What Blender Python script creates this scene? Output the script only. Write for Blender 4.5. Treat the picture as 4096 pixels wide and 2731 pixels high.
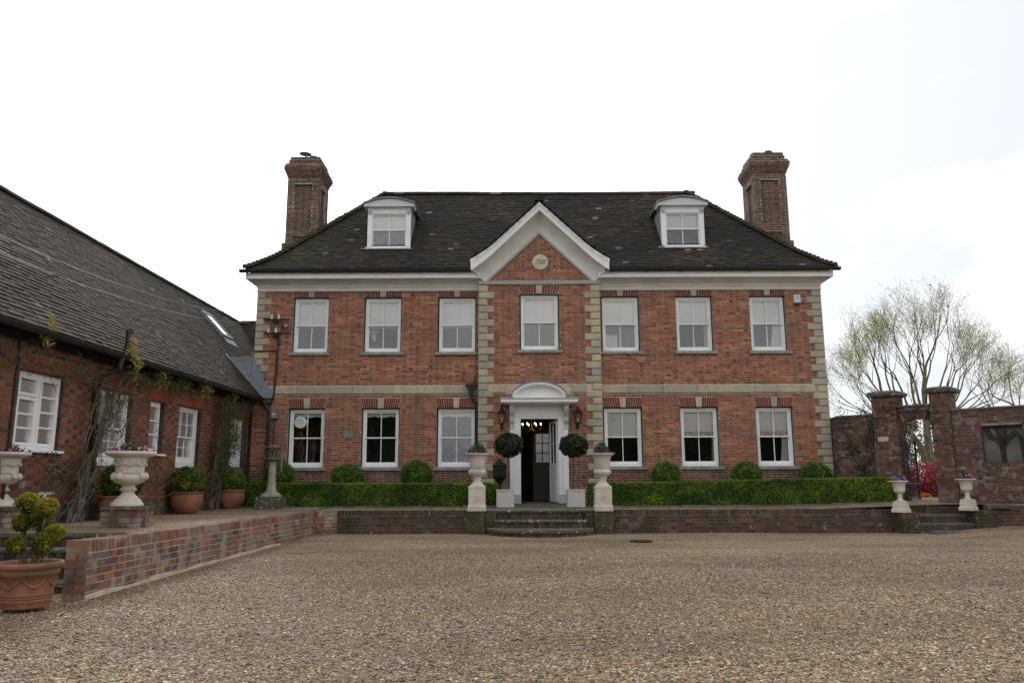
import bpy, math, random
import numpy as np
from mathutils import Vector, Matrix, noise
rng = random.Random(11)
nrg = np.random.default_rng(5)
V = Vector
UP = V((0, 0, 1))
SC = bpy.context.scene
COL = SC.collection
for o in list(bpy.data.objects):
    bpy.data.objects.remove(o)

# ------------------------------------------------------------------ camera, sky, sun, exposure
CAM = V((6.8569, -19.9924, 1.1694))
yaw, pitch, roll, FPX = 0.0037, 0.1764, -0.0034, 3065.7
fwd = V((-math.sin(yaw) * math.cos(pitch), math.cos(yaw) * math.cos(pitch), math.sin(pitch)))
rt = V((math.cos(yaw), math.sin(yaw), 0))
upv = rt.cross(fwd)
cr = math.cos(roll) * rt + math.sin(roll) * upv
cu = -math.sin(roll) * rt + math.cos(roll) * upv
cd = bpy.data.cameras.new('camera')
cam = bpy.data.objects.new('camera', cd)
COL.objects.link(cam)
M3 = Matrix((cr, cu, -fwd)).transposed()
cam.matrix_world = Matrix.Translation(CAM) @ M3.to_4x4()
cd.sensor_width = 36.0
cd.lens = FPX / 4096 * 36.0
cd.clip_start = 0.1
cd.clip_end = 3000
SC.camera = cam

SUN_AZ, SUN_EL = math.radians(-22), math.radians(30)      # azimuth from +Y, negative = to the left
sdir = V((math.sin(SUN_AZ) * math.cos(SUN_EL), math.cos(SUN_AZ) * math.cos(SUN_EL), math.sin(SUN_EL)))
w = bpy.data.worlds.new('World')
SC.world = w
w.use_nodes = True
nt = w.node_tree
nt.nodes.clear()
def N(t, **k):
    n = nt.nodes.new(t)
    for a, b in k.items():
        setattr(n, a, b)
    return n
sky = N('ShaderNodeTexSky', sky_type='NISHITA', sun_disc=False, sun_elevation=SUN_EL, sun_rotation=SUN_AZ, dust_density=4.0, air_density=1.0)
bg1 = N('ShaderNodeBackground'); bg1.inputs['Strength'].default_value = 0.10
nt.links.new(sky.outputs[0], bg1.inputs[0])
tc = N('ShaderNodeTexCoord')
mp = N('ShaderNodeMapping'); mp.inputs['Scale'].default_value = (1, 1, 2.2); mp.inputs['Location'].default_value = (0.35, 0.1, 0.0)
nt.links.new(tc.outputs['Generated'], mp.inputs[0])
no = N('ShaderNodeTexNoise'); no.inputs['Scale'].default_value = 2.1; no.inputs['Detail'].default_value = 7; no.inputs['Roughness'].default_value = .55
nt.links.new(mp.outputs[0], no.inputs['Vector'])
# cloud deck: brighter round the hidden sun, greyer where thick
dot = N('ShaderNodeVectorMath', operation='DOT_PRODUCT'); dot.inputs[1].default_value = sdir
nt.links.new(tc.outputs['Generated'], dot.inputs[0])
mr = N('ShaderNodeMapRange'); mr.inputs['From Min'].default_value = -1; mr.inputs['From Max'].default_value = 1
mr.inputs['To Min'].default_value = 0.0; mr.inputs['To Max'].default_value = 1.0
nt.links.new(dot.outputs['Value'], mr.inputs['Value'])
pw = N('ShaderNodeMath', operation='POWER'); pw.inputs[1].default_value = 6.0
nt.links.new(mr.outputs[0], pw.inputs[0])
ma = N('ShaderNodeMath', operation='MULTIPLY_ADD'); ma.inputs[1].default_value = 0.65; ma.inputs[2].default_value = 1.30
nt.links.new(pw.outputs[0], ma.inputs[0])
rp = N('ShaderNodeValToRGB'); rp.color_ramp.elements[0].position = .42; rp.color_ramp.elements[0].color = (.56, .59, .625, 1)
rp.color_ramp.elements[1].position = .60; rp.color_ramp.elements[1].color = (1, 1, 1, 1)
nt.links.new(no.outputs['Fac'], rp.inputs[0])
bg2 = N('ShaderNodeBackground')
nt.links.new(rp.outputs[0], bg2.inputs[0]); nt.links.new(ma.outputs[0], bg2.inputs['Strength'])
mx = N('ShaderNodeMixShader'); mx.inputs[0].default_value = 0.88
nt.links.new(bg1.outputs[0], mx.inputs[1]); nt.links.new(bg2.outputs[0], mx.inputs[2])
wo = N('ShaderNodeOutputWorld'); nt.links.new(mx.outputs[0], wo.inputs[0])
sl = bpy.data.lights.new('sun', 'SUN'); sl.energy = 1.0; sl.angle = math.radians(14); sl.color = (1, .95, .87)
so = bpy.data.objects.new('sun', sl); COL.objects.link(so)
so.rotation_euler = sdir.to_track_quat('Z', 'Y').to_euler()
so.location = sdir * 60
SC.view_settings.view_transform = 'Standard'
SC.view_settings.look = 'None'
SC.view_settings.gamma = 1
SC.view_settings.exposure = 0.22
SC.view_settings.use_curve_mapping = False
SC.render.engine = 'CYCLES'
SC.cycles.use_denoising = True
SC.cycles.max_bounces = 8
SC.cycles.transparent_max_bounces = 12

# ------------------------------------------------------------------ materials
def mat(name, c1, c2=None, scale=6., rough=.8, bump=0., bscale=60., ramp=None, spots=(), metal=0., spec=.35, lo=.4, hi=.6, emit=None, trans=0.):
    m = bpy.data.materials.new(name)
    m.use_nodes = True
    t = m.node_tree
    t.nodes.clear()
    def n(ty, **k):
        x = t.nodes.new(ty)
        for a, b in k.items():
            setattr(x, a, b)
        return x
    L = t.links.new
    out = n('ShaderNodeOutputMaterial')
    p = n('ShaderNodeBsdfPrincipled')
    p.inputs['Roughness'].default_value = rough
    p.inputs['Metallic'].default_value = metal
    p.inputs['Specular IOR Level'].default_value = spec
    geo = n('ShaderNodeNewGeometry')
    if ramp:
        at = n('ShaderNodeAttribute', attribute_name='rnd')
        cr_ = n('ShaderNodeValToRGB')
        cr_.color_ramp.interpolation = 'LINEAR'
        els = cr_.color_ramp.elements
        while len(els) < len(ramp):
            els.new(.5)
        for e, (po, c) in zip(els, ramp):
            e.position = po
            e.color = (*c, 1)
        L(at.outputs['Fac'], cr_.inputs[0])
        cur = cr_.outputs[0]
    else:
        rg = n('ShaderNodeRGB'); rg.outputs[0].default_value = (*c1, 1)
        cur = rg.outputs[0]
    def layer(cur, col, sc, a, b, amt, seed, zs=1):
        ns = n('ShaderNodeTexNoise'); ns.inputs['Scale'].default_value = sc; ns.inputs['Detail'].default_value = 5
        if seed:
            mpn = n('ShaderNodeVectorMath', operation='ADD'); mpn.inputs[1].default_value = (seed * 3.1, seed * 1.7, seed * .9)
            L(geo.outputs['Position'], mpn.inputs[0])
            mv = n('ShaderNodeVectorMath', operation='MULTIPLY'); mv.inputs[1].default_value = (1, 1, zs)
            L(mpn.outputs[0], mv.inputs[0]); L(mv.outputs[0], ns.inputs['Vector'])
        else:
            L(geo.outputs['Position'], ns.inputs['Vector'])
        r = n('ShaderNodeMapRange'); r.inputs['From Min'].default_value = a; r.inputs['From Max'].default_value = b
        r.inputs['To Max'].default_value = amt
        L(ns.outputs['Fac'], r.inputs['Value'])
        mi = n('ShaderNodeMix', data_type='RGBA')
        L(r.outputs[0], mi.inputs['Factor']); L(cur, mi.inputs['A']); mi.inputs['B'].default_value = (*col, 1)
        return mi.outputs['Result']
    if c2:
        cur = layer(cur, c2, scale, lo, hi, 1.0, 0)
    for i, (col, sc, a, b, amt, *zs) in enumerate(spots):
        cur = layer(cur, col, sc, a, b, amt, i + 1, *zs)
    L(cur, p.inputs['Base Color'])
    if bump:
        ns = n('ShaderNodeTexNoise'); ns.inputs['Scale'].default_value = bscale; ns.inputs['Detail'].default_value = 4
        L(geo.outputs['Position'], ns.inputs['Vector'])
        b = n('ShaderNodeBump'); b.inputs['Strength'].default_value = bump; b.inputs['Distance'].default_value = .01
        L(ns.outputs['Fac'], b.inputs['Height']); L(b.outputs[0], p.inputs['Normal'])
    if emit:
        p.inputs['Emission Color'].default_value = (*emit[0], 1); p.inputs['Emission Strength'].default_value = emit[1]
    if trans:
        tr = n('ShaderNodeBsdfTranslucent'); L(cur, tr.inputs[0])
        ms = n('ShaderNodeMixShader'); ms.inputs[0].default_value = trans
        L(p.outputs[0], ms.inputs[1]); L(tr.outputs[0], ms.inputs[2]); L(ms.outputs[0], out.inputs[0])
    else:
        L(p.outputs[0], out.inputs[0])
    return m

def glass_mat(name, tint=(1, 1, 1), refl=.05, ro=.015):
    m = bpy.data.materials.new(name); m.use_nodes = True
    t = m.node_tree; t.nodes.clear()
    out = t.nodes.new('ShaderNodeOutputMaterial')
    tr = t.nodes.new('ShaderNodeBsdfTransparent'); tr.inputs[0].default_value = (*tint, 1)
    gl = t.nodes.new('ShaderNodeBsdfGlossy'); gl.inputs['Roughness'].default_value = ro
    fr = t.nodes.new('ShaderNodeFresnel'); fr.inputs[0].default_value = 1.5
    ad = t.nodes.new('ShaderNodeMath'); ad.operation = 'ADD'; ad.inputs[1].default_value = refl
    t.links.new(fr.outputs[0], ad.inputs[0])
    geo = t.nodes.new('ShaderNodeNewGeometry')
    ns = t.nodes.new('ShaderNodeTexNoise'); ns.inputs['Scale'].default_value = 2.5
    t.links.new(geo.outputs['Position'], ns.inputs['Vector'])
    bp_ = t.nodes.new('ShaderNodeBump'); bp_.inputs['Strength'].default_value = .08; bp_.inputs['Distance'].default_value = .05
    t.links.new(ns.outputs['Fac'], bp_.inputs['Height']); t.links.new(bp_.outputs[0], gl.inputs['Normal'])
    ms = t.nodes.new('ShaderNodeMixShader')
    t.links.new(ad.outputs[0], ms.inputs[0]); t.links.new(tr.outputs[0], ms.inputs[1]); t.links.new(gl.outputs[0], ms.inputs[2])
    t.links.new(ms.outputs[0], out.inputs[0])
    return m

M = {}
M['brick'] = mat('house_brick', None, (.20, .088, .06), 1.1, .9, .5, 90, lo=.45, hi=.75,
    ramp=[(0, (.09, .058, .05)), (.08, (.16, .068, .046)), (.3, (.28, .102, .060)), (.6, (.36, .128, .070)), (.85, (.43, .168, .090)), (.96, (.51, .235, .14)), (1, (.17, .13, .12))],
    spots=[((.42, .30, .24), 2.3, .58, .80, .4), ((.15, .085, .065), 4, .56, .8, .55), ((.36, .12, .06), .9, .55, .7, .4), ((.13, .075, .058), 3.0, .54, .74, .55, .12)])
M['wing_brick'] = mat('wing_brick', None, (.16, .062, .04), 1.3, .9, .5, 70, lo=.5, hi=.8,
    ramp=[(0, (.07, .055, .055)), (.2, (.095, .068, .062)), (.24, (.14, .062, .042)), (.5, (.20, .080, .046)), (.8, (.26, .105, .056)), (1, (.32, .115, .058))],
    spots=[((.12, .10, .06), 3., .6, .8, .4)])
M['old_brick'] = mat('old_wall_brick', None, (.085, .055, .042), 1.6, .95, .7, 60, lo=.4, hi=.7,
    ramp=[(0, (.05, .04, .035)), (.25, (.085, .05, .038)), (.6, (.13, .062, .044)), (.9, (.18, .085, .055)), (1, (.12, .10, .09))],
    spots=[((.038, .040, .018), 1.9, .46, .64, .85), ((.42, .41, .36), 13, .655, .70, .8), ((.30, .28, .24), 3.5, .62, .75, .4)])
M['retain_brick'] = mat('retaining_wall_brick', None, (.20, .13, .10), 1.2, .95, .7, 60, lo=.42, hi=.7,
    ramp=[(0, (.08, .07, .07)), (.15, (.13, .065, .05)), (.5, (.22, .085, .055)), (.85, (.30, .125, .07)), (1, (.38, .16, .08))],
    spots=[((.44, .38, .33), 5, .47, .64, .62), ((.30, .22, .185), 1.3, .45, .62, .55), ((.06, .056, .035), 2.1, .54, .70, .7)])
M['garden_brick'] = mat('garden_wall_brick', None, (.13, .06, .048), 1.8, .95, .7, 60, lo=.45, hi=.72,
    ramp=[(0, (.05, .04, .042)), (.3, (.105, .054, .042)), (.7, (.155, .070, .050)), (.92, (.22, .11, .066)), (1, (.2, .17, .15))],
    spots=[((.36, .33, .30), 9, .55, .68, .6), ((.20, .13, .06), 2.3, .62, .75, .4), ((.045, .05, .025), 1.3, .54, .70, .6)])
M['moss_brick'] = mat('mossy_pier_brick', None, (.045, .055, .016), 2.5, .95, .7, 60, lo=.36, hi=.6, ramp=[(0, (.06, .05, .03)), (1, (.13, .075, .04))], spots=[((.5, .5, .44), 13, .66, .7, .8)])
M['plinth_brick'] = mat('plinth_brick', None, (.10, .085, .05), 1.5, .95, .6, 60, lo=.4, hi=.65, ramp=[(0, (.07, .06, .045)), (.6, (.14, .10, .06)), (1, (.22, .15, .08))])
M['mortar_garden'] = mat('garden_mortar', (.30, .27, .235), (.15, .14, .11), 3, .95, .5, 100)
M['arch_brick'] = mat('arch_brick', None, None, ramp=[(0, (.13, .028, .024)), (1, (.21, .042, .034))], rough=.8, bump=.2)
M['arch_wing'] = mat('orange_arch_brick', None, None, ramp=[(0, (.26, .06, .035)), (1, (.38, .085, .045))], rough=.85, bump=.2)
M['damp_brick'] = mat('damp_house_brick', None, (.13, .075, .062), 1.6, .9, .5, 80, lo=.4, hi=.65, ramp=[(0, (.09, .055, .048)), (.5, (.20, .072, .05)), (1, (.30, .105, .06))], spots=[((.36, .29, .26), 3, .56, .75, .55)])
M['chimney_brick'] = mat('chimney_brick', None, (.10, .06, .05), 1.5, .9, .5, 90, lo=.45, hi=.75, ramp=[(0, (.06, .045, .04)), (.4, (.13, .065, .052)), (.8, (.19, .085, .062)), (1, (.24, .12, .09))], spots=[((.16, .155, .10), 3, .6, .75, .5)])
M['tile_moss'] = mat('mossy_roof_tile', None, (.034, .031, .016), 2.2, .95, .5, 60, lo=.45, hi=.62, ramp=[(0, (.022, .019, .013)), (.5, (.040, .035, .018)), (1, (.066, .059, .024))], spots=[((.13, .125, .04), 14, .62, .72, .7), ((.22, .22, .19), 22, .68, .74, .6)])
M['mortar'] = mat('lime_mortar', (.62, .50, .38), (.46, .37, .28), 4, .95, .4, 120)
M['mortar_chimney'] = mat('chimney_mortar', (.46, .41, .34), (.34, .30, .25), 3, .95, .4, 100)
M['mortar_dark'] = mat('weathered_mortar', (.27, .24, .20), (.12, .11, .09), 3, .95, .5, 100)
M['mortar_wing'] = mat('wing_mortar', (.30, .24, .17), (.22, .18, .13), 4, .95, .4, 100)
M['stone'] = mat('quoin_stone', None, (.36, .335, .265), 2.5, .9, .5, 50, lo=.5, hi=.75,
    ramp=[(0, (.36, .335, .27)), (.5, (.46, .415, .305)), (1, (.55, .48, .325))], spots=[((.22, .21, .175), 9, .56, .76, .6), ((.29, .28, .24), 2, .49, .70, .6), ((.25, .235, .195), 6, .54, .74, .45, .12), ((.5, .33, .22), 3, .66, .8, .35)])
M['sill'] = mat('sill_stone', (.34, .34, .31), (.24, .24, .22), 8, .9, .4, 60)
M['slab'] = mat('paving_stone', (.14, .135, .12), (.09, .09, .078), 3, .75, .5, 40, spots=[((.24, .24, .21), 8, .62, .75, .5)])
M['lichen_slab'] = mat('lichen_stone', (.11, .11, .085), (.075, .078, .05), 4, .9, .6, 50, spots=[((.45, .44, .38), 12, .60, .66, .9)])
M['white'] = mat('white_paint', (.86, .86, .85), (.81, .81, .79), 3, .45, .03, 30, spec=.4)
M['cream_wall'] = mat('cornice_paint', (.78, .77, .72), (.70, .68, .62), 2.5, .6)
M['greytrim'] = mat('grey_moulding_paint', (.46, .48, .48), None, rough=.6)
M['trimsh'] = mat('moulding_paint', (.60, .62, .62), None, rough=.6)
M['black'] = mat('black_paint', (.012, .013, .014), (.02, .021, .022), 8, .45, spec=.5)
M['iron'] = mat('cast_iron', (.014, .014, .015), None, rough=.5, metal=.3)
M['lead'] = mat('lead_sheet', (.26, .28, .30), (.19, .21, .225), 5, .55, .15, 20)
M['tile'] = mat('clay_roof_tile', None, (.024, .020, .016), .9, .9, .4, 60, lo=.42, hi=.62,
    ramp=[(0, (.018, .014, .011)), (.5, (.034, .0245, .0175)), (.8, (.052, .035, .024)), (.93, (.08, .048, .034)), (.97, (.11, .058, .043)), (1, (.20, .19, .165))],
    spots=[((.05, .047, .018), 1.3, .60, .74, .7), ((.20, .20, .17), 22, .68, .74, .7)])
M['tile_wing'] = mat('wing_roof_tile', None, (.030, .022, .016), .8, .85, .4, 50, lo=.42, hi=.65,
    ramp=[(0, (.026, .0165, .0125)), (.5, (.046, .0285, .0205)), (.85, (.066, .040, .028)), (.97, (.095, .055, .04)), (1, (.20, .18, .155))],
    spots=[((.06, .056, .02), .75, .60, .75, .6), ((.22, .21, .19), 25, .67, .73, .6)])
M['deck'] = mat('roof_underlay', (.03, .026, .022), None, rough=.95)
M['glass'] = glass_mat('window_glass')
M['frost'] = glass_mat('obscured_glass', (.62, .65, .65), .0, .32)
M['blind'] = mat('blind_cloth', (.88, .87, .83), (.85, .84, .80), 2, .9)
M['blind_pattern'] = mat('patterned_blind_hem', (.70, .66, .60), (.42, .30, .24), 22, .9, lo=.48, hi=.56)
M['curtain'] = mat('curtain_cloth', (.84, .82, .76), None, rough=.9)
M['room'] = mat('room_wall', (.15, .15, .145), (.12, .12, .115), 1, .9)
M['wingroom'] = mat('wing_room_wall', (.10, .105, .105), None, rough=.9)
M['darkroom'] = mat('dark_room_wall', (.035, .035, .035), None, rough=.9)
M['hall'] = mat('hall_wall', (.10, .055, .025), (.06, .035, .018), 1.5, .8)
M['wood'] = mat('hall_door_paint', (.06, .05, .032), None, rough=.5)
M['gold'] = mat('brass', (.45, .32, .10), None, rough=.35, metal=.9)
M['bulb'] = mat('candle_bulb', (1, .8, .5), None, emit=((1, .72, .38), 16))
M['cream'] = mat('cream_stone', (.66, .60, .52), (.58, .52, .44), 4, .75, .15, 40, spots=[((.36, .33, .25), 5, .52, .75, .5), ((.22, .22, .15), 13, .66, .78, .5)])
M['pillar_stone'] = mat('pillar_stone', (.40, .37, .29), (.27, .26, .22), 4, .9, .4, 40, spots=[((.16, .16, .12), 6, .56, .75, .6)])
M['planter'] = mat('planter_paint', (.62, .58, .52), (.57, .53, .47), 3, .6)
M['terracotta'] = mat('terracotta', (.34, .135, .075), (.24, .11, .066), 5, .85, .2, 50, spots=[((.38, .28, .20), 4, .58, .75, .5), ((.10, .08, .045), 3, .54, .72, .6)])
M['soil'] = mat('soil', (.025, .018, .012), None, rough=1)
M['bark'] = mat('bark', (.15, .125, .09), (.085, .075, .05), 14, .95, .6, 60)
M['bark_tree'] = mat('tree_bark', (.20, .165, .115), (.12, .105, .06), 5, .95, .5, 30)
M['vine'] = mat('vine_stem', (.115, .09, .07), (.17, .14, .11), 9, .95, .4, 60)
def leafm(n, a, b, c, tr=.25, rough=.55):
    return mat(n, None, None, ramp=[(0, a), (.6, b), (1, c)], rough=rough, spec=.3, trans=tr)
M['box_leaf'] = leafm('box_hedge_leaf', (.042, .10, .009), (.13, .235, .020), (.29, .36, .04))
M['ball_leaf'] = leafm('box_ball_leaf', (.042, .105, .010), (.135, .25, .022), (.25, .35, .036))
M['pot_leaf'] = leafm('pot_ball_leaf', (.026, .065, .006), (.09, .165, .016), (.25, .27, .03))
M['gold_leaf'] = leafm('golden_box_leaf', (.05, .085, .010), (.24, .23, .022), (.46, .36, .035))
M['bay_leaf'] = leafm('bay_leaf', (.010, .018, .008), (.026, .040, .016), (.06, .062, .024), .1, .45)
M['wist_leaf'] = leafm('wisteria_leaf', (.045, .065, .014), (.13, .15, .032), (.42, .33, .10))
M['rose_leaf'] = leafm('climber_leaf', (.016, .028, .010), (.04, .055, .02), (.075, .08, .03))
M['tree_leaf'] = leafm('spring_leaf', (.30, .31, .05), (.48, .47, .09), (.60, .56, .16), .5)
M['shrub_leaf'] = leafm('shrub_leaf', (.05, .08, .015), (.12, .15, .025), (.22, .22, .04), .35)
M['azalea'] = leafm('azalea_flower', (.20, .010, .022), (.38, .026, .05), (.52, .07, .10), .2)
M['darkred'] = leafm('dark_red_leaf', (.06, .006, .008), (.12, .012, .016), (.2, .02, .02), .2)
M['plant_leaf'] = leafm('urn_plant_leaf', (.010, .028, .010), (.03, .065, .02), (.06, .10, .03))
M['magenta'] = leafm('magenta_flower', (.35, .01, .18), (.5, .03, .28), (.55, .08, .35))
M['pink'] = leafm('pink_flower', (.6, .22, .3), (.7, .35, .4), (.75, .55, .6))
M['violet'] = leafm('violet_flower', (.12, .04, .3), (.25, .12, .5), (.5, .42, .7))
M['orange'] = leafm('orange_flower', (.6, .1, .01), (.7, .2, .02), (.75, .35, .03))
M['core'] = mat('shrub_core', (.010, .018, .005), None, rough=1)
M['plastic'] = mat('white_plastic', (.72, .73, .74), None, rough=.4)
M['blue'] = mat('blue_plastic', (.03, .06, .32), None, rough=.4)
M['greybox'] = mat('grey_plastic', (.22, .23, .24), None, rough=.5)
M['yellow'] = mat('yellow_sticker', (.6, .45, .08), None, rough=.6)
M['ceramic'] = mat('white_ceramic', (.75, .74, .68), None, rough=.3)
M['plaque'] = mat('cream_plaque', (.62, .58, .42), (.56, .52, .38), 5, .7)
M['letter'] = mat('grey_lettering', (.25, .235, .215), None, rough=.7)
M['niche'] = mat('niche_render', (.15, .145, .13), (.10, .095, .085), 2.5, .95, .4, 40)
M['nichedark'] = mat('niche_stain', (.028, .026, .023), (.045, .042, .036), 5, .95)
M['doormat'] = mat('coir_mat', (.17, .09, .04), (.12, .065, .03), 40, 1, .6, 200)
M['skyglass'] = glass_mat('skylight_glass', (.5, .5, .5), .55)
M['grassm'] = mat('lawn_grass', (.05, .085, .018), (.075, .10, .022), 3, .95)
M['leafdead'] = mat('dead_leaf', (.30, .10, .035), None, rough=.8)
M['greenglass'] = mat('green_metal', (.14, .26, .19), None, rough=.5)
M['drain'] = mat('drain_cover', (.035, .03, .028), None, rough=.8)
M['drain2'] = mat('concrete_cover', (.23, .17, .13), (.18, .13, .09), 14, .9)

def gravel_mat(name, dark=1.0, sc=64.):
    m = bpy.data.materials.new(name); m.use_nodes = True
    t = m.node_tree; t.nodes.clear()
    L = t.links.new
    def n(ty, **k):
        x = t.nodes.new(ty)
        for a, b in k.items(): setattr(x, a, b)
        return x
    geo = n('ShaderNodeNewGeometry')
    vo = n('ShaderNodeTexVoronoi'); vo.inputs['Scale'].default_value = sc
    L(geo.outputs['Position'], vo.inputs['Vector'])
    sep = n('ShaderNodeSeparateColor'); L(vo.outputs['Color'], sep.inputs[0])
    r = n('ShaderNodeValToRGB'); els = r.color_ramp.elements
    cols = [(0, (.055, .04, .028)), (.16, (.12, .088, .058)), (.36, (.265, .184, .096)), (.55, (.36, .246, .122)), (.70, (.27, .135, .066)), (.82, (.19, .175, .155)), (.92, (.43, .34, .225)), (1, (.78, .70, .57))]
    while len(els) < len(cols): els.new(.5)
    for e, (p, c) in zip(els, cols):
        e.position = p; e.color = (c[0] * dark, c[1] * dark, c[2] * dark, 1)
    L(sep.outputs[0], r.inputs[0])
    ns = n('ShaderNodeTexNoise'); ns.inputs['Scale'].default_value = .55; ns.inputs['Detail'].default_value = 6
    mv = n('ShaderNodeMapping'); mv.inputs['Rotation'].default_value = (0, 0, .5); mv.inputs['Scale'].default_value = (.55, 1.5, 1)
    L(geo.outputs['Position'], mv.inputs[0]); L(mv.outputs[0], ns.inputs['Vector'])
    mr_ = n('ShaderNodeMapRange'); mr_.inputs['From Min'].default_value = .35; mr_.inputs['From Max'].default_value = .65; mr_.inputs['To Min'].default_value = .70; mr_.inputs['To Max'].default_value = 1.18
    L(ns.outputs['Fac'], mr_.inputs['Value'])
    mu = n('ShaderNodeMix', data_type='RGBA', blend_type='MULTIPLY'); mu.inputs['Factor'].default_value = 1
    n3 = n('ShaderNodeTexNoise'); n3.inputs['Scale'].default_value = 11; n3.inputs['Detail'].default_value = 9; n3.inputs['Roughness'].default_value = .75
    L(geo.outputs['Position'], n3.inputs['Vector'])
    m3 = n('ShaderNodeMapRange'); m3.inputs['From Min'].default_value = .36; m3.inputs['From Max'].default_value = .64; m3.inputs['To Min'].default_value = .55; m3.inputs['To Max'].default_value = 1.45
    L(n3.outputs['Fac'], m3.inputs['Value'])
    mm = n('ShaderNodeMath', operation='MULTIPLY'); L(mr_.outputs[0], mm.inputs[0]); L(m3.outputs[0], mm.inputs[1])
    L(r.outputs[0], mu.inputs['A']); L(mm.outputs[0], mu.inputs['B'])
    p = n('ShaderNodeBsdfPrincipled'); p.inputs['Roughness'].default_value = .7; p.inputs['Specular IOR Level'].default_value = .3
    L(mu.outputs['Result'], p.inputs['Base Color'])
    bu = n('ShaderNodeBump'); bu.inputs['Strength'].default_value = .9; bu.inputs['Distance'].default_value = .012; bu.invert = True
    L(vo.outputs['Distance'], bu.inputs['Height']); L(bu.outputs[0], p.inputs['Normal'])
    o = n('ShaderNodeOutputMaterial'); L(p.outputs[0], o.inputs[0])
    return m
M['gravel'] = gravel_mat('gravel')
M['gravel_terrace'] = gravel_mat('terrace_gravel', .95, 62)
M['pebble'] = mat('pebble', None, None, ramp=[(0, (.055, .04, .028)), (.16, (.12, .088, .058)), (.36, (.265, .184, .096)), (.55, (.36, .246, .122)), (.70, (.27, .135, .066)), (.82, (.19, .175, .155)), (.92, (.43, .34, .225)), (1, (.78, .70, .57))], rough=.5)

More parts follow.
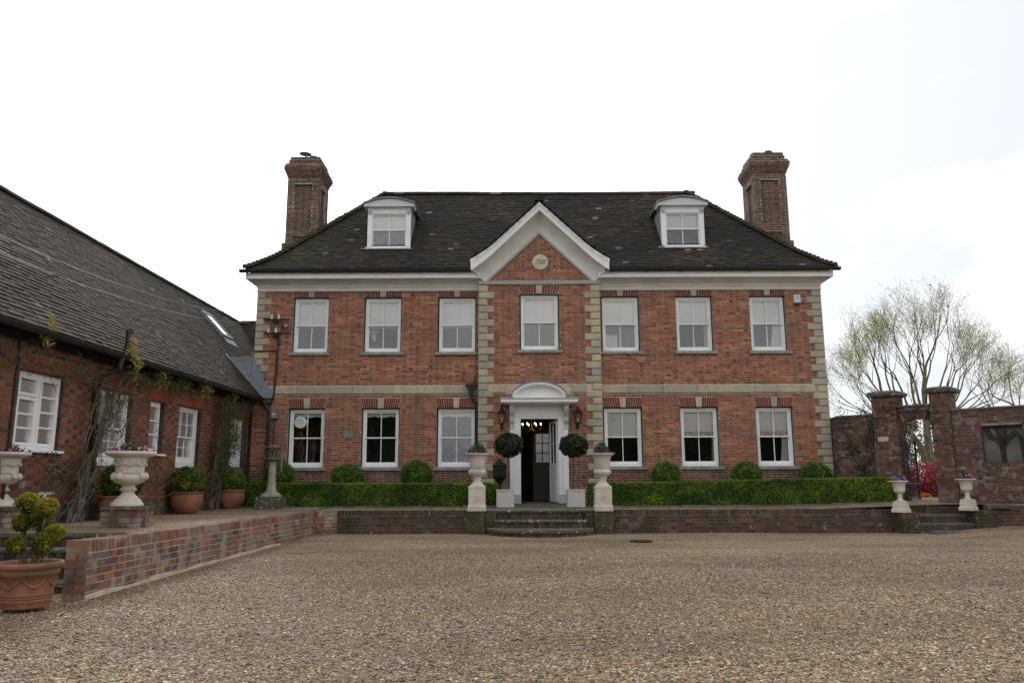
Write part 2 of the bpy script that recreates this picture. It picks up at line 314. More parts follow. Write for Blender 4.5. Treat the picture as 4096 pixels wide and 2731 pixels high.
# ------------------------------------------------------------------ mesh helpers
BASE = {}
def setp(o, label=None, cat=None, group=None, kind=None):
    if label: o['label'] = label
    if cat: o['category'] = cat
    if group: o['group'] = group
    if kind: o['kind'] = kind
    return o
def thing(name, label, cat, loc=(0, 0, 0), group=None):
    o = bpy.data.objects.new(name, None)
    o.empty_display_size = .2
    COL.objects.link(o)
    o.location = loc
    BASE[o.name] = V(loc)
    return setp(o, label, cat, group)
def link(name, me, parent=None):
    o = bpy.data.objects.new(name, me)
    COL.objects.link(o)
    if parent is not None:
        o.parent = parent
        BASE[o.name] = BASE[parent.name]
    else:
        BASE[o.name] = V((0, 0, 0))
    return o
class MB:
    def __init__(s):
        s.v = []; s.f = []; s.m = []; s.a = []
    def face(s, pts, m=0, a=0.):
        i = len(s.v)
        s.v += [tuple(p) for p in pts]
        s.f.append(tuple(range(i, i + len(pts)))); s.m.append(m); s.a.append(a)
    def mesh(s, vs, fs, m=0, a=0.):
        i = len(s.v)
        s.v += [tuple(p) for p in vs]
        for f in fs:
            s.f.append(tuple(i + k for k in f)); s.m.append(m); s.a.append(a)
    def obox(s, o, x, y, z, m=0, a=0., skip=()):
        o = V(o)
        c = [o, o + x, o + x + y, o + y, o + z, o + x + z, o + x + y + z, o + y + z]
        F = [(0, 3, 2, 1), (4, 5, 6, 7), (0, 1, 5, 4), (1, 2, 6, 5), (2, 3, 7, 6), (3, 0, 4, 7)]
        s.mesh(c, [f for k, f in enumerate(F) if k not in skip], m, a)
    def box(s, x0, x1, y0, y1, z0, z1, m=0, a=0., skip=()):
        s.obox((x0, y0, z0), V((x1 - x0, 0, 0)), V((0, y1 - y0, 0)), V((0, 0, z1 - z0)), m, a, skip)
    def fbox(s, fr, u0, u1, n0, n1, z0, z1, m=0, a=0.):
        O, U, Nn = fr
        s.obox(O + U * u0 + Nn * n0 + UP * z0, U * (u1 - u0), Nn * (n1 - n0), UP * (z1 - z0), m, a)
    def bevbox(s, fr, u0, u1, n0, n1, z0, z1, b=.015, m=0, a=0.):
        O, U, Nn = fr
        P = lambda u, n, z: O + U * u + Nn * n + UP * z
        back = [P(u0, n0, z0), P(u1, n0, z0), P(u1, n0, z1), P(u0, n0, z1)]
        mid = [P(u0, n1 - b, z0), P(u1, n1 - b, z0), P(u1, n1 - b, z1), P(u0, n1 - b, z1)]
        fr_ = [P(u0 + b, n1, z0 + b), P(u1 - b, n1, z0 + b), P(u1 - b, n1, z1 - b), P(u0 + b, n1, z1 - b)]
        vs = back + mid + fr_
        fs = [(8, 9, 10, 11)]
        for k in range(4):
            j = (k + 1) % 4
            fs += [(k, j, 4 + j, 4 + k), (4 + k, 4 + j, 8 + j, 8 + k)]
        s.mesh(vs, fs, m, a)
    def lathe(s, prof, c, n=24, m=0, a=0., wob=None):
        c = V(c); vs = []; fs = []
        for (r, z) in prof:
            for k in range(n):
                t = 2 * math.pi * k / n
                rr = r * (1 + (wob(t, z) if wob else 0))
                vs.append(c + V((rr * math.cos(t), rr * math.sin(t), z)))
        for i in range(len(prof) - 1):
            for k in range(n):
                j = (k + 1) % n
                fs.append((i * n + k, i * n + j, (i + 1) * n + j, (i + 1) * n + k))
        fs.append(tuple(range(n - 1, -1, -1)))
        b = (len(prof) - 1) * n
        fs.append(tuple(range(b, b + n)))
        s.mesh(vs, fs, m, a)
    def tube(s, pts, r, n=6, m=0, a=0., cap=True):
        pts = [V(p) for p in pts]
        rs = r if isinstance(r, (list, tuple)) else [r] * len(pts)
        vs = []; prev = None
        for i, p in enumerate(pts):
            d = (pts[min(i + 1, len(pts) - 1)] - pts[max(i - 1, 0)])
            if d.length < 1e-9: d = V((0, 0, 1))
            d.normalize()
            if prev is None:
                x = d.cross(V((0.3, .9, .1)) if abs(d.y) < .8 else V((1, 0, .1))).normalized()
            else:
                x = (prev - d * prev.dot(d)).normalized()
            prev = x
            y = d.cross(x)
            for k in range(n):
                t = 2 * math.pi * k / n
                vs.append(p + (x * math.cos(t) + y * math.sin(t)) * rs[i])
        fs = []
        for i in range(len(pts) - 1):
            for k in range(n):
                j = (k + 1) % n
                fs.append((i * n + k, i * n + j, (i + 1) * n + j, (i + 1) * n + k))
        if cap:
            fs.append(tuple(range(n - 1, -1, -1)))
            b = (len(pts) - 1) * n
            fs.append(tuple(range(b, b + n)))
        s.mesh(vs, fs, m, a)
    def prism(s, poly, d, m=0, a=0.):
        """poly: 3-D points in order; d: extrusion vector"""
        n = len(poly); p = [V(q) for q in poly]
        vs = p + [q + d for q in p]
        fs = [tuple(range(n - 1, -1, -1)), tuple(range(n, 2 * n))]
        for k in range(n):
            j = (k + 1) % n
            fs.append((k, j, n + j, n + k))
        s.mesh(vs, fs, m, a)
    def sweep(s, secs, m=0, a=0., close=False):
        """secs: list of cross-sections with equal point counts"""
        n = len(secs[0]); vs = [p for sc in secs for p in sc]; fs = []
        for i in range(len(secs) - 1):
            for k in range(n if close else n - 1):
                j = (k + 1) % n
                fs.append((i * n + k, i * n + j, (i + 1) * n + j, (i + 1) * n + k))
        if close:
            fs.append(tuple(range(n - 1, -1, -1))); b = (len(secs) - 1) * n
            fs.append(tuple(range(b, b + n)))
        s.mesh(vs, fs, m, a)
    def build(s, name, mats, parent=None, smooth=False, **props):
        me = bpy.data.meshes.new(name)
        if parent is not None:
            b = BASE[parent.name]
            vs = [(p[0] - b.x, p[1] - b.y, p[2] - b.z) for p in s.v] if b.length else s.v
        else:
            vs = s.v
        me.from_pydata(vs, [], s.f)
        if not isinstance(mats, (list, tuple)): mats = [mats]
        for mm in mats: me.materials.append(M[mm])
        if len(mats) > 1: me.polygons.foreach_set('material_index', s.m)
        at = me.attributes.new('rnd', 'FLOAT', 'FACE'); at.data.foreach_set('value', s.a)
        if smooth: me.polygons.foreach_set('use_smooth', [True] * len(s.f))
        me.update()
        o = link(name, me, parent)
        return setp(o, **props)

def children(o):
    return [c for c in bpy.data.objects if c.parent == o]
def copy_tree(o, parent=None, kids=None):
    c = o.copy(); COL.objects.link(c)
    if parent is not None: c.parent = parent
    for ch in o.children:
        copy_tree(ch, c)
    return c
def dup(root, loc, rz=0, label=None, scale=None):
    r = copy_tree(root)
    r.location = loc; r.rotation_euler = (0, 0, rz)
    if scale: r.scale = (scale,) * 3 if not isinstance(scale, tuple) else scale
    if label: r['label'] = label
    return r

# unit pieces shared between alike bricks / tiles; spec = (origin, X, Y, Z, rnd)
UNIT = {
 'brick': ([(0, 0, 0), (1, 0, 0), (1, 1, 0), (0, 1, 0), (0, 0, 1), (1, 0, 1), (1, 1, 1), (0, 1, 1)],
           [(2, 3, 7, 6), (1, 2, 6, 5), (3, 0, 4, 7), (4, 5, 6, 7), (0, 3, 2, 1)]),            # Y points out of the wall
 'tile': ([(0, 0, 0), (1, 0, 0), (0, 0, 1), (1, 0, 1), (0, 1, .1), (1, 1, .1)],
          [(0, 1, 3, 2), (2, 3, 5, 4), (0, 2, 4), (1, 5, 3)]),
}
_arc = [(.5 + .5 * math.cos(math.pi * (1 - k / 5)), math.sin(math.pi * (1 - k / 5))) for k in range(6)]
UNIT['bonnet'] = ([(a, 0, c) for a, c in _arc] + [(a * .8 + .1, 1, c * .7) for a, c in _arc],
                  [(k, k + 1, 7 + k, 6 + k) for k in range(5)] + [(5, 4, 3, 2, 1, 0)])
UNIT['ridge'] = ([(a, 0, c) for a, c in _arc] + [(a, .985, c * .98) for a, c in _arc], UNIT['bonnet'][1])
_UM = {}
def unit_mesh(unit, m, var):
    k = (unit, m, var)
    if k not in _UM:
        me = bpy.data.meshes.new(unit)
        vs, fs = UNIT[unit]
        me.from_pydata(vs, [], fs); me.materials.append(M[m])
        at = me.attributes.new('rnd', 'FLOAT', 'FACE'); at.data.foreach_set('value', [var / 11.] * len(fs))
        me.update(); _UM[k] = me
    return _UM[k]
def visible(p):
    d = p - CAM; wz = d.dot(fwd)
    return wz > .5 and abs(d.dot(cr) / wz) < 2048 / FPX and abs(d.dot(cu) / wz) < 1365 / FPX
def pieces(parent, specs, unit, name, m, nmax=300, ok=None, rest='stuff'):
    vs, fs = UNIT[unit]
    sc = []
    for s in specs:
        o, x, y, z, r = s
        a, b = (x, z) if unit == 'brick' else (x, y)
        c = o + (x + y + z) * .5
        d = c - CAM
        if not visible(c) or (ok and not ok(c)):
            sc.append(0.); continue
        sc.append(abs(a.cross(b).dot(d)) / d.length ** 3)
    order = sorted(range(len(specs)), key=lambda i: -sc[i])
    big = set(i for i in order[:nmax] if sc[i] > 0)
    b0 = BASE[parent.name]
    mb = MB()
    for i, (o, x, y, z, r) in enumerate(specs):
        if i in big:
            ob = link(name, unit_mesh(unit, m, int(r * 11.99)), parent)
            oo = o - b0
            ob.matrix_local = Matrix(((x.x, y.x, z.x, oo.x), (x.y, y.y, z.y, oo.y), (x.z, y.z, z.z, oo.z), (0, 0, 0, 1)))
        else:
            mb.mesh([o + x * a + y * b + z * c for a, b, c in vs], fs, 0, r)
    if mb.v:
        mb.build(name, m, parent, kind=rest)

def sub_intervals(iv, cuts):
    for (a, b) in cuts:
        out = []
        for (p, q) in iv:
            if b <= p or a >= q: out.append((p, q)); continue
            if a > p: out.append((p, a))
            if b < q: out.append((b, q))
        iv = out
    return iv
def lay_bricks(fr, L, z0, z1, holes=(), clip=None, course=.066, ls=.219, lh=.105, joint=.012, out=.007, depth=.007, u0=0., phase=0, rfun=None):
    """Flemish bond on the plane of frame fr (O, U, N); returns piece specs."""
    O, U, Nn = fr
    specs = []
    k = 0; z = z0
    while z < z1 - .02:
        zt = min(z + course - joint, z1)
        iv = [(u0, L)]
        cuts = [(h[0], h[1]) for h in holes if h[2] < zt - .004 and h[3] > z + .004]
        iv = sub_intervals(iv, cuts)
        if clip:
            a, b = clip((z + zt) / 2)
            iv = [(max(p, a), min(q, b)) for p, q in iv if min(q, b) - max(p, a) > .02]
        unit = ls + lh + 2 * joint
        for (p, q) in iv:
            u = -unit + ((k + phase) % 2) * (unit / 2) + rng.uniform(-.015, .015)
            hdr = False
            while u < q:
                ln = lh if hdr else ls
                a, b = max(u, p), min(u + ln, q)
                if b - a > .022:
                    if q - b < .03: b = q
                    if a - p < .03: a = p
                    r = rfun(hdr) if rfun else rng.random()
                    j = rng.uniform(-.002, .003)
                    specs.append((O + U * a + UP * (z + rng.uniform(-.001, .001)) + Nn * (out - depth), U * (b - a), Nn * (depth + j), UP * (zt - z), r))
                u += ln + joint
                hdr = not hdr
        z += course; k += 1
    return specs
def wall_panel(mb, fr, L, z0, z1, holes, m=0, n=0., u0=0.):
    """flat backing with rectangular holes"""
    O, U, Nn = fr
    zs = sorted(set([z0, z1] + [max(z0, min(z1, h[k])) for h in holes for k in (2, 3)]))
    for a, b in zip(zs, zs[1:]):
        if b - a < 1e-4: continue
        mid = (a + b) / 2
        for p, q in sub_intervals([(u0, L)], [(h[0], h[1]) for h in holes if h[2] < mid < h[3]]):
            mb.face([O + U * p + UP * a + Nn * n, O + U * q + UP * a + Nn * n, O + U * q + UP * b + Nn * n, O + U * p + UP * b + Nn * n], m)
def reveals(mb, fr, holes, depth, m=0, front=.0):
    O, U, Nn = fr
    for (a, b, c, d) in holes:
        P = lambda u, n, z: O + U * u + UP * z + Nn * n
        mb.face([P(a, front, c), P(a, front, d), P(a, -depth, d), P(a, -depth, c)], m)
        mb.face([P(b, front, c), P(b, -depth, c), P(b, -depth, d), P(b, front, d)], m)
        mb.face([P(a, front, d), P(b, front, d), P(b, -depth, d), P(a, -depth, d)], m)
        mb.face([P(a, front, c), P(a, -depth, c), P(b, -depth, c), P(b, front, c)], m)

# ------------------------------------------------------------------ windows
def sash_window(par, fr, u0, u1, z0, z1, n, cols=2, rows=1, room='room', blind=0., valance=False, curtain=None, stone_sill=True, sillm='sill', cill_u=None, lower_rail=.11, hem=None, depth=1.5, glass='glass', rev=None, bd=.032, gbw=.02):
    """box sash in frame fr: outer white frame is the part, everything else its sub-parts; n = frame face (negative = recessed)"""
    O, U, Nn = fr
    st = .055; H = z1 - z0; zm = z0 + H * .503
    f = MB()
    f.fbox(fr, u0, u0 + st, n - .12, n, z0, z1); f.fbox(fr, u1 - st, u1, n - .12, n, z0, z1)
    f.fbox(fr, u0 + st, u1 - st, n - .12, n, z1 - st, z1)
    f.fbox(fr, u0 + st, u1 - st, n - .12, n + .01, z0, z0 + lower_rail * .55)
    win = f.build('window', 'white', par)
    g0, g1 = u0 + st, u1 - st
    def sash(za, zb, nn, brail, trail):
        s = MB(); r = .034
        s.fbox(fr, g0, g0 + r, nn - .035, nn, za, zb); s.fbox(fr, g1 - r, g1, nn - .035, nn, za, zb)
        s.fbox(fr, g0 + r, g1 - r, nn - .035, nn, za, za + brail); s.fbox(fr, g0 + r, g1 - r, nn - .035, nn, zb - trail, zb)
        gb = gbw
        a, b = g0 + r, g1 - r; c, d = za + brail, zb - trail
        for k in range(1, cols):
            x = a + (b - a) * k / cols
            s.fbox(fr, x - gb / 2, x + gb / 2, nn - bd, nn - .003, c, d)
        for k in range(1, rows):
            z = c + (d - c) * k / rows
            for q in range(cols):
                x0 = a + (b - a) * q / cols + (gb / 2 if q else 0); x1 = a + (b - a) * (q + 1) / cols - (gb / 2 if q < cols - 1 else 0)
                s.fbox(fr, x0, x1, nn - bd + .001, nn - .005, z - gb / 2, z + gb / 2)
        s.build('sash', 'white', win)
        for q in range(cols):
            for k in range(rows):
                x0 = a + (b - a) * q / cols; x1 = a + (b - a) * (q + 1) / cols
                zz0 = c + (d - c) * k / rows; zz1 = c + (d - c) * (k + 1) / rows
                p = MB(); e = .004
                p.fbox(fr, x0 + e, x1 - e, nn - .022, nn - .017, zz0 + e, zz1 - e)
                p.build('pane', glass, win)
    sash(zm - .012, z1 - st, n - .03, .032, .04)
    sash(z0 + lower_rail * .55, zm + .022, n - .07, lower_rail * .6, .032)
    if stone_sill:
        s = MB(); a, b = cill_u if cill_u else (u0 - .10, u1 + .10)
        s.prism([O + U * a + Nn * (n) + UP * (z0 - .085), O + U * a + Nn * .075 + UP * (z0 - .085), O + U * a + Nn * .075 + UP * (z0 - .012), O + U * a + Nn * n + UP * (z0 + .002)], U * (b - a))
        s.build('sill', sillm, win)
    if rev:
        s = MB(); reveals(s, fr, [rev[0]], rev[1], 0, .008); s.build('reveal', rev[2], win)
    dp = n - .14
    if blind:
        b = MB(); zb = z1 - H * blind
        dp = n - .112
        b.fbox(fr, u0 + .056, u1 - .056, dp - .012, dp - .004, zb, z1 - .056)
        for k in range(1, 3):
            b.fbox(fr, u0 + .056, u1 - .056, dp - .004, dp, zb + .07 * k, zb + .07 * k + .006)
        b.build('blind', 'blind', win)
        if hem:
            b = MB(); b.fbox(fr, u0 + .056, u1 - .056, dp - .004, dp + .003, zb - .0, zb + .13); b.build('blind_hem', hem, win)
    dp = n - .13
    if valance:
        b = MB(); K = 24
        secs = []
        for k in range(K + 1):
            u = u0 + .03 + (u1 - u0 - .06) * k / K
            zz = z1 - .17 - .035 * abs(math.sin(math.pi * (k / K * 2 + .5)))
            secs.append([O + U * u + Nn * (dp) + UP * zz, O + U * u + Nn * dp + UP * (z1 - .02), O + U * u + Nn * (dp - .02) + UP * (z1 - .02), O + U * u + Nn * (dp - .02) + UP * zz])
        b.sweep(secs, close=True); b.build('valance', 'blind', win)
    if curtain:
        b = MB()
        for (ua, ub, top, flare) in curtain:
            K = 28; secs = []
            for iz in range(7):
                t = iz / 6; zz = top + (z0 + .06 - top) * t
                row = []
                for k in range(K + 1):
                    q = k / K
                    u = ua + (ub - ua) * q
                    u += flare * math.sin(math.pi * t) * (1 - q)
                    row.append(O + U * u + Nn * (dp - .018 + .016 * math.sin(q * 9 * 2 * math.pi)) + UP * zz)
                secs.append(row)
            b.sweep(secs)
        b.build('curtain', 'curtain', win)
    r = MB()
    a, b_ = u0 - .25, u1 + .25; c, d = z0 - .25, z1 + .12; nn = n - .135
    P = lambda u, k, z: O + U * u + Nn * k + UP * z
    q0, q1 = nn, nn - depth
    r.face([P(a, q1, c), P(b_, q1, c), P(b_, q1, d), P(a, q1, d)]); r.face([P(a, q0, c), P(a, q1, c), P(a, q1, d), P(a, q0, d)])
    r.face([P(b_, q1, c), P(b_, q0, c), P(b_, q0, d), P(b_, q1, d)]); r.face([P(a, q0, c), P(b_, q0, c), P(b_, q1, c), P(a, q1, c)])
    r.face([P(a, q1, d), P(b_, q1, d), P(b_, q0, d), P(a, q0, d)])
    r.face([P(a, q0, c), P(u0 + .02, q0, c), P(u0 + .02, q0, d), P(a, q0, d)]); r.face([P(u1 - .02, q0, c), P(b_, q0, c), P(b_, q0, d), P(u1 - .02, q0, d)])
    r.face([P(u0 + .02, q0, z1 - .02), P(u1 - .02, q0, z1 - .02), P(u1 - .02, q0, d), P(u0 + .02, q0, d)]); r.face([P(u0 + .02, q0, c), P(u1 - .02, q0, c), P(u1 - .02, q0, z0 + .02), P(u0 + .02, q0, z0 + .02)])
    r.build('room', room, win)
    return win
def flat_arch(par, fr, u0, u1, z0, z1, n=.017, splay=.07, nb=7, keystone=True, m='arch_brick', mort='mortar', kw=.085):
    O, U, Nn = fr
    P = lambda u, z, k: O + U * u + UP * z + Nn * k
    c = (u0 + u1) / 2
    mb = MB(); mb.prism([P(u0 - .008, z0, -.03), P(u1 + .008, z0, -.03), P(u1 + splay + .008, z1 + .008, -.03), P(u0 - splay - .008, z1 + .008, -.03)], Nn * (n + .03 - .006))
    mb.build('arch_joint', mort, par)
    kb, kt = (kw * .8, kw) if keystone else (0, 0)
    for side in (-1, 1):
        b0 = c + side * (kb + .004); t0 = c + side * (kt + .004)
        b1 = u0 if side < 0 else u1; t1 = (u0 - splay) if side < 0 else (u1 + splay)
        for k in range(nb):
            q0, q1 = k / nb, (k + 1) / nb; e = .052
            x0, x1 = b0 + (b1 - b0) * (q0 + e / nb * 2), b0 + (b1 - b0) * (q1 - e / nb * 2)
            y0, y1 = t0 + (t1 - t0) * (q0 + e / nb * 2), t0 + (t1 - t0) * (q1 - e / nb * 2)
            a = MB(); a.prism([P(x0, z0, -.02), P(x1, z0, -.02), P(y1, z1, -.02), P(y0, z1, -.02)], Nn * (n + .02 + rng.uniform(-.002, .002)), 0, rng.random())
            a.build('arch_brick', m, par)
    if keystone:
        a = MB(); a.prism([P(c - kb, z0 - .012, -.02), P(c + kb, z0 - .012, -.02), P(c + kt, z1 + .012, -.02), P(c - kt, z1 + .012, -.02)], Nn * (n + .04), 0, rng.random())
        a.build('keystone', 'stone', par)

# ------------------------------------------------------------------ foliage helpers
def blob(mb, c, r, m, seg=20, ring=12, amp=.06, fr=3., sq=None, zmin=None):
    """dark inner body of a clipped shrub"""
    c = V(c); vs = []; fs = []
    for i in range(ring + 1):
        ph = math.pi * i / ring
        for k in range(seg):
            t = 2 * math.pi * k / seg
            d = V((math.sin(ph) * math.cos(t), math.sin(ph) * math.sin(t), math.cos(ph)))
            s = 1 + amp * noise.noise(d * fr + c)
            p = V((d.x * r[0], d.y * r[1], d.z * r[2])) * s + c
            if zmin is not None and p.z < zmin: p.z = zmin
            vs.append(p)
    for i in range(ring):
        for k in range(seg):
            j = (k + 1) % seg
            fs.append((i * seg + k, (i + 1) * seg + k, (i + 1) * seg + j, i * seg + j))
    mb.mesh(vs, fs, m, .1)
def leafq(mb, p, nrm, size, m=0, a=.5, asp=.6):
    t = V((rng.gauss(0, 1), rng.gauss(0, 1), rng.gauss(0, 1)))
    x = nrm.cross(t)
    if x.length < 1e-5: return
    x.normalize(); y = nrm.cross(x)
    L = size; W = size * asp * .5
    mb.face([p - x * L * .5, p + y * W, p + x * L * .5, p - y * W], m, a)
def leaf_ball(mb, c, r, n, size, m=0, amp=.06, fr=3., inner=.12, zmin=None, bright=.0, tilt=.7):
    c = V(c)
    for _ in range(n):
        d = V((rng.gauss(0, 1), rng.gauss(0, 1), rng.gauss(0, 1))).normalized()
        q = 1 + amp * noise.noise(d * fr + c) + rng.uniform(-inner, .035)
        p = V((d.x * r[0], d.y * r[1], d.z * r[2])) * q + c
        if zmin is not None and p.z < zmin: continue
        nn = (d + V((rng.gauss(0, tilt), rng.gauss(0, tilt), rng.gauss(0, tilt)))).normalized()
        a = min(1, max(0, .5 + bright + .9 * noise.noise(p * 7) + rng.gauss(0, .16)))
        leafq(mb, p, nn, size * rng.uniform(.7, 1.3), m, a)
exec_parts = []
# ------------------------------------------------------------------ ground
X, Y = V((1, 0, 0)), V((0, 1, 0))
mb = MB(); mb.face([(-600, -600, -.03), (600, -600, -.03), (600, 900, -.03), (-600, 900, -.03)])
mb.build('ground', 'grassm', kind='structure')
def sst(a, b, x):
    t = min(1, max(0, (x - a) / (b - a))); return t * t * (3 - 2 * t)
def gz(x, y):
    return .14 * sst(15.3, 17.5, x) * sst(-10, -4, y) + .012 * noise.noise(V((x * .5, y * .5, 0)))
mb = MB(); nx, ny = 90, 80
gx = [-12 + 42 * i / nx for i in range(nx + 1)]; gy = [-34 + 33.0 * j / ny for j in range(ny + 1)]
vs = [(x, y, gz(x, y)) for y in gy for x in gx]
fs = [(j * (nx + 1) + i, j * (nx + 1) + i + 1, (j + 1) * (nx + 1) + i + 1, (j + 1) * (nx + 1) + i) for j in range(ny) for i in range(nx)]
mb.mesh(vs, fs); mb.build('gravel_courtyard', 'gravel', smooth=True, kind='structure')
# loose stones on the near gravel
def pebbles(name, n, x0, x1, y0, y1, zf, smin, smax, dens):
    oc = np.array([(1, 0, 0), (-1, 0, 0), (0, 1, 0), (0, -1, 0), (0, 0, 1), (0, 0, -1)], float)
    tf = np.array([(0, 2, 4), (2, 1, 4), (1, 3, 4), (3, 0, 4), (2, 0, 5), (1, 2, 5), (3, 1, 5), (0, 3, 5)])
    px = nrg.uniform(x0, x1, n * 3); py = nrg.uniform(y0, y1, n * 3)
    k = dens(px, py) > nrg.uniform(0, 1, n * 3); px, py = px[k][:n], py[k][:n]; n = len(px)
    pz = np.array([zf(a, b) for a, b in zip(px, py)])
    s = nrg.uniform(smin, smax, n) * np.exp(nrg.normal(0, .25, n))
    sc = np.stack([s * nrg.uniform(.8, 1.4, n), s * nrg.uniform(.7, 1.1, n), s * nrg.uniform(.4, .75, n)], 1)
    th = nrg.uniform(0, 6.28, n); tl = nrg.normal(0, .25, n)
    v = oc[None] * sc[:, None] * (1 + nrg.normal(0, .12, (n, 6, 3)))
    z2 = v[..., 2] + v[..., 0] * np.sin(tl)[:, None]
    vx = v[..., 0] * np.cos(th)[:, None] - v[..., 1] * np.sin(th)[:, None]; vy = v[..., 0] * np.sin(th)[:, None] + v[..., 1] * np.cos(th)[:, None]
    P = np.stack([vx + px[:, None], vy + py[:, None], z2 + (pz + sc[:, 2] * .35)[:, None]], -1).reshape(-1, 3)
    F = (tf[None] + 6 * np.arange(n)[:, None, None]).reshape(-1, 3)
    me = bpy.data.meshes.new(name); me.vertices.add(len(P)); me.vertices.foreach_set('co', P.ravel())
    me.loops.add(F.size); me.loops.foreach_set('vertex_index', F.ravel()); me.polygons.add(len(F)); me.polygons.foreach_set('loop_start', np.arange(0, F.size, 3))
    at = me.attributes.new('rnd', 'FLOAT', 'FACE'); at.data.foreach_set('value', np.repeat(nrg.uniform(0, 1, n), 8))
    me.materials.append(M['pebble']); me.update(); me.validate()
    o = link(name, me); setp(o, kind='stuff'); return o
def dens(px, py):
    d = py + 19.99
    inside = (np.abs(px - 6.86) < d * .70 + .3) & ~((px < 2.6) & (py > -12.15))
    return inside * np.clip((13.5 - d) / 6.5, 0.05, 1)
pebbles('gravel_stones', 80000, 0, 16, -15.3, -7.5, gz, .006, .011, dens)
# terrace
TH = lambda x, y: .48 + .02 * max(0, y + 3) + .11 * sst(12.5, 16.5, x)
mb = MB()
nx, ny = 40, 16
def grid(x0, x1, y0, y1, zf, nx, ny):
    vs = [(x0 + (x1 - x0) * i / nx, y0 + (y1 - y0) * j / ny, 0) for j in range(ny + 1) for i in range(nx + 1)]
    vs = [(a, b, zf(a, b)) for a, b, c in vs]
    fs = [(j * (nx + 1) + i, j * (nx + 1) + i + 1, (j + 1) * (nx + 1) + i + 1, (j + 1) * (nx + 1) + i) for j in range(ny) for i in range(nx)]
    mb.mesh(vs, fs)
grid(2.40, 22, -2.95, .3, lambda x, y: TH(x, y) - .012, 50, 8)
grid(-.4, 2.40, -10.75, .3, lambda x, y: TH(0, min(y, 0)) + .009 * max(0, -3 - y) + .003, 10, 24)
mb.build('terrace', 'gravel_terrace', smooth=True, kind='structure')
# kerb slabs at the foot of the hedges
k = 0; x = .35
while x < 15.6:
    ln = rng.uniform(.5, .85)
    if not (6.15 < x + ln / 2 < 8.75):
        mb = MB(); mb.bevbox((V((0, 0, 0)), X, V((0, -1, 0))), x, x + ln - .012, 1.45, 1.74, TH(x, -1.7) - .05, TH(x, -1.7) + .022 + rng.uniform(-.006, .006), .008); mb.build('kerb_stone', 'slab', bpy.data.objects['terrace'])
    x += ln

# ------------------------------------------------------------------ the house
house = thing('manor_house', 'red brick Georgian manor house with hipped tile roof, two chimneys and central white pediment', 'house', (0, 0, .45))
S = V((0, -1, 0))
FR = (V((0, 0, 0)), X, S)                  # main facade plane y=0
FP = (V((0, -.2, 0)), X, S)                # projecting centre
WU = {1: (.969, 1.863), 2: (2.867, 3.808), 3: (4.84, 5.798), 4: (7.02, 8.0), 5: (9.198, 10.15), 6: (11.173, 12.1), 7: (13.148, 14.051)}
WL = {1: (.97, 1.868), 2: (2.885, 3.8175), 3: (4.848, 5.799), 5: (9.185, 10.141), 6: (11.1775, 12.122), 7: (13.15, 14.062)}
ZU0, ZU1, ZL0, ZL1 = 4.464, 5.927, 1.462, 2.957
PL, PR = 5.937, 9.075
opn = lambda d, z0, z1: [(a - .035, b + .03, z0 - .01, z1 + .03) for a, b in d.values()]
holes_m = opn({k: v for k, v in WU.items() if k != 4}, ZU0, ZU1) + opn(WL, ZL0, ZL1)
holes_p = opn({4: WU[4]}, ZU0 + .01, ZU1 + .02)
door_hole = (6.98, 7.98, .45, 2.69)
ZTOP = 6.16
mb = MB()
wall_panel(mb, FR, PL + .02, .3, ZTOP + .5, holes_m)
wall_panel(mb, FR, 15.0, .3, ZTOP + .5, holes_m, u0=PR - .02)
wall_panel(mb, FP, PR, .3, 6.33, holes_p + [door_hole], u0=PL)
mb.face([(PL, -.2, 6.33), (PR, -.2, 6.33), (7.525, -.2, 7.80)])
mb.face([(PL, -.2, .3), (PL, 0, .3), (PL, 0, 6.4), (PL, -.2, 6.4)]); mb.face([(PR, -.2, .3), (PR, 0, .3), (PR, 0, 6.4), (PR, -.2, 6.4)])
mb.face([(0, 0, .3), (0, 6, .3), (0, 6, 6.6), (0, 0, 6.6)]); mb.face([(15, 0, .3), (15, 6, .3), (15, 6, 6.6), (15, 0, 6.6)])
mb.face([(0, 6, .3), (15, 6, .3), (15, 6, 6.6), (0, 6, 6.6)])
mb.build('wall', 'mortar', house)
RV = lambda d, z0, z1: ((d[0] - .035, d[1] + .03, z0 - .01, z1 + .03), .13, 'sill')
# bricks of the facade; the arches and quoins lie over them
arch_cut = [(a - .02, b + .02, 2.985, 3.238) for a, b in WL.values()] + [(a - .02, b + .02, 5.95, ZTOP) for k, (a, b) in WU.items() if k != 4]
band_cut = [(0, 15, 3.345, 3.562)]
def rf(h):
    r = rng.random()
    if h and rng.random() < .12: return .02
    return .1 + .86 * r
sp = lay_bricks(FR, PL, .42, ZTOP, holes_m + arch_cut + band_cut, rfun=rf)
sp += lay_bricks(FR, 15.0, .42, ZTOP, holes_m + arch_cut + band_cut, u0=PR, rfun=rf)
arch_p = [(WU[4][0] - .02, WU[4][1] + .02, 5.98, 6.20)]
sp += lay_bricks(FP, PR, .42, 6.24, holes_p + [door_hole, (6.72, 8.2, .4, 3.04)] + arch_p + [(PL, PR, 3.345, 3.562)], u0=PL, rfun=rf)
sp += lay_bricks(FP, PR, 6.31, 7.62, [], u0=PL, clip=lambda z: (6.13 + (z - 6.31) * 1.075, 8.92 - (z - 6.31) * 1.075), rfun=rf)
for (px, s) in ((PL, -1), (PR, 1)):
    sp += lay_bricks((V((px, 0, 0)) if s > 0 else V((px, 0, 0)), S, V((s, 0, 0))), .2, .42, 6.16, [], rfun=rf)
damp = lambda s_: s_[0].z + .5 * noise.noise(V((s_[0].x * .5, 0, 3))) < 1.42
pieces(house, [s_ for s_ in sp if not damp(s_)], 'brick', 'brick', 'brick', 300, ok=lambda c: c.z > 1.2)
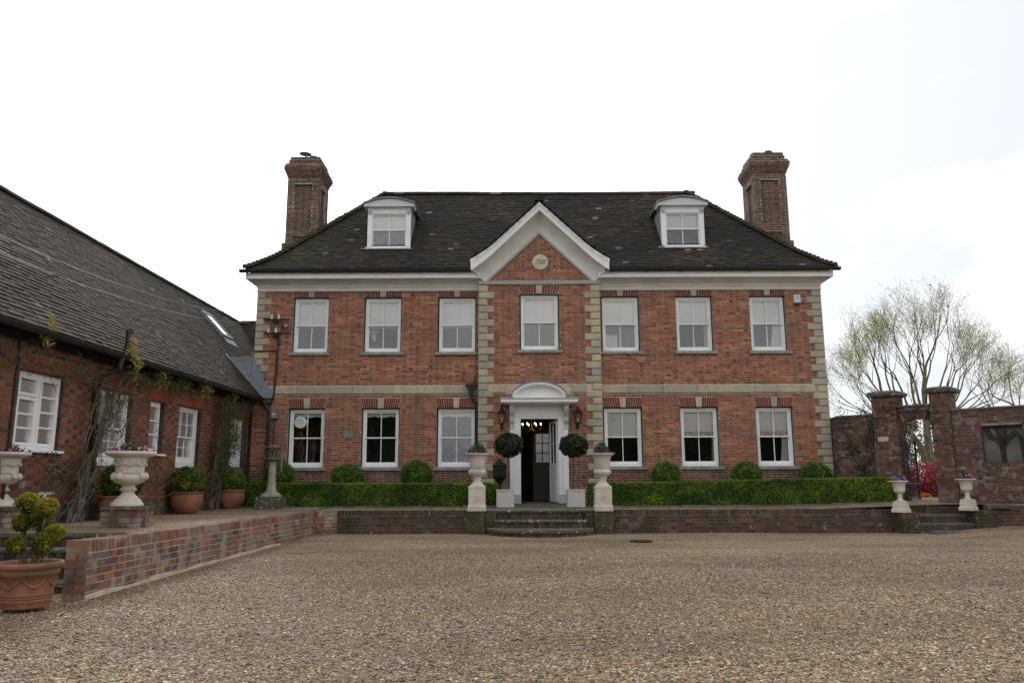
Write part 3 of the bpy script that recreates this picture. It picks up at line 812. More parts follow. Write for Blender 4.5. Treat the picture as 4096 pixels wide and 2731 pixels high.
pieces(house, [s_ for s_ in sp if damp(s_)], 'brick', 'lower_brick', 'damp_brick', 0)
# band course and quoins
def band(fr, a, b):
    x = a
    while x < b - .05:
        ln = rng.uniform(.5, .95)
        e = min(x + ln, b)
        if b - e < .25: e = b
        m_ = MB(); m_.bevbox(fr, x, e - .006, -.02, .045, 3.356, 3.551, .006, 0, rng.random()); m_.build('band_stone', 'stone', house)
        x = e
band(FR, .33, PL - .0); band(FR, PR, 14.7); band(FP, PL + .36, 6.62); band(FP, 8.33, PR - .36)
def quoins(xc, side, y0, zt, zb, pitch, ll, ls_, first_long, ybk):
    z = zt; k = 0
    while z - pitch > zb - .05:
        lg = (k % 2 == 0) == first_long
        ln = (ll if lg else ls_) * rng.uniform(.95, 1.05)
        x0, x1 = (xc - .035, xc + ln) if side > 0 else (xc - ln, xc + .035)
        m_ = MB(); r = rng.random()
        fr = (V((0, y0, 0)), X, S)
        za, zb_ = z - pitch + .010, z
        b = .02
        # block that turns the corner: bevelled front and outer side
        yb = y0 + (.30 if not lg else .18) if ybk else y0 + .10
        m_.bevbox(fr, x0, x1, -(yb - y0), .04, za, zb_, b, 0, r)
        m_.build('quoin_stone', 'stone', house)
        z -= pitch; k += 1
quoins(0, 1, 0, 6.10, 3.72, .1815, .34, .19, False, True)
quoins(15.0, -1, 0, 6.10, .5, .1835, .36, .22, False, True)
quoins(PL, 1, -.2, 6.215, .5, .1875, .38, .21, False, True)
quoins(PR, -1, -.2, 6.215, .5, .1875, .38, .22, False, True)
# windows
CUR_R = lambda d, top: [(d[1] - .30, d[1] - .05, top, .05)]
for k, d in WU.items():
    fr = FP if k == 4 else FR
    cur = None
    if k == 6: cur = [(d[1] - .17, d[1] - .05, ZU1 - .1, .0)]
    if k == 7: cur = [(d[1] - .38, d[1] - .06, ZU1 - .1, .10)]
    sash_window(house, fr, d[0], d[1], ZU0 + (.01 if k == 4 else 0), ZU1 + (.025 if k == 4 else 0), -.10, blind=.53 if k in (1, 2, 3) else .485, curtain=cur, rev=RV(d, ZU0 + (.01 if k == 4 else 0), ZU1 + (.02 if k == 4 else 0)))
    flat_arch(house, fr, d[0], d[1], 5.965 + (.03 if k == 4 else 0), 6.145 + (.055 if k == 4 else 0), nb=6)
for k, d in WL.items():
    if k <= 3:
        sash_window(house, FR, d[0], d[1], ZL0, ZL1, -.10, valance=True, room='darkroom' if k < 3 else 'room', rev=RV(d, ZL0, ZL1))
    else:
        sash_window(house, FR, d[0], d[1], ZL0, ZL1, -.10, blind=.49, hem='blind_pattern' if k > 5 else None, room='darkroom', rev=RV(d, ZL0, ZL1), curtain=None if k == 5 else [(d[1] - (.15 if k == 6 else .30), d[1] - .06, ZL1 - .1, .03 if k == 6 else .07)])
    flat_arch(house, FR, d[0], d[1], 2.992, 3.235, nb=7, splay=.06)
# things standing in the rooms just behind the panes
b = MB(); b.lathe([(.06, 0), (.06, .18), (.12, .2), (.09, .38)], (3.02, .52, 4.85), 16); setp(b.build('table_lamp', 'blind'), 'pale lampshade seen through the second upper window from the left', 'lamp')
b = MB(); b.box(9.30, 9.62, .60, .64, 4.40, 5.02); b.box(9.27, 9.30, .60, .65, 4.38, 5.05); b.box(9.62, 9.65, .60, .65, 4.38, 5.05); setp(b.build('picture_frame', 'blind'), 'pale framed board leaning behind the upper window right of the pediment', 'picture')
b = MB()
for k in range(9):
    x = 5.0 + .085 * k; b.lathe([(.02, 0), (.022, .1), (.012, .13), (.012, .2)], (x, .42, 1.50), 8)
b.build('glassware', 'greybox'); setp(bpy.data.objects['glassware'], 'row of glassware on the inner sill of the lower window by the downpipe', 'glassware', kind='stuff')
# round extractor in the kitchen window, brass disc in the right one
b = MB(); fr = FR
cyl = lambda r0, y0, r1, y1, c, n=28: [[V((c[0] + r * math.cos(2 * math.pi * k / n), y, c[1] + r * math.sin(2 * math.pi * k / n))) for k in range(n)] for r, y in ((r0, y0), (r1, y1))]
c = (1.245, 2.62)
b.sweep(cyl(.15, .17, .15, .05, c) + cyl(.15, .05, .135, .035, c) + cyl(.118, .035, .118, .06, c) + cyl(.118, .06, .02, .062, c), close=True)
for k in range(-4, 5):
    hh = math.sqrt(max(0, .118 ** 2 - (k * .026) ** 2)); b.box(c[0] + k * .026 - .005, c[0] + k * .026 + .005, .036, .05, c[1] - hh, c[1] + hh)
setp(b.build('extractor_fan', 'plastic', smooth=False), 'round white slatted extractor fan set into the kitchen window pane', 'fan')
b = MB(); b.sweep(cyl(.001, .118, .052, .118, (9.44, 2.735)) + cyl(.052, .118, .052, .14, (9.44, 2.735)), close=True)
b.box(9.39, 9.49, .112, .118, 2.73, 2.74); b.box(9.435, 9.445, .112, .118, 2.69, 2.78); setp(b.build('window_vent', 'gold'), 'small round brass vent in the lower window right of the door', 'vent')

# ------------------------------------------------------------------ cornice, gutter
OX, OY = .24, .40
prof = [(0, 6.11), (.07, 6.115), (.07, 6.14), (.12, 6.15), (.12, 6.19), (.16, 6.205)]
for k in range(9):
    t = k / 8 * math.pi / 2
    prof.append((.18 + .72 * (1 - math.cos(t)), 6.21 + .155 * math.sin(t)))
prof += [(1.0, 6.368), (1.0, 6.515), (.9, 6.53)]
def cornice_path(pts):
    secs = []
    for (x, y, dx, dy) in pts:
        secs.append([V((x + dx * OX * d, y + dy * OY * d, z)) for d, z in prof])
    return secs
mb = MB(); mb.sweep(cornice_path([(0, 6, -1, 0), (0, 0, -1, -1), (PL, 0, 0, -1)]))
mb.sweep(cornice_path([(PR, 0, 0, -1), (15, 0, 1, -1), (15, 6, 1, 0)]))
mb.build('cornice', 'cream_wall', house)
mb = MB()
mb.sweep([[V((x, -OY - .004, 6.368)), V((x, -OY - .02, 6.368)), V((x, -OY - .02, 6.52)), V((x, -OY - .004, 6.52))] for x in (-OX, 5.86)], close=True)
mb.sweep([[V((x, -OY - .004, 6.368)), V((x, -OY - .02, 6.368)), V((x, -OY - .02, 6.52)), V((x, -OY - .004, 6.52))] for x in (9.14, 15 + OX)], close=True)
mb.build('fascia_board', 'white', house)
mb = MB()
for (a, b_) in ((0.0, PL), (PR, 15.0)):
    mb.box(a - .05, b_ + (.05 if b_ == 15 else 0), -.05, .0, 6.105, 6.15)
mb.build('wall_moulding', 'trimsh', house)
def gutter(x0, x1):
    g = MB(); secs = []
    for x in (x0, x1):
        secs.append([V((x, -.50 + .075 * math.cos(t), 6.585 + .08 * math.sin(t))) for t in [math.pi + math.pi * k / 8 for k in range(9)]] + [V((x, -.50 + .065 * math.cos(t), 6.585 + .07 * math.sin(t))) for t in [2 * math.pi - math.pi * k / 8 for k in range(9)]])
    g.sweep(secs, close=True)
    x = x0 + .2
    while x < x1:
        g.box(x - .012, x + .012, -.58, -.42, 6.495, 6.512); x += .9
    g.build('gutter', 'black', house)
gutter(-.37, 5.74); gutter(9.24, 15.40)

# ------------------------------------------------------------------ main roof
XL, XR, YF, ZE = -.22, 15.27, -.52, 6.60
KX = .93
def hh(n):
    return .72 * n if n < .3 else (.216 + .88 * (n - .3) if n < .72 else .586 + 1.055 * (n - .72))
def hinv(z):
    return z / .72 if z < .216 else (.3 + (z - .216) / .88 if z < .586 else .72 + (z - .586) / 1.055)
NR = 3.31
YB = YF + 2 * NR
ns = [0, .3, .72, 1.1, 1.5, 1.83, 2.2, NR]
mb = MB()
for a, b_ in zip(ns, ns[1:]):
    za, zb = ZE + hh(a), ZE + hh(b_)
    ga, gb = max(0, (8.40 - za) / .955 - .05), max(0, (8.40 - zb) / .955 - .05)
    mb.face([(XL + KX * a, YF + a, za), (7.522 - ga, YF + a, za), (7.522 - gb, YF + b_, zb), (XL + KX * b_, YF + b_, zb)])
    mb.face([(7.522 + ga, YF + a, za), (XR - KX * a, YF + a, za), (XR - KX * b_, YF + b_, zb), (7.522 + gb, YF + b_, zb)])
    mb.face([(XR - KX * a, YB - a, za), (XL + KX * a, YB - a, za), (XL + KX * b_, YB - b_, zb), (XR - KX * b_, YB - b_, zb)])
    mb.face([(XL + KX * a, YB - a, za), (XL + KX * a, YF + a, za), (XL + KX * b_, YF + b_, zb), (XL + KX * b_, YB - b_, zb)])
    mb.face([(XR - KX * a, YF + a, za), (XR - KX * a, YB - a, za), (XR - KX * b_, YB - b_, zb), (XR - KX * b_, YF + b_, zb)])
mb.face([(XL, .02, ZE), (XR, .02, ZE), (XR, YB, ZE - .02), (XL, YB, ZE - .02)])
mb.face([(XL, YF, ZE), (5.8, YF, ZE), (5.8, .02, ZE), (XL, .02, ZE)]); mb.face([(9.25, YF, ZE), (XR, YF, ZE), (XR, .02, ZE), (9.25, .02, ZE)])
roof = mb.build('roof', 'deck', house)
GXC, GZR = 7.522, 8.40
ghalf = lambda z: max(0, (GZR - z) / .955)
DOR = [(2.76, 3.96), (10.96, 12.15)]
DY = .5
def row_ns(g):
    out = [0.]; n = 0
    while n < NR - .02:
        sl = .72 if n < .3 else (.88 if n < .72 else 1.055)
        n += g / math.sqrt(1 + sl * sl); out.append(min(n, NR))
    return out
rows = row_ns(.105)
tiles = []
for k, (n0, n1) in enumerate(zip(rows, rows[1:])):
    z0, z1 = ZE + hh(n0), ZE + hh(n1)
    Sv = V((0, n1 - n0, z1 - z0)); nrm = V((0, -Sv.z, Sv.y)).normalized()
    x = XL + KX * n0 + (.085 if k % 2 else 0) - .1
    while x < XR - KX * n0:
        wd = rng.uniform(.155, .168)
        c = x + wd / 2; yc = YF + n0; skip = False
        if c < XL + KX * n0 - .02 or c > XR - KX * n0 + .02: skip = True
        if abs(c - GXC) < ghalf(z0) - .06: skip = True
        for a, b_ in DOR:
            if a - .03 < c < b_ + .03 and yc > DY - .07 and z0 < 8.62: skip = True
        if not skip:
            lift = rng.uniform(.010, .026)
            tiles.append((V((x, yc, z0)) + nrm * .006, V((wd, 0, rng.uniform(-.004, .004))), Sv * 1.12, nrm * lift, (.999 if rng.random() < .007 else min(.95, max(0, .42 + .5 * noise.noise(V((c * .55, z0 * .9, 3))) + rng.gauss(0, .24))))))
        x += wd + .004
def mossy(c):
    v = noise.noise(V((c.x * .45, c.y * .8 + c.z * .5, 5))) * .55 + .62 * max(0, 1 - (c.x + .4 - (c.y + .5)) / 2.2) + .25 * sst(9.6, 10.02, c.z) + (.5 if 10.4 < c.x < 10.95 and c.z < 8.7 else 0) - .05
    return rng.random() < v
tm = [t for t in tiles if mossy(t[0])]; tmi = set(id(t) for t in tm)
pieces(roof, [t for t in tiles if id(t) not in tmi], 'tile', 'tile', 'tile', 230)
pieces(roof, tm, 'tile', 'tile', 'tile_moss', 70)
side = []
for (xx, sg) in ((XL, 1), (XR, -1)):
    for k, (n0, n1) in enumerate(zip(rows, rows[1:])):
        z0, z1 = ZE + hh(n0), ZE + hh(n1)
        Sv = V((sg * KX * (n1 - n0), 0, z1 - z0)); nrm = V((-sg * Sv.z, 0, abs(Sv.x))).normalized()
        y = YF + n0
        while y < YB - n0 - .1:
            side.append((V((xx + sg * KX * n0, y if sg < 0 else y + .16, z0)) + nrm * .006, V((0, .16 * (1 if sg < 0 else -1), 0)), Sv * 1.12, nrm * .018, rng.random())); y += .165
pieces(roof, side, 'tile', 'side_tile', 'tile', 0)
hips = []
for (xx, sg) in ((XL, 1), (XR, -1)):
    for (n0, n1) in zip(rows, rows[1:]):
        p0 = V((xx + sg * KX * n0, YF + n0, ZE + hh(n0))); p1 = V((xx + sg * KX * n1, YF + n1, ZE + hh(n1)))
        d = (p1 - p0); side_ = d.cross(UP).normalized(); nn = side_.cross(d).normalized()
        hips.append((p0 - side_ * .11 + nn * (.02 + rng.uniform(0, .015)), side_ * .22, d * 1.25 + nn * -.035, nn * .10, rng.random()))
pieces(roof, hips, 'bonnet', 'hip_tile', 'tile_moss', 120)
ridge = []
x = XL + KX * NR - .1
while x < XR - KX * NR + .1:
    zr = ZE + hh(NR)
    ridge.append((V((x, YF + NR - .12, zr - .055 + rng.uniform(-.002, .002) + .02 * math.sin(x * .5))), V((0, .24, 0)), V((.35, 0, 0)), V((0, 0, .115)), rng.random())); x += .335
pieces(roof, ridge, 'ridge', 'ridge_tile', 'tile', 60)

# ------------------------------------------------------------------ pediment gable
GY = -.62
o_l = [(5.70, 6.80), (6.0, 6.985), (6.25, 7.165), (GXC, 8.36)]
i_l = [(5.72, 6.515), (6.02, 6.735), (6.25, 6.93), (GXC, 8.155)]
w_l = [(6.075, 6.315), (6.3, 6.53), (6.5, 6.725), (GXC, 7.71)]
mir = lambda l: [(2 * GXC - x, z) for x, z in reversed(l[:-1])]
fo, fi, fw = o_l + mir(o_l), i_l + mir(i_l), w_l + mir(w_l)
secs = []
for (a, b_) in zip(fo, fi):
    secs.append([V((a[0], GY, a[1])), V((b_[0], GY, b_[1])), V((b_[0], GY + .05, b_[1])), V((a[0], GY + .05, a[1]))])
mb = MB(); mb.sweep(secs, close=True)
secs = [[V((a[0], GY - .02, a[1] + .012)), V((a[0] * .7 + b_[0] * .3, GY - .02, a[1] * .7 + b_[1] * .3)), V((a[0] * .7 + b_[0] * .3, GY, a[1] * .7 + b_[1] * .3)), V((a[0], GY, a[1] + .012))] for a, b_ in zip(fo, fi)]
mb.sweep(secs, close=True); mb.build('raking_fascia', 'white', house)
secs = []
for (b_, c) in zip(fi, fw):
    row = []
    for k in range(9):
        t = k / 8 * math.pi / 2
        q, yy = math.sin(t), 1 - math.cos(t)       # cove: leaves the fascia level, meets the wall upright
        row.append(V((b_[0] + (c[0] - b_[0]) * yy, GY + .05 + (-.215 - GY - .05) * q, b_[1] + (c[1] - b_[1]) * yy)))
    secs.append(row)
mb = MB(); mb.sweep(secs); mb.build('raking_cove', 'cream_wall', house)
br = [(6.155, 6.31), (GXC, 7.60), (2 * GXC - 6.155, 6.31)]
w3 = [w_l[0], w_l[-1], (2 * GXC - w_l[0][0], w_l[0][1])]
mb = MB(); mb.sweep([[V((a[0], -.235, a[1])), V((b_[0], -.235, b_[1])), V((b_[0], -.19, b_[1])), V((a[0], -.19, a[1]))] for a, b_ in zip(w3, br)], close=True)
mb.sweep([[V((a[0] * .5 + b_[0] * .5, -.26, a[1] * .5 + b_[1] * .5)), V((a[0] * .2 + b_[0] * .8, -.26, a[1] * .2 + b_[1] * .8)), V((a[0] * .2 + b_[0] * .8, -.235, a[1] * .2 + b_[1] * .8)), V((a[0] * .5 + b_[0] * .5, -.235, a[1] * .5 + b_[1] * .5))] for a, b_ in zip(w3, br)], close=True)
mb.build('raking_moulding', 'greytrim', house)
mb = MB(); mb.box(5.90, 9.11, -.27, -.19, 6.235, 6.315); mb.box(5.88, 9.13, -.29, -.19, 6.285, 6.312); mb.build('string_moulding', 'greytrim', house)
# returns of the cove at the pediment's two feet
mb = MB()
for sg in (-1, 1):
    cx = GXC + sg * (GXC - 5.72)
    px = PL if sg < 0 else PR
    secs = []
    for k in range(9):
        t = k / 8 * math.pi / 2
        xx = px + (cx - px) * (1 - math.cos(t)); zz = 6.30 + .215 * math.sin(t)
        secs.append([V((xx, GY + .02, zz if k else 6.3)), V((xx, .0, zz))])
    secs = [[V((px, -.21, 6.30)), V((px, 0, 6.30))]] + [[V((p[0].x, -.21 + (GY + .23) * (k / 8) ** .6, p[0].z)), p[1]] for k, p in enumerate(secs)]
    mb.sweep(secs)
    xs = 5.70 if sg < 0 else 2 * GXC - 5.70
    mb.face([(xs, GY, 6.515), (xs, -.3, 6.515), (xs, -.3, 6.80), (xs, GY, 6.80)])
mb.build('cornice_return', 'white', house)
# gable roof tiles
groof = MB(); gt = []
for sg in (-1, 1):
    prev = None
    for (x0, z0), (x1, z1) in zip(o_l, o_l[1:]):
        a0, a1 = (x0, x1) if sg < 0 else (2 * GXC - x0, 2 * GXC - x1)
        groof.face([(a0, GY - .02, z0 + .02), (a1, GY - .02, z1 + .02), (a1, 1.4, z1 + .02), (a0, 1.4, z0 + .02)])
        L_ = math.hypot(x1 - x0, z1 - z0); nr = max(1, round(L_ / .105))
        for k in range(nr):
            q0, q1 = k / nr, (k + 1) / nr
            xa, xb = a0 + (a1 - a0) * q0, a0 + (a1 - a0) * q1; za, zb = z0 + (z1 - z0) * q0 + .03, z0 + (z1 - z0) * q1 + .03
            Sv = V((xb - xa, 0, zb - za)); nrm = V((-Sv.z * (1 if Sv.x > 0 else -1), 0, abs(Sv.x))).normalized()
            y = GY - .05 - (.08 if k % 2 else 0)
            while y < 1.4:
                n_main = hinv(za - ZE)
                if YF + n_main > y - .1:
                    X_ = V((0, .16, 0)) if sg > 0 else V((0, -.16, 0))
                    gt.append((V((xa, y if sg > 0 else y + .16, za)) + nrm * .004, X_, Sv * 1.12, nrm * rng.uniform(.018, .03), rng.random()))
                y += .165
groof.build('gable_roof', 'deck', house)
pieces(bpy.data.objects['gable_roof'], gt, 'tile', 'gable_tile', 'tile', 150)
rt_ = []
y = GY - .07
while y < 1.3:
    rt_.append((V((GXC - .12, y, GZR - .0)), V((.24, 0, 0)), V((0, .33, 0)), V((0, 0, .11)), rng.random())); y += .33
pieces(bpy.data.objects['gable_roof'], rt_, 'ridge', 'gable_ridge_tile', 'tile', 20)
# medallion with the script letters P M
mb = MB(); c = (7.542, 6.838)
mb.sweep(cyl(.21, -.19, .21, -.235, c, 40) + cyl(.21, -.235, .185, -.245, c, 40), close=True); med = mb.build('medallion', 'trimsh', house)
mb = MB(); mb.sweep(cyl(.186, -.22, .186, -.249, c, 40), close=True); mb.build('medallion_face', 'plaque', med)
def stroke(mb, pts, wd, y):
    K = 14; P_ = []
    n = len(pts)
    for i in range(n - 1):
        p0, p1, p2, p3 = pts[max(i - 1, 0)], pts[i], pts[i + 1], pts[min(i + 2, n - 1)]
        for k in range(K):
            t = k / K
            P_.append(tuple(.5 * (2 * p1[j] + (p2[j] - p0[j]) * t + (2 * p0[j] - 5 * p1[j] + 4 * p2[j] - p3[j]) * t * t + (3 * p1[j] - p0[j] - 3 * p2[j] + p3[j]) * t ** 3) for j in (0, 1)))
    P_.append(pts[-1])
    secs = []
    for i, p in enumerate(P_):
        a, b_ = P_[max(0, i - 1)], P_[min(len(P_) - 1, i + 1)]
        d = V((b_[0] - a[0], 0, b_[1] - a[1])).normalized(); nn = V((-d.z, 0, d.x))
        t = i / (len(P_) - 1); ww = wd * (.45 + .55 * min(1, abs(d.z) * 1.2)) * (.5 + .5 * math.sin(math.pi * min(1, max(0, t * .9 + .05))))
        q = V((p[0], y, p[1])); secs.append([q - nn * ww, q + nn * ww, q + nn * ww + V((0, .008, 0)), q - nn * ww + V((0, .008, 0))])
    mb.sweep(secs, close=True)
mb = MB(); k = .186 / 395
f_ = lambda l: [(c[0] + (a - 790) * k, c[1] - (b_ - 915) * k) for a, b_ in l]
stroke(mb, f_([(545, 905), (540, 870), (590, 810), (680, 770), (770, 765), (810, 810), (790, 870), (720, 905), (690, 900)]), .010, -.256)
stroke(mb, f_([(725, 785), (690, 860), (645, 950), (590, 1030), (530, 1065), (470, 1050), (462, 1020)]), .012, -.256)
stroke(mb, f_([(690, 1035), (715, 1060), (760, 1045), (830, 950), (900, 840), (970, 775)]), .009, -.256)
stroke(mb, f_([(970, 775), (940, 860), (890, 960), (850, 1055)]), .012, -.256)
stroke(mb, f_([(850, 1055), (940, 960), (1040, 850), (1130, 770)]), .009, -.256)
stroke(mb, f_([(1130, 770), (1070, 860), (1010, 960), (1000, 1040), (1040, 1050), (1080, 1010)]), .012, -.256)
mb.build('lettering', 'letter', med)

# ------------------------------------------------------------------ dormers
def dormer(x0, x1):
    fr = (V((0, DY, 0)), X, S); z0, zt = 7.48, 8.635
    d = MB(); cw = .12
    d.fbox(fr, x0, x0 + cw, -.10, 0, z0, zt); d.fbox(fr, x1 - cw, x1, -.10, 0, z0, zt); d.fbox(fr, x0 + cw, x1 - cw, -.10, 0, zt - .17, zt)
    d.fbox(fr, x0 + cw, x1 - cw, -.10, .01, z0, z0 + .04)
    d.fbox(fr, x0 - .10, x1 + .02, -.03, .05, z0 - .035, z0)
    d.fbox(fr, x0 + .0, x1 - .0, 0, .035, zt - .02, zt + .0)
    ob = d.build('dormer', 'white', house)
    e = MB()      # entablature and segmental front
    e.fbox(fr, x0 - .10, x1 + .10, -.3, .12, zt + .005, zt + .085)
    K = 16; xa, xb = x0 - .12, x1 + .12
    arc = lambda h0, h1: [V((xa + (xb - xa) * k / K, 0, h0 + h1 * math.sin(math.pi * k / K))) for k in range(K + 1)]
    poly = [V((p.x, DY - .12, p.z)) for p in arc(zt + .085, .14)]
    e.prism(poly, V((0, .10, 0))); e.build('dormer_head', 'trimsh', ob)
    l = MB(); secs = []
    for p in arc(zt + .09, .15):
        secs.append([V((p.x, DY - .17, p.z)), V((p.x, DY - .17, p.z + .035)), V((p.x, 2.2, p.z + .035)), V((p.x, 2.2, p.z))])
    l.sweep(secs, close=True); l.build('dormer_roof', 'lead', ob)
    for xx in (x0 + .004, x1 - .016):
        l = MB(); l.prism([(xx, DY + .02, z0 - .1), (xx, DY + .02, zt + .1), (xx, 2.0, zt + .1)], V((.012, 0, 0))); l.build('dormer_cheek', 'lead', ob)
    l = MB(); l.prism([V((x0 - .16, DY - .16, z0 - .09)), V((x1 + .06, DY - .16, z0 - .09)), V((x1 + .03, DY - .04, z0 - .035)), V((x0 - .08, DY - .04, z0 - .035))], V((0, 0, .012))); l.build('lead_apron', 'lead', ob)
    for xx in (x0 + .01, x1 - .10):
        m_ = MB(); m_.fbox(fr, xx, xx + .09, .0, .06, zt - .13, zt); m_.fbox(fr, xx + .01, xx + .08, 0, .045, zt - .17, zt - .13); m_.build('bracket', 'greytrim', ob)
    # sash
    a, b_, c0, c1 = x0 + cw, x1 - cw, z0 + .04, zt - .17
    s = MB(); t = .035; zm = (c0 + c1) / 2
    for (q0, q1, nn) in ((zm - .01, c1, -.035), (c0, zm + .02, -.06)):
        s.fbox(fr, a, a + t, nn - .03, nn, q0, q1); s.fbox(fr, b_ - t, b_, nn - .03, nn, q0, q1); s.fbox(fr, a + t, b_ - t, nn - .03, nn, q0, q0 + t); s.fbox(fr, a + t, b_ - t, nn - .03, nn, q1 - t, q1)
        s.fbox(fr, (a + b_) / 2 - .01, (a + b_) / 2 + .01, nn - .028, nn - .002, q0 + t, q1 - t)
    s.build('dormer_sash', 'white', ob)
    for (q0, q1, nn) in ((zm + .03, c1 - .04, -.053), (c0 + .04, zm - .02, -.078)):
        for (u, v) in ((a + t, (a + b_) / 2 - .01), ((a + b_) / 2 + .01, b_ - t)):
            g = MB(); g.fbox(fr, u, v, nn - .004, nn, q0, q1); g.build('dormer_pane', 'glass', ob)
    bl = MB(); bl.fbox(fr, a, b_, -.14, -.13, zm + .02, c1); bl.build('dormer_blind', 'blind', ob)
    r = MB(); P = lambda u, y, z: V((u, y, z)); ya, yb = DY + .11, DY + 1.2
    r.face([P(a, yb, c0), P(b_, yb, c0), P(b_, yb, c1), P(a, yb, c1)]); r.face([P(a, ya, c0), P(a, yb, c0), P(a, yb, c1), P(a, ya, c1)]); r.face([P(b_, ya, c0), P(b_, yb, c0), P(b_, yb, c1), P(b_, ya, c1)])
    r.face([P(a, ya, c0), P(b_, ya, c0), P(b_, yb, c0), P(a, yb, c0)]); r.face([P(a, ya, c1), P(b_, ya, c1), P(b_, yb, c1), P(a, yb, c1)]); r.build('dormer_room', 'room', ob)
for d in DOR: dormer(*d)

# ------------------------------------------------------------------ chimneys
def lay_bricks_c(*a, **k): return lay_bricks(*a, course=.071, joint=.019, **k)
def chimney(x0, x1, y0, y1, z0, zneck, step, left):
    root = MB(); root.box(x0 + .095, x1 - .095, y0 + .095, y1, z0, zneck + .55); ch = root.build('chimney', 'mortar_chimney', house)
    sp = []
    pan = [(.20, x1 - x0 - .22, zneck - 1.62, zneck - .22), (.20, x1 - x0 - .22, zneck - 2.35, zneck - 1.84)]
    fr = (V((x0, y0, 0)), X, S)
    sp += lay_bricks_c(fr, x1 - x0, z0, zneck, pan)
    frp = (V((x0, y0 + .09, 0)), X, S)
    for p in pan: sp += lay_bricks_c(frp, p[1], p[2], p[3], [], u0=p[0])
    sx = x1 if left else x0
    sd = V((1, 0, 0)) if left else V((-1, 0, 0))
    frs = (V((sx, y0 if left else y1, 0)), Y if left else -Y, sd)
    ps = [(.22, y1 - y0 - .22, zneck - 1.62, zneck - .22)]
    sp += lay_bricks_c(frs, y1 - y0, z0, zneck, ps)
    frs2 = (V((sx - sd.x * .09, y0 if left else y1, 0)), Y if left else -Y, sd)
    sp += lay_bricks_c(frs2, ps[0][1], ps[0][2], ps[0][3], [], u0=ps[0][0])
    m_ = MB(); b2 = .052
    wall_panel(m_, fr, x1 - x0, z0, zneck, pan); wall_panel(m_, frs, y1 - y0, z0, zneck, ps)
    reveals(m_, fr, pan, .09); reveals(m_, frs, ps, .09)
    wall_panel(m_, (V((x0 if left else x1, y0, 0)), Y, V((-sd.x, 0, 0))), y1 - y0, z0, zneck, [])
    m_.build('chimney_face', 'mortar_chimney', ch)
    zz = zneck
    for k, off in enumerate((.025, .05, .08, .105, .105, .07, .0, .0)):
        a, b_, c, d = x0 - off, x1 + off, y0 - off, y1 + off
        q = MB(); q.box(a + .01, b_ - .01, c + .01, d - .01, zz - .005, zz + .071); q.build('corbel_core', 'mortar_chimney', ch)
        for (f_, L_) in (((V((a, c, 0)), X, S), b_ - a), ((V((b_ if left else a, c if left else d, 0)), Y if left else -Y, sd), d - c)):
            sp += lay_bricks_c(f_, L_, zz, zz + .071, [], phase=k)
        zz += .071
    # stepped foot
    for (f_, L_) in (((V((x0 - (.09 if left else 0), y0 - .03, 0)), X, S), x1 - x0 + .09),):
        sp += lay_bricks_c(f_, L_, z0, z0 + .95, [])
    q = MB(); q.box(x0 - (.09 if left else -.3), x1 + (-.3 if left else .09), y0 - .025, y1, z0, z0 + .95); q.build('chimney_foot', 'mortar_chimney', ch)
    vs, fs = UNIT['brick']; m_ = MB()
    for (o, x, y, z, r) in sp: m_.mesh([o + x * a + y * b_ + z * c for a, b_, c in vs], fs, 0, r)
    m_.build('chimney_brick', 'chimney_brick', ch, kind='stuff')
    return ch, zz
ch, zt = chimney(.0, .97, 2.0, 3.05, 7.15, 10.17, .1, True)
m_ = MB(); m_.box(.03, .94, 2.03, 3.02, zt, zt + .10); m_.build('chimney_cap', 'lichen_slab', ch)
zt += .1
m_ = MB(); m_.lathe([(.14, 0), (.13, .06), (.10, .12)], (.40, 2.4, zt), 14); m_.build('chimney_pot', 'terracotta', ch)
m_ = MB(); m_.tube([(.62, 2.5, zt), (.62, 2.5, zt + .16)], .05, 10); m_.lathe([(.13, .17), (.13, .20), (.02, .24)], (.62, 2.5, zt), 16); m_.build('flue_cowl', 'greybox', ch)
m_ = MB(); m_.lathe([(.02, 0), (.19, .03), (.02, .06)], (.38, 2.4, zt + .22), 16); m_.tube([(.40, 2.4, zt + .1), (.39, 2.4, zt + .24)], .02, 6); m_.build('rain_cap', 'greybox', ch)
ch, zt = chimney(14.10, 15.08, 2.0, 3.1, 7.15, 10.24, .1, False)
m_ = MB(); m_.box(14.13, 15.05, 2.03, 3.07, zt, zt + .10); m_.build('chimney_cap', 'lichen_slab', ch)
m_ = MB(); m_.lathe([(.14, 0), (.15, .06), (.13, .10)], (14.30, 2.4, zt + .10), 16); m_.build('chimney_pot', 'terracotta', ch)
m_ = MB(); m_.lathe([(.14, 0), (.15, .05), (.13, .07)], (14.72, 2.4, zt + .10), 16); m_.build('chimney_pot', 'terracotta', ch)
m_ = MB(); m_.lathe([(.12, 0), (.15, .04), (.15, .08), (.10, .13), (.02, .15)], (14.72, 2.4, zt + .16), 16); m_.build('pot_cowl', 'iron', ch)
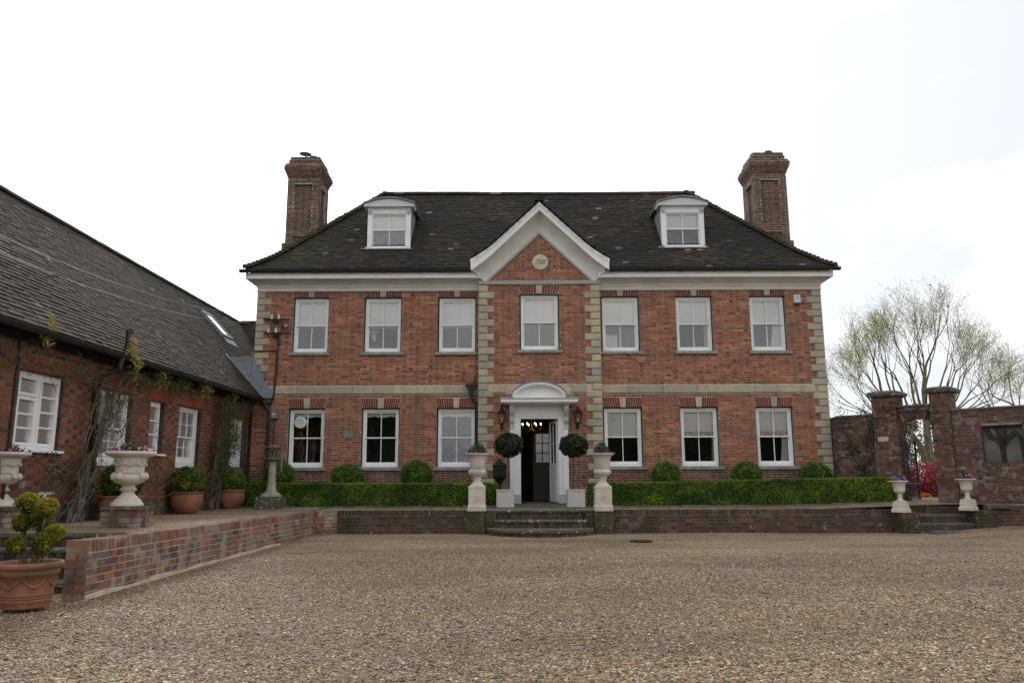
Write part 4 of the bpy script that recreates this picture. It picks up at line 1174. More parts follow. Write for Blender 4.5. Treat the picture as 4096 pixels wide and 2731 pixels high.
# ------------------------------------------------------------------ front door
fr = FP; ZF = .545
m_ = MB()
for (a, b_) in ((6.72, 6.86), (8.08, 8.215)):
    m_.fbox(fr, a, b_, .0, .075, ZF + .22, 2.40); m_.fbox(fr, a + .02, b_ - .02, .075, .085, ZF + .26, 2.36)
for (a, b_) in ((6.86, 7.0), (7.96, 8.08)):
    m_.fbox(fr, a, b_, -.10, .05, ZF + .22, 2.67)
m_.fbox(fr, 6.835, 6.865, .05, .09, ZF + .22, 2.75); m_.fbox(fr, 8.075, 8.105, .05, .09, ZF + .22, 2.75)
m_.fbox(fr, 6.86, 8.08, -.10, .05, 2.67, 2.76); m_.fbox(fr, 6.84, 8.10, 0, .07, 2.735, 2.765)
m_.fbox(fr, 6.72, 8.215, 0, .035, 2.765, 3.05); m_.fbox(fr, 6.90, 8.04, .035, .042, 2.80, 3.0)
surround = m_.build('door_surround', 'white', house)
for (a, b_) in ((6.71, 7.005), (7.955, 8.225)):
    m_ = MB(); m_.fbox(fr, a, b_, -.1, .095, ZF, ZF + .22); m_.build('plinth_block', 'greytrim', surround)
for a in (6.715, 8.112):
    m_ = MB(); prof = [(0, 2.40), (.09, 2.40), (.10, 2.44), (.08, 2.48), (.09, 2.50), (.09, 2.54), (.13, 2.58), (.16, 2.66), (.13, 2.70), (.14, 2.72), (.20, 2.78), (.27, 2.86), (.30, 2.93), (.30, 2.97), (.36, 3.0), (.36, 3.05), (0, 3.05)]
    m_.prism([V((a, -.2 - d, z)) for d, z in prof], V((.115, 0, 0)))
    m_.lathe([(.03, 0), (.02, .02)], (a + .057, -.37, 2.60), 10)
    m_.build('console_bracket', 'trimsh', surround)
m_ = MB()
m_.prism([V((6.50, -.2 - d, z)) for d, z in ((0, 3.05), (.44, 3.05), (.50, 3.06), (.50, 3.125), (.54, 3.16), (.54, 3.175), (0, 3.19))], V((1.95, 0, 0)))
m_.fbox(fr, 6.56, 8.40, 0, .40, 3.03, 3.055)
hood = m_.build('door_hood', 'white', surround)
K = 20; c0x, hw = 7.463, .69
def arc(r, off=0, base=3.172, rise=.395):
    return [(c0x + (hw - off) * math.cos(math.pi * (1 - k / K)), base + (rise - off) * math.sin(math.pi * k / K)) for k in range(K + 1)]
secs = []
for (a, b_, c_) in zip(arc(0), arc(0, .07), arc(0, .115)):
    secs.append([V((a[0], -.74, a[1])), V((b_[0], -.74, b_[1])), V((b_[0], -.69, b_[1])), V((c_[0], -.66, c_[1])), V((c_[0], -.2, c_[1])), V((a[0], -.2, a[1]))])
m_ = MB(); m_.sweep(secs, close=True); m_.build('hood_arch', 'white', surround)
m_ = MB(); m_.prism([V((x, -.58, z)) for x, z in arc(0, .115)], V((0, .02, 0))); m_.build('hood_tympanum', 'white', surround)
secs = [[V((a[0] * 1.0, -.77, a[1] + .004)), V((c0x + (a[0] - c0x) * 1.03, -.77, a[1] + .025)), V((c0x + (a[0] - c0x) * 1.03, -.19, a[1] + .025)), V((a[0], -.19, a[1] + .004))] for a in arc(0)]
m_ = MB(); m_.sweep(secs, close=True)
m_.box(6.49, 6.80, -.76, -.19, 3.178, 3.20); m_.box(8.13, 8.46, -.76, -.19, 3.178, 3.20); m_.build('lead_flashing', 'lead', surround)
# hall behind the open doors
m_ = MB(); P = lambda x, y, z: V((x, y, z))
hx0, hx1, hy0, hy1, hz0, hz1 = 6.3, 8.8, -.08, 3.6, .55, 3.02
m_.face([P(hx0, hy1, hz0), P(hx1, hy1, hz0), P(hx1, hy1, hz1), P(hx0, hy1, hz1)]); m_.face([P(hx0, hy0, hz0), P(hx0, hy1, hz0), P(hx0, hy1, hz1), P(hx0, hy0, hz1)]); m_.face([P(hx1, hy0, hz0), P(hx1, hy1, hz0), P(hx1, hy1, hz1), P(hx1, hy0, hz1)])
m_.face([P(hx0, hy0, hz1), P(hx1, hy0, hz1), P(hx1, hy1, hz1), P(hx0, hy1, hz1)]); m_.face([P(hx0, hy0, hz0), P(hx1, hy0, hz0), P(hx1, hy1, hz0), P(hx0, hy1, hz0)])
for a, b_ in ((hx0, 6.98), (7.98, hx1)): m_.face([P(a, hy0, hz0), P(b_, hy0, hz0), P(b_, hy0, hz1), P(a, hy0, hz1)])
m_.face([P(6.98, hy0, 2.69), P(7.98, hy0, 2.69), P(7.98, hy0, hz1), P(6.98, hy0, hz1)])
m_.build('hall', 'hall', house)
# half-glazed outer leaf, opened inwards on its right jamb
def leaf(name, hinge, ang, wd, z0, z1, glz, bars, m, parent):
    U_ = V((math.cos(ang), math.sin(ang), 0)); f2 = (V((hinge[0], hinge[1], 0)), U_, V((U_.y, -U_.x, 0)))
    d = MB(); st = .07
    d.fbox(f2, 0, st, -.04, 0, z0, z1); d.fbox(f2, wd - st, wd, -.04, 0, z0, z1); d.fbox(f2, st, wd - st, -.04, 0, z1 - st, z1); d.fbox(f2, st, wd - st, -.04, 0, z0, z0 + .16); d.fbox(f2, st, wd - st, -.04, 0, glz - .12, glz)
    d.fbox(f2, st, wd - st, -.03, -.012, z0 + .16, glz - .12); d.fbox(f2, st + .05, wd - st - .05, -.012, -.002, z0 + .24, glz - .20)
    for k in range(1, bars[0]):
        x = st + (wd - 2 * st) * k / bars[0]; d.fbox(f2, x - .011, x + .011, -.032, -.006, glz, z1 - st)
    for k in range(1, bars[1]):
        z = glz + (z1 - st - glz) * k / bars[1]; d.fbox(f2, st, wd - st, -.030, -.008, z - .011, z + .011)
    o = d.build(name, m, parent)
    for i in range(bars[0]):
        for k in range(bars[1]):
            g = MB(); a = st + (wd - 2 * st) * i / bars[0] + .012; b_ = st + (wd - 2 * st) * (i + 1) / bars[0] - .012
            g.fbox(f2, a, b_, -.022, -.018, glz + (z1 - st - glz) * k / bars[1] + .012, glz + (z1 - st - glz) * (k + 1) / bars[1] - .012); g.build('door_pane', 'glass', o)
    h = MB(); h.lathe([(.02, 0), (.03, .02), (.02, .05)], tuple(f2[0] + U_ * (wd - .05) + f2[2] * .04 + UP * (glz - .28)), 12); h.build('door_knob', 'gold', o)
leaf('front_door', (7.955, -.14), math.radians(106), .60, .57, 2.64, 1.55, (2, 2), 'white', house)
leaf('inner_door', (7.34, 1.25), math.radians(-4), .52, .56, 2.45, 1.58, (2, 3), 'wood', house)
chd = thing('chandelier', 'lit candle chandelier hanging in the hall behind the open front door', 'chandelier', (7.33, 1.9, 2.5))
m_ = MB(); m_.tube([(7.33, 1.9, 3.02), (7.33, 1.9, 2.5)], .012, 6); m_.lathe([(.01, 0), (.05, .05), (.02, .14)], (7.33, 1.9, 2.48), 10)
bp_ = []
for k in range(8):
    t = 2 * math.pi * k / 8 + .3; x, y = 7.33 + .28 * math.cos(t), 1.9 + .28 * math.sin(t)
    m_.tube([(7.33, 1.9, 2.52), (7.33 + .16 * math.cos(t), 1.9 + .16 * math.sin(t), 2.47), (x, y, 2.56), (x, y, 2.66)], .008, 5); bp_.append((x, y))
m_.build('frame', 'gold', chd)
for x, y in bp_:
    b = MB(); b.lathe([(.004, 0), (.012, .015), (.010, .03), (.003, .05)], (x, y, 2.66), 8); b.build('bulb', 'bulb', chd)
b = MB()
for k in range(60):
    t = rng.uniform(0, 6.28); r = rng.uniform(.05, .28); b.lathe([(.001, 0), (.006, .012), (.001, .024)], (7.33 + r * math.cos(t), 1.9 + r * math.sin(t), rng.uniform(2.38, 2.5)), 4)
b.build('crystal', 'glass', chd)
b = MB(); b.bevbox((V((0, 0, ZF)), X, S), 7.12, 7.72, .27, .62, .008, .03, .006); setp(b.build('doormat', 'doormat'), 'brown coir doormat on the threshold of the open front door', 'doormat')

# wall lanterns each side of the door
def wall_lantern(x, label):
    t = thing('wall_lantern', label, 'lantern', (x, -.2, 2.38), 'lanterns beside the front door')
    c = (x, -.45, 0); m_ = MB()
    m_.lathe([(.03, 2.38), (.035, 2.42), (.02, 2.47), (.03, 2.52), (.05, 2.545)], c, 12)
    m_.tube([(x, -.2, 2.47), (x, -.33, 2.44), (x, -.45, 2.47)], .016, 6); m_.box(x - .09, x + .09, -.46, -.44, 2.535, 2.555); m_.box(x - .035, x + .035, -.215, -.20, 2.40, 2.56)
    m_.build('bracket', 'iron', t)
    m_ = MB()
    for sx in (-1, 1):
        for sy in (-1, 1):
            m_.tube([(x + sx * .05, -.45 + sy * .05, 2.55), (x + sx * .105, -.45 + sy * .105, 2.79)], .009, 5)
    q = lambda r, z: [V((x - r, -.45 - r, z)), V((x + r, -.45 - r, z)), V((x + r, -.45 + r, z)), V((x - r, -.45 + r, z))]
    m_.sweep([q(.115, 2.785), q(.12, 2.80), q(.11, 2.815), q(.06, 2.86), q(.055, 2.90), q(.03, 2.91)], close=True); m_.sweep([q(.055, 2.54), q(.055, 2.556)], close=True)
    m_.lathe([(.02, 2.90), (.035, 2.93), (.02, 2.955), (.025, 2.965), (.012, 2.985), (.003, 3.01)], c, 10)
    m_.build('lantern_frame', 'iron', t)
    g = MB(); a, b_ = q(.048, 2.556), q(.10, 2.785); g.sweep([a, b_]); g.face([a[3], a[0], b_[0], b_[3]]); g.build('lantern_glass', 'glass', t)
    g = MB(); g.lathe([(.012, 2.556), (.012, 2.62), (.016, 2.64), (.004, 2.69)], c, 8); g.build('candle', 'blind', t)
wall_lantern(6.515, 'black wall lantern on the brickwork left of the front door')
wall_lantern(8.455, 'black wall lantern on the brickwork right of the front door')

# wall fittings
t = thing('alarm_box', 'white burglar alarm box with blue base under the right end of the cornice', 'alarm box', (14.39, 0, 5.69))
m_ = MB(); m_.bevbox(FR, 14.30, 14.48, 0, .07, 5.73, 5.97, .025); m_.build('case', 'plastic', t)
m_ = MB(); m_.bevbox(FR, 14.315, 14.465, 0, .075, 5.685, 5.745, .012); m_.build('base', 'blue', t)
m_ = MB()
for z in (5.93, 5.905, 5.88, 5.84, 5.82):
    m_.box(14.335, 14.445, -.0715, -.070, z, z + .010)
m_.build('print', 'greybox', t)
setp((lambda m: (m.bevbox(FR, 2.395, 2.62, 0, .02, 2.205, 2.36, .008), [m.fbox(FR, 2.41 + .021 * k, 2.42 + .021 * k, .02, .024, 2.22, 2.345) for k in range(10)], m.build('air_brick', 'greybox'))[-1])(MB()), 'grey louvred air brick between the two left kitchen windows', 'vent')
t = thing('meter_box', 'grey electricity box with a yellow sticker beside the left downpipe', 'meter box', (.6, 0, 2.71))
m_ = MB(); m_.bevbox(FR, .515, .68, 0, .12, 2.715, 2.865, .01); m_.build('case', 'greybox', t)
m_ = MB(); m_.fbox(FR, .555, .635, .12, .122, 2.81, 2.845); m_.build('sticker', 'plastic', t)
m_ = MB(); m_.fbox(FR, .57, .635, .1222, .1235, 2.81, 2.822); m_.build('sticker', 'yellow', t)
m_ = MB(); m_.tube([(.60, -.06, 2.715), (.60, -.05, 2.5), (.59, -.03, 1.0)], .015, 6); m_.build('conduit', 'black', t)
# telegraph brackets with insulators
for i, (z, xa, xb, xs) in enumerate(((5.325, .19, .90, (.415, .602)), (4.96, .24, .92, (.343, .541)))):
    t = thing('insulator_bracket', ('upper' if i == 0 else 'lower') + ' iron cable bracket with two white insulators near the left quoins', 'bracket', (.55, 0, z), 'cable brackets on the facade')
    m_ = MB(); m_.box(xa, xb, -.13, -.10, z - .02, z + .02); m_.box(.50, .54, -.11, 0, z - .02, z + .02); m_.box(.47, .57, -.14, -.05, z - .10, z - .02); m_.build('bar', 'iron', t)
    for x in xs:
        m_ = MB(); m_.lathe([(.02, .0), (.035, .01), (.033, .05), (.022, .06), (.022, .07), (.03, .08), (.028, .11), (.015, .125)], (x, -.12, z + .015), 10); m_.build('insulator', 'ceramic', t)
    if i == 0:
        m_ = MB(); m_.fbox(FR, .735, .835, 0, .09, 5.13, 5.225); m_.build('junction_box', 'greybox', t)
c = MB()
pth = [(.72, -.06, 5.2), (.67, -.06, 5.05), (.60, -.07, 4.93), (.585, -.05, 4.8), (.575, -.05, 4.46), (.57, -.05, 3.96), (.547, -.06, 3.6), (.56, -.08, 3.4), (.555, -.07, 3.2), (.48, -.08, 3.08)]
c.tube(pth, .018, 6); c.tube([(.62, -.05, 4.9), (.60, -.045, 4.45), (.60, -.045, 3.96), (.58, -.045, 3.55), (.56, -.045, 3.3), (.42, -.05, 3.15)], .012, 6)
c.tube([(.575, -.05, 4.47), (.50, -.06, 4.50), (.2, -.07, 4.49), (-.05, -.07, 4.49)], .018, 6)
c.tube([(.415, -.12, 5.33), (.40, -.1, 5.15), (.44, -.07, 5.02), (.55, -.06, 4.95)], .006, 5); c.tube([(.602, -.12, 5.33), (.70, -.09, 5.2), (.68, -.07, 5.08)], .006, 5)
setp(c.build('cable', 'black'), 'black supply cable running down the facade beside the left quoins', 'cable')
def downpipe(par, pts, r, brk=(), head=None):
    m_ = MB(); m_.tube(pts, r, 10)
    for p in brk: m_.lathe([(r * 1.3, 0), (r * 1.3, .06)], p, 10)
    if head:
        x, y, z = head
        q = lambda a, b_, zz: [V((x - a, y - b_, zz)), V((x + a, y - b_, zz)), V((x + a, y + b_, zz)), V((x - a, y + b_, zz))]
        m_.sweep([q(.05, .05, z - .28), q(.07, .06, z - .16), q(.13, .08, z - .04), q(.155, .09, z - .03), q(.155, .09, z)], close=True)
    return m_.build('downpipe', 'black', par)
downpipe(house, [(5.72, -.10, 3.35), (5.72, -.10, 3.25), (5.80, -.10, 3.17), (5.862, -.10, 3.08), (5.865, -.10, 2.9), (5.865, -.10, .5)], .042, [(5.865, -.10, 2.9), (5.865, -.10, 1.6)], (5.715, -.10, 3.58))
m_ = MB(); m_.tube([(5.80, -.1, 3.58), (5.80, -.1, 3.70), (5.83, -.06, 3.80)], .022, 6); m_.tube([(5.87, -.06, 4.42), (5.87, -.06, 4.5)], .025, 6); m_.build('waste_pipe', 'black', house)

# ------------------------------------------------------------------ steps, landing and terrace walls
lan = thing('front_steps', 'weathered brick and stone front steps rising to the landing below the door', 'steps', (7.4, -3.3, 0))
ys = [-2.98, -2.35, -1.7, -1.0, -.2]
for r in range(4):
    x = 6.18
    while x < 8.62:
        ln = min(rng.uniform(.55, .9), 8.62 - x)
        if 8.62 - x - ln < .3: ln = 8.62 - x
        z = .48 + .02 * (-(-ys[r] - 3)) + .004
        m_ = MB(); m_.bevbox((V((0, 0, 0)), X, S), x, x + ln - .008, -ys[r + 1], -ys[r] - .008, z - .05, z + rng.uniform(-.003, .003) + .012 * r * .6, .006); m_.build('paving_slab', 'slab', lan); x += ln
m_ = MB(); m_.box(6.2, 8.6, -2.94, -.2, .0, .49); m_.box(6.44, 8.36, -3.28, -2.94, 0, .275); m_.build('step_core', 'mortar_dark', lan)
sp = lay_bricks((V((6.42, -2.945, 0)), X, S), 1.94, .285, .43, course=.072, ls=.105, lh=.105, joint=.011) + lay_bricks((V((6.42, -3.285, 0)), X, S), 1.94, .125, .235, course=.11, ls=.105, lh=.105, joint=.011)
m_ = MB(); m_.bevbox((V((0, 0, 0)), X, S), 6.40, 8.38, 2.95, 3.33, .235, .29, .012); m_.build('tread', 'lichen_slab', lan)
m_ = MB(); m_.bevbox((V((0, 0, 0)), X, S), 6.40, 8.38, 2.80, 3.0, .435, .488, .012); m_.build('tread', 'lichen_slab', lan)
# bowed bottom step
cx, hw_ = 7.39, 1.15
bow = lambda u, o=0: -3.06 - o - 1.12 * math.sqrt(max(0, 1 - (u / hw_) ** 2))
top, low = [], []
for k in range(19):
    u = -hw_ * math.cos(math.pi * k / 18); top.append((cx + u, bow(u, .03)))
poly = [(cx + hw_, -3.0), (cx - hw_, -3.0)] + top
m_ = MB(); m_.prism([V((x, y, .075)) for x, y in poly], V((0, 0, .055))); m_.build('tread', 'lichen_slab', lan)
poly = [(cx + hw_ - .05, -3.0), (cx - hw_ + .05, -3.0)] + [(x, y + .05) for x, y in top]
m_ = MB(); m_.prism([V((x, y, -.05)) for x, y in poly], V((0, 0, .124))); m_.build('step_base', 'mortar_dark', lan)
for k in range(18):
    a, b_ = V((top[k][0], top[k][1] + .05, 0)), V((top[k + 1][0], top[k + 1][1] + .05, 0)); d = (b_ - a)
    nn = V((d.y, -d.x, 0)).normalized(); sp.append((a + UP * -.02 + d * .04, d * .92, nn * .014, UP * .088, rng.random()))
pieces(lan, sp, 'brick', 'brick', 'old_brick', 120)

def low_wall(name, label, cat='wall', **kw):
    return thing(name, label, cat, **kw)
def soldier(O, U, Nn, L, z0, h, w=.063, j=.0145, top=.22, rr=None):
    """brick-on-edge coping: bricks run back from the face"""
    sp = []; u = 0
    while u < L - .02:
        ww = min(w, L - u)
        sp.append((O + U * u + UP * (z0 + rng.uniform(-.003, .003)) - Nn * top, U * ww, Nn * (top + .012 + rng.uniform(-.003, .003)), UP * (h + rng.uniform(-.004, .004)), rr() if rr else rng.random())); u += w + j
    return sp
def terrace_wall(x0, x1, ztop, label, yw=-2.99, zb=-.1, nmax=300):
    t = low_wall('terrace_wall', label, loc=((x0 + x1) / 2, yw, 0), group='low walls along the terrace front')
    f_ = (V((x0, yw, 0)), X, S)
    m_ = MB(); m_.box(x0, x1, yw, yw + .22, zb, ztop - .115, 0); m_.box(x0, x1, yw + .004, yw + .22, ztop - .115, ztop - .008, 1); m_.build('mortar_core', ['mortar_dark', 'mortar_garden'], t)
    sp = soldier(V((x0, yw, 0)), X, S, x1 - x0, ztop - .105, .105)
    sp += lay_bricks(f_, x1 - x0, ztop - .115 - .075 * 6, ztop - .115, course=.075, ls=.215, lh=.103, joint=.010)
    pieces(t, sp, 'brick', 'brick', 'old_brick', nmax); return t
def pier(x0, x1, y0, y1, z0, z1, label, m='old_brick', group='brick piers under the front urns'):
    t = low_wall('brick_pier', label, 'pier', loc=((x0 + x1) / 2, (y0 + y1) / 2, z0), group=group)
    m_ = MB(); m_.box(x0 + .004, x1 - .004, y0 + .004, y1, z0, z1 - .006); m_.build('mortar_core', 'mortar_dark', t)
    sp = lay_bricks((V((x0, y0, 0)), X, S), x1 - x0, z0, z1, course=.072) + lay_bricks((V((x1, y0, 0)), Y, X), y1 - y0, z0, z1, course=.072, phase=1)
    sp += lay_bricks((V((x0, y1, 0)), -Y, -X), y1 - y0, z0, z1, course=.072, phase=1)
    m_ = MB()
    k = x0
    while k < x1 - .02:
        e = min(k + .1, x1); m_.box(k + .004, e - .004, y0 - .01, y1, z1 - .03, z1 + .002, 0, rng.random()); k += .105
    pieces(t, sp, 'brick', 'brick', m, 60); m_.build('pier_top', m, t); return t
terrace_wall(3.0, 5.81, .485, 'low brick terrace wall left of the front steps, lichen spotted')
terrace_wall(8.97, 15.05, .487, 'long low brick terrace wall right of the front steps', nmax=300)
pier(5.80, 6.20, -3.20, -2.7, -.1, .478, 'green mossy brick pier under the urn left of the front steps', 'moss_brick')
pier(8.55, 8.96, -3.20, -2.7, -.1, .470, 'green mossy brick pier under the urn right of the front steps', 'moss_brick')
pier(6.20, 6.43, -3.14, -2.9, -.1, .47, 'narrow brick cheek at the left end of the front steps', group='cheek piers of the front steps')
pier(8.36, 8.55, -3.14, -2.9, -.1, .47, 'narrow brick cheek at the right end of the front steps', group='cheek piers of the front steps')
# long retaining wall towards the camera (face looks +X), rounded into the front wall
XR_ = 2.58
zt_ = lambda y: .485 + .009 * max(0, -3 - y)
rw = low_wall('retaining_wall', 'long red brick retaining wall with brick-on-edge top running from the near corner to the terrace', loc=(XR_, -7.5, 0))
m_ = MB(); m_.prism([V((XR_ - .215, -12.09, -.1)), V((XR_ - .215, -12.09, zt_(-12.1) - .01)), V((XR_ - .215, -3.3, zt_(-3.3) - .01)), V((XR_ - .215, -3.3, -.1))], V((.213, 0, 0)))
m_.build('mortar_core', 'mortar', rw)
sp = []; y = -12.10
while y < -3.4:
    z = zt_(y) - .11
    sp.append((V((XR_ - .22, y, z + rng.uniform(-.003, .003))), V((0, .063, 0)), V((.229, 0, 0)), UP * (.11 + rng.uniform(-.004, .004)), .3 + .6 * rng.random())); y += .081
c_ = .0755
for k in range(7):
    y = -12.10 + (0 if k % 2 else -.11)
    hdr = False
    while y < -3.4:
        ln = .103 if hdr else .215
        a, b_ = max(y, -12.1), min(y + ln, -3.4)
        if b_ - a > .03:
            z = zt_(a) - .12 - c_ * (k + 1); dz = zt_(b_) - zt_(a)
            sp.append((V((XR_, a, z + .006)), V((0, b_ - a, dz)), V((.007 + rng.uniform(-.003, .003), 0, 0)), UP * (c_ - .0145), rng.random()))
        y += ln + .015; hdr = not hdr if rng.random() < .9 else hdr
for k in range(8):      # the near end
    z = zt_(-12.1) - .12 - c_ * k
    for (a, b_) in (((.0, .215),) if k % 2 == 0 else ((0, .103), (.113, .215))):
        sp.append((V((XR_ - .215 + a, -12.09, z + (.006 if k else .012))), V((b_ - a, 0, 0)), V((0, -.014, 0)), UP * (c_ - .010 if k else .105), rng.random()))
pieces(rw, sp, 'brick', 'brick', 'retain_brick', 300)
m_ = MB(); pts = [(XR_ + .022, -12.1 + .4 * k, .035 + .014 * math.sin(k * 1.9)) for k in range(17)]
m_.sweep([[V((x - .03, y, z - .05)), V((x, y, z - .05)), V((x - .004, y, z)), V((x - .03, y, z + .012))] for x, y, z in pts], close=True); m_.build('mortar_fillet', 'mortar', rw)
# rounded corner
cw = low_wall('curved_wall_corner', 'rounded brick corner where the retaining wall meets the terrace wall', loc=(2.8, -3.2, 0))
m_ = MB(); sp = []; Rr = .42; cxx, cyy = XR_ + Rr, -2.99 - Rr
for k in range(9):
    a0, a1 = math.pi - k * math.pi / 18, math.pi - (k + 1) * math.pi / 18
    p0, p1 = V((cxx + Rr * math.cos(a0), cyy + Rr * math.sin(a0), 0)), V((cxx + Rr * math.cos(a1), cyy + Rr * math.sin(a1), 0))
    d = p1 - p0; nn = V((d.y, -d.x, 0)).normalized()
    m_.prism([p0 + UP * -.1, p1 + UP * -.1, p1 - nn * .2 + UP * -.1, p0 - nn * .2 + UP * -.1], UP * .572)
    sp.append((p0 + UP * .376 - nn * .2, d * .88, nn * .212, UP * .108, rng.random()))
    for q in range(6):
        if (k + q) % 2 == 0:
            p2 = V((cxx + Rr * math.cos(a1 - math.pi / 18), cyy + Rr * math.sin(a1 - math.pi / 18), 0)) if k < 8 else p1
            dd = p2 - p0; sp.append((p0 + UP * (.298 - .0755 * q), dd * .95, nn * .013, UP * .065, rng.random()))
m_.build('mortar_core', 'mortar_dark', cw); pieces(cw, sp, 'brick', 'brick', 'retain_brick', 80)
# steps at the near end of the raised terrace
ns_ = thing('side_steps', 'lichen covered brick steps behind the potted topiary', 'steps', (1., -11.2, 0))
for k, (zt2, y0) in enumerate(((.545, -10.75), (.40, -11.05), (.255, -11.35), (.11, -11.65))):
    m_ = MB(); m_.box(-1.5, 2.36, y0 + .004, -10.5, zt2 - .20, zt2 - .05); m_.build('riser', 'old_brick', ns_)
    sp = lay_bricks((V((-1.5, y0, 0)), X, S), 3.86, zt2 - .145, zt2 - .045, course=.105, ls=.10, lh=.10)
    pieces(ns_, sp, 'brick', 'brick', 'old_brick', 40)
    x = -1.5
    while x < 2.36:
        ln = min(rng.uniform(.5, .8), 2.36 - x); m_ = MB(); m_.bevbox((V((0, 0, 0)), X, S), x, x + ln - .006, -y0 - .33, -y0 + .025, zt2 - .048, zt2 + rng.uniform(-.004, .004), .01); m_.build('tread', 'lichen_slab', ns_); x += ln
# pillar under the big urn
def urn_pillar(x0, x1, y0, y1, label):
    t = thing('urn_pillar', label, 'pillar', ((x0 + x1) / 2, (y0 + y1) / 2, .5), 'brick pillars under the large urns')
    m_ = MB(); m_.box(x0 + .003, x1 - .003, y0 + .003, y1, .45, .765); m_.build('mortar_core', 'mortar_dark', t)
    sp = lay_bricks((V((x0, y0, 0)), X, S), x1 - x0, .53, .76, course=.078, joint=.012) + lay_bricks((V((x1, y0, 0)), Y, X), y1 - y0, .53, .76, course=.078, joint=.012, phase=1)
    pieces(t, sp, 'brick', 'brick', 'retain_brick', 60)
    m_ = MB(); m_.bevbox((V((0, 0, 0)), X, S), x0 - .01, x1 + .03, -y1 - .02, -y0 + .02, .765, .805, .01); m_.build('cap_slab', 'lichen_slab', t)
urn_pillar(1.335, 1.80, -9.575, -9.08, 'short brick pillar with stone cap under the cream urn beside the retaining wall')
urn_pillar(-.42, .03, -9.575, -9.08, 'short brick pillar under the cream urn at the left edge of the photo')
# far right low bed wall and side steps to the gate
t = low_wall('bed_wall', 'low dark brick wall along the foot of the garden wall at far right', loc=(18.4, -3.2, 0))
f_ = (V((16.98, -3.05, 0)), V((.985, -.17, 0)), V((-.17, -.985, 0)))
m_ = MB(); m_.fbox(f_, 0, 4, -.25, 0, 0, .585); m_.build('mortar_core', 'mortar_dark', t)
pieces(t, lay_bricks(f_, 4, .12, .58, course=.075), 'brick', 'brick', 'old_brick', 120)
pier(15.0, 15.36, -3.42, -2.8, -.1, .425, 'brick pier under the small white urn left of the gate steps', group='piers under the small urns')
pier(16.55, 16.98, -3.42, -2.8, -.1, .462, 'brick pier under the small white urn right of the gate steps', group='piers under the small urns')
gs = thing('gate_steps', 'dark brick steps between the two small white urns below the garden gate', 'steps', (15.95, -3.1, 0))
sp = []
for k, (zt2, y0) in enumerate(((.55, -2.85), (.37, -3.1), (.20, -3.35))):
    m_ = MB(); m_.box(15.36, 16.55, y0 + .004, -2.6, zt2 - .22, zt2 - .04); m_.build('riser_core', 'mortar_dark', gs)
    sp += lay_bricks((V((15.36, y0, 0)), X, S), 1.19, zt2 - .155, zt2 - .045, course=.11, ls=.1, lh=.1)
    m_ = MB(); m_.bevbox((V((0, 0, 0)), X, S), 15.36, 16.55, -y0 - .28, -y0 + .02, zt2 - .045, zt2, .01); m_.build('tread', 'lichen_slab', gs)
pieces(gs, sp, 'brick', 'brick', 'old_brick', 60)
m_ = MB(); m_.bevbox((V((0, 0, 0)), X, S), 15.5, 16.9, 3.38, 3.72, .0, .06, .01); m_.build('tread', 'slab', gs)
# covers in the gravel
m_ = MB(); m_.lathe([(.21, 0), (.21, .012), (.18, .016)], (9.19, -5.3, gz(9.19, -5.3) + .012), 28); setp(m_.build('drain_cover', 'drain'), 'round dark drain cover in the gravel right of the front steps', 'drain cover')
m_ = MB(); m_.lathe([(.24, 0), (.24, .008)], (3.37, -7.15, gz(3.37, -7.15) + .002), 28); setp(m_.build('drain_cover', 'drain2'), 'pinkish round cover in the gravel near the retaining wall', 'drain cover')

# ------------------------------------------------------------------ left wing
wing = thing('brick_wing', 'low red and grey brick side wing with long tiled roof left of the house', 'building', (-.12, -6.5, .4))
WX, WY0 = -.12, -15.5
FW = (V((WX, WY0, 0)), Y, X)
wy = lambda y: y - WY0
WW = {1: (-9.30, -8.24, 1.60, 2.70), 2: (-7.16, -6.07, 1.40, 2.68), 3: (-5.36, -4.78, 1.66, 2.66), 4: (-4.11, -2.98, 1.41, 2.68), 5: (-1.14, -.16, 1.47, 2.67)}
wh = [(wy(a) - .02, wy(b_) + .02, c_ - .02, d_ + .02) for a, b_, c_, d_ in WW.values()]
m_ = MB(); wall_panel(m_, FW, wy(.6), .3, 3.30, wh); reveals(m_, FW, wh, .22, 0, .01); m_.build('wall', 'mortar_wing', wing)
acut = [(wy(a) - .02, wy(b_) + .02, d_ + .02, d_ + .24) for a, b_, c_, d_ in WW.values()]
def rw_f(h):
    r = rng.random()
    if h: return rng.uniform(0, .22) if r < .5 else rng.uniform(.25, .8)
    return rng.uniform(.3, 1)
sp = lay_bricks(FW, wy(.3), .78, 3.22, wh + acut, course=.0785, ls=.215, lh=.107, joint=.011, rfun=rw_f)
pieces(wing, sp, 'brick', 'brick', 'wing_brick', 300)
for (a, b_, c_, d_) in wh:      # brick lined reveals
    s2 = []
    for uu, sg in ((b_ - .0, 1),):
        z = c_ + .01; k = 0
        while z < d_ - .06:
            s2.append((V((WX - .205, WY0 + uu - .012, z)), V((.20, 0, 0)), V((0, .012, 0)), UP * .066, rng.uniform(0, .6))); z += .0785; k += 1
    pieces(wing, s2, 'brick', 'reveal_brick', 'wing_brick', 60)
for k, (a, b_, c_, d_) in WW.items():
    flat_arch(wing, FW, wy(a) - .02, wy(b_) + .02, d_ + .025, d_ + .235, nb=6 if k != 3 else 4, keystone=False, m='arch_wing', mort='mortar_wing', splay=.06, n=.02)
m_ = MB(); m_.fbox(FW, 0, wy(.3), 0, .035, .3, .77); m_.build('plinth', 'mortar_dark', wing)
pieces(wing, lay_bricks((FW[0] + X * .035, Y, X), wy(.3), .47, .765, course=.0785, ls=.215, lh=.107), 'brick', 'plinth_brick', 'plinth_brick', 60)
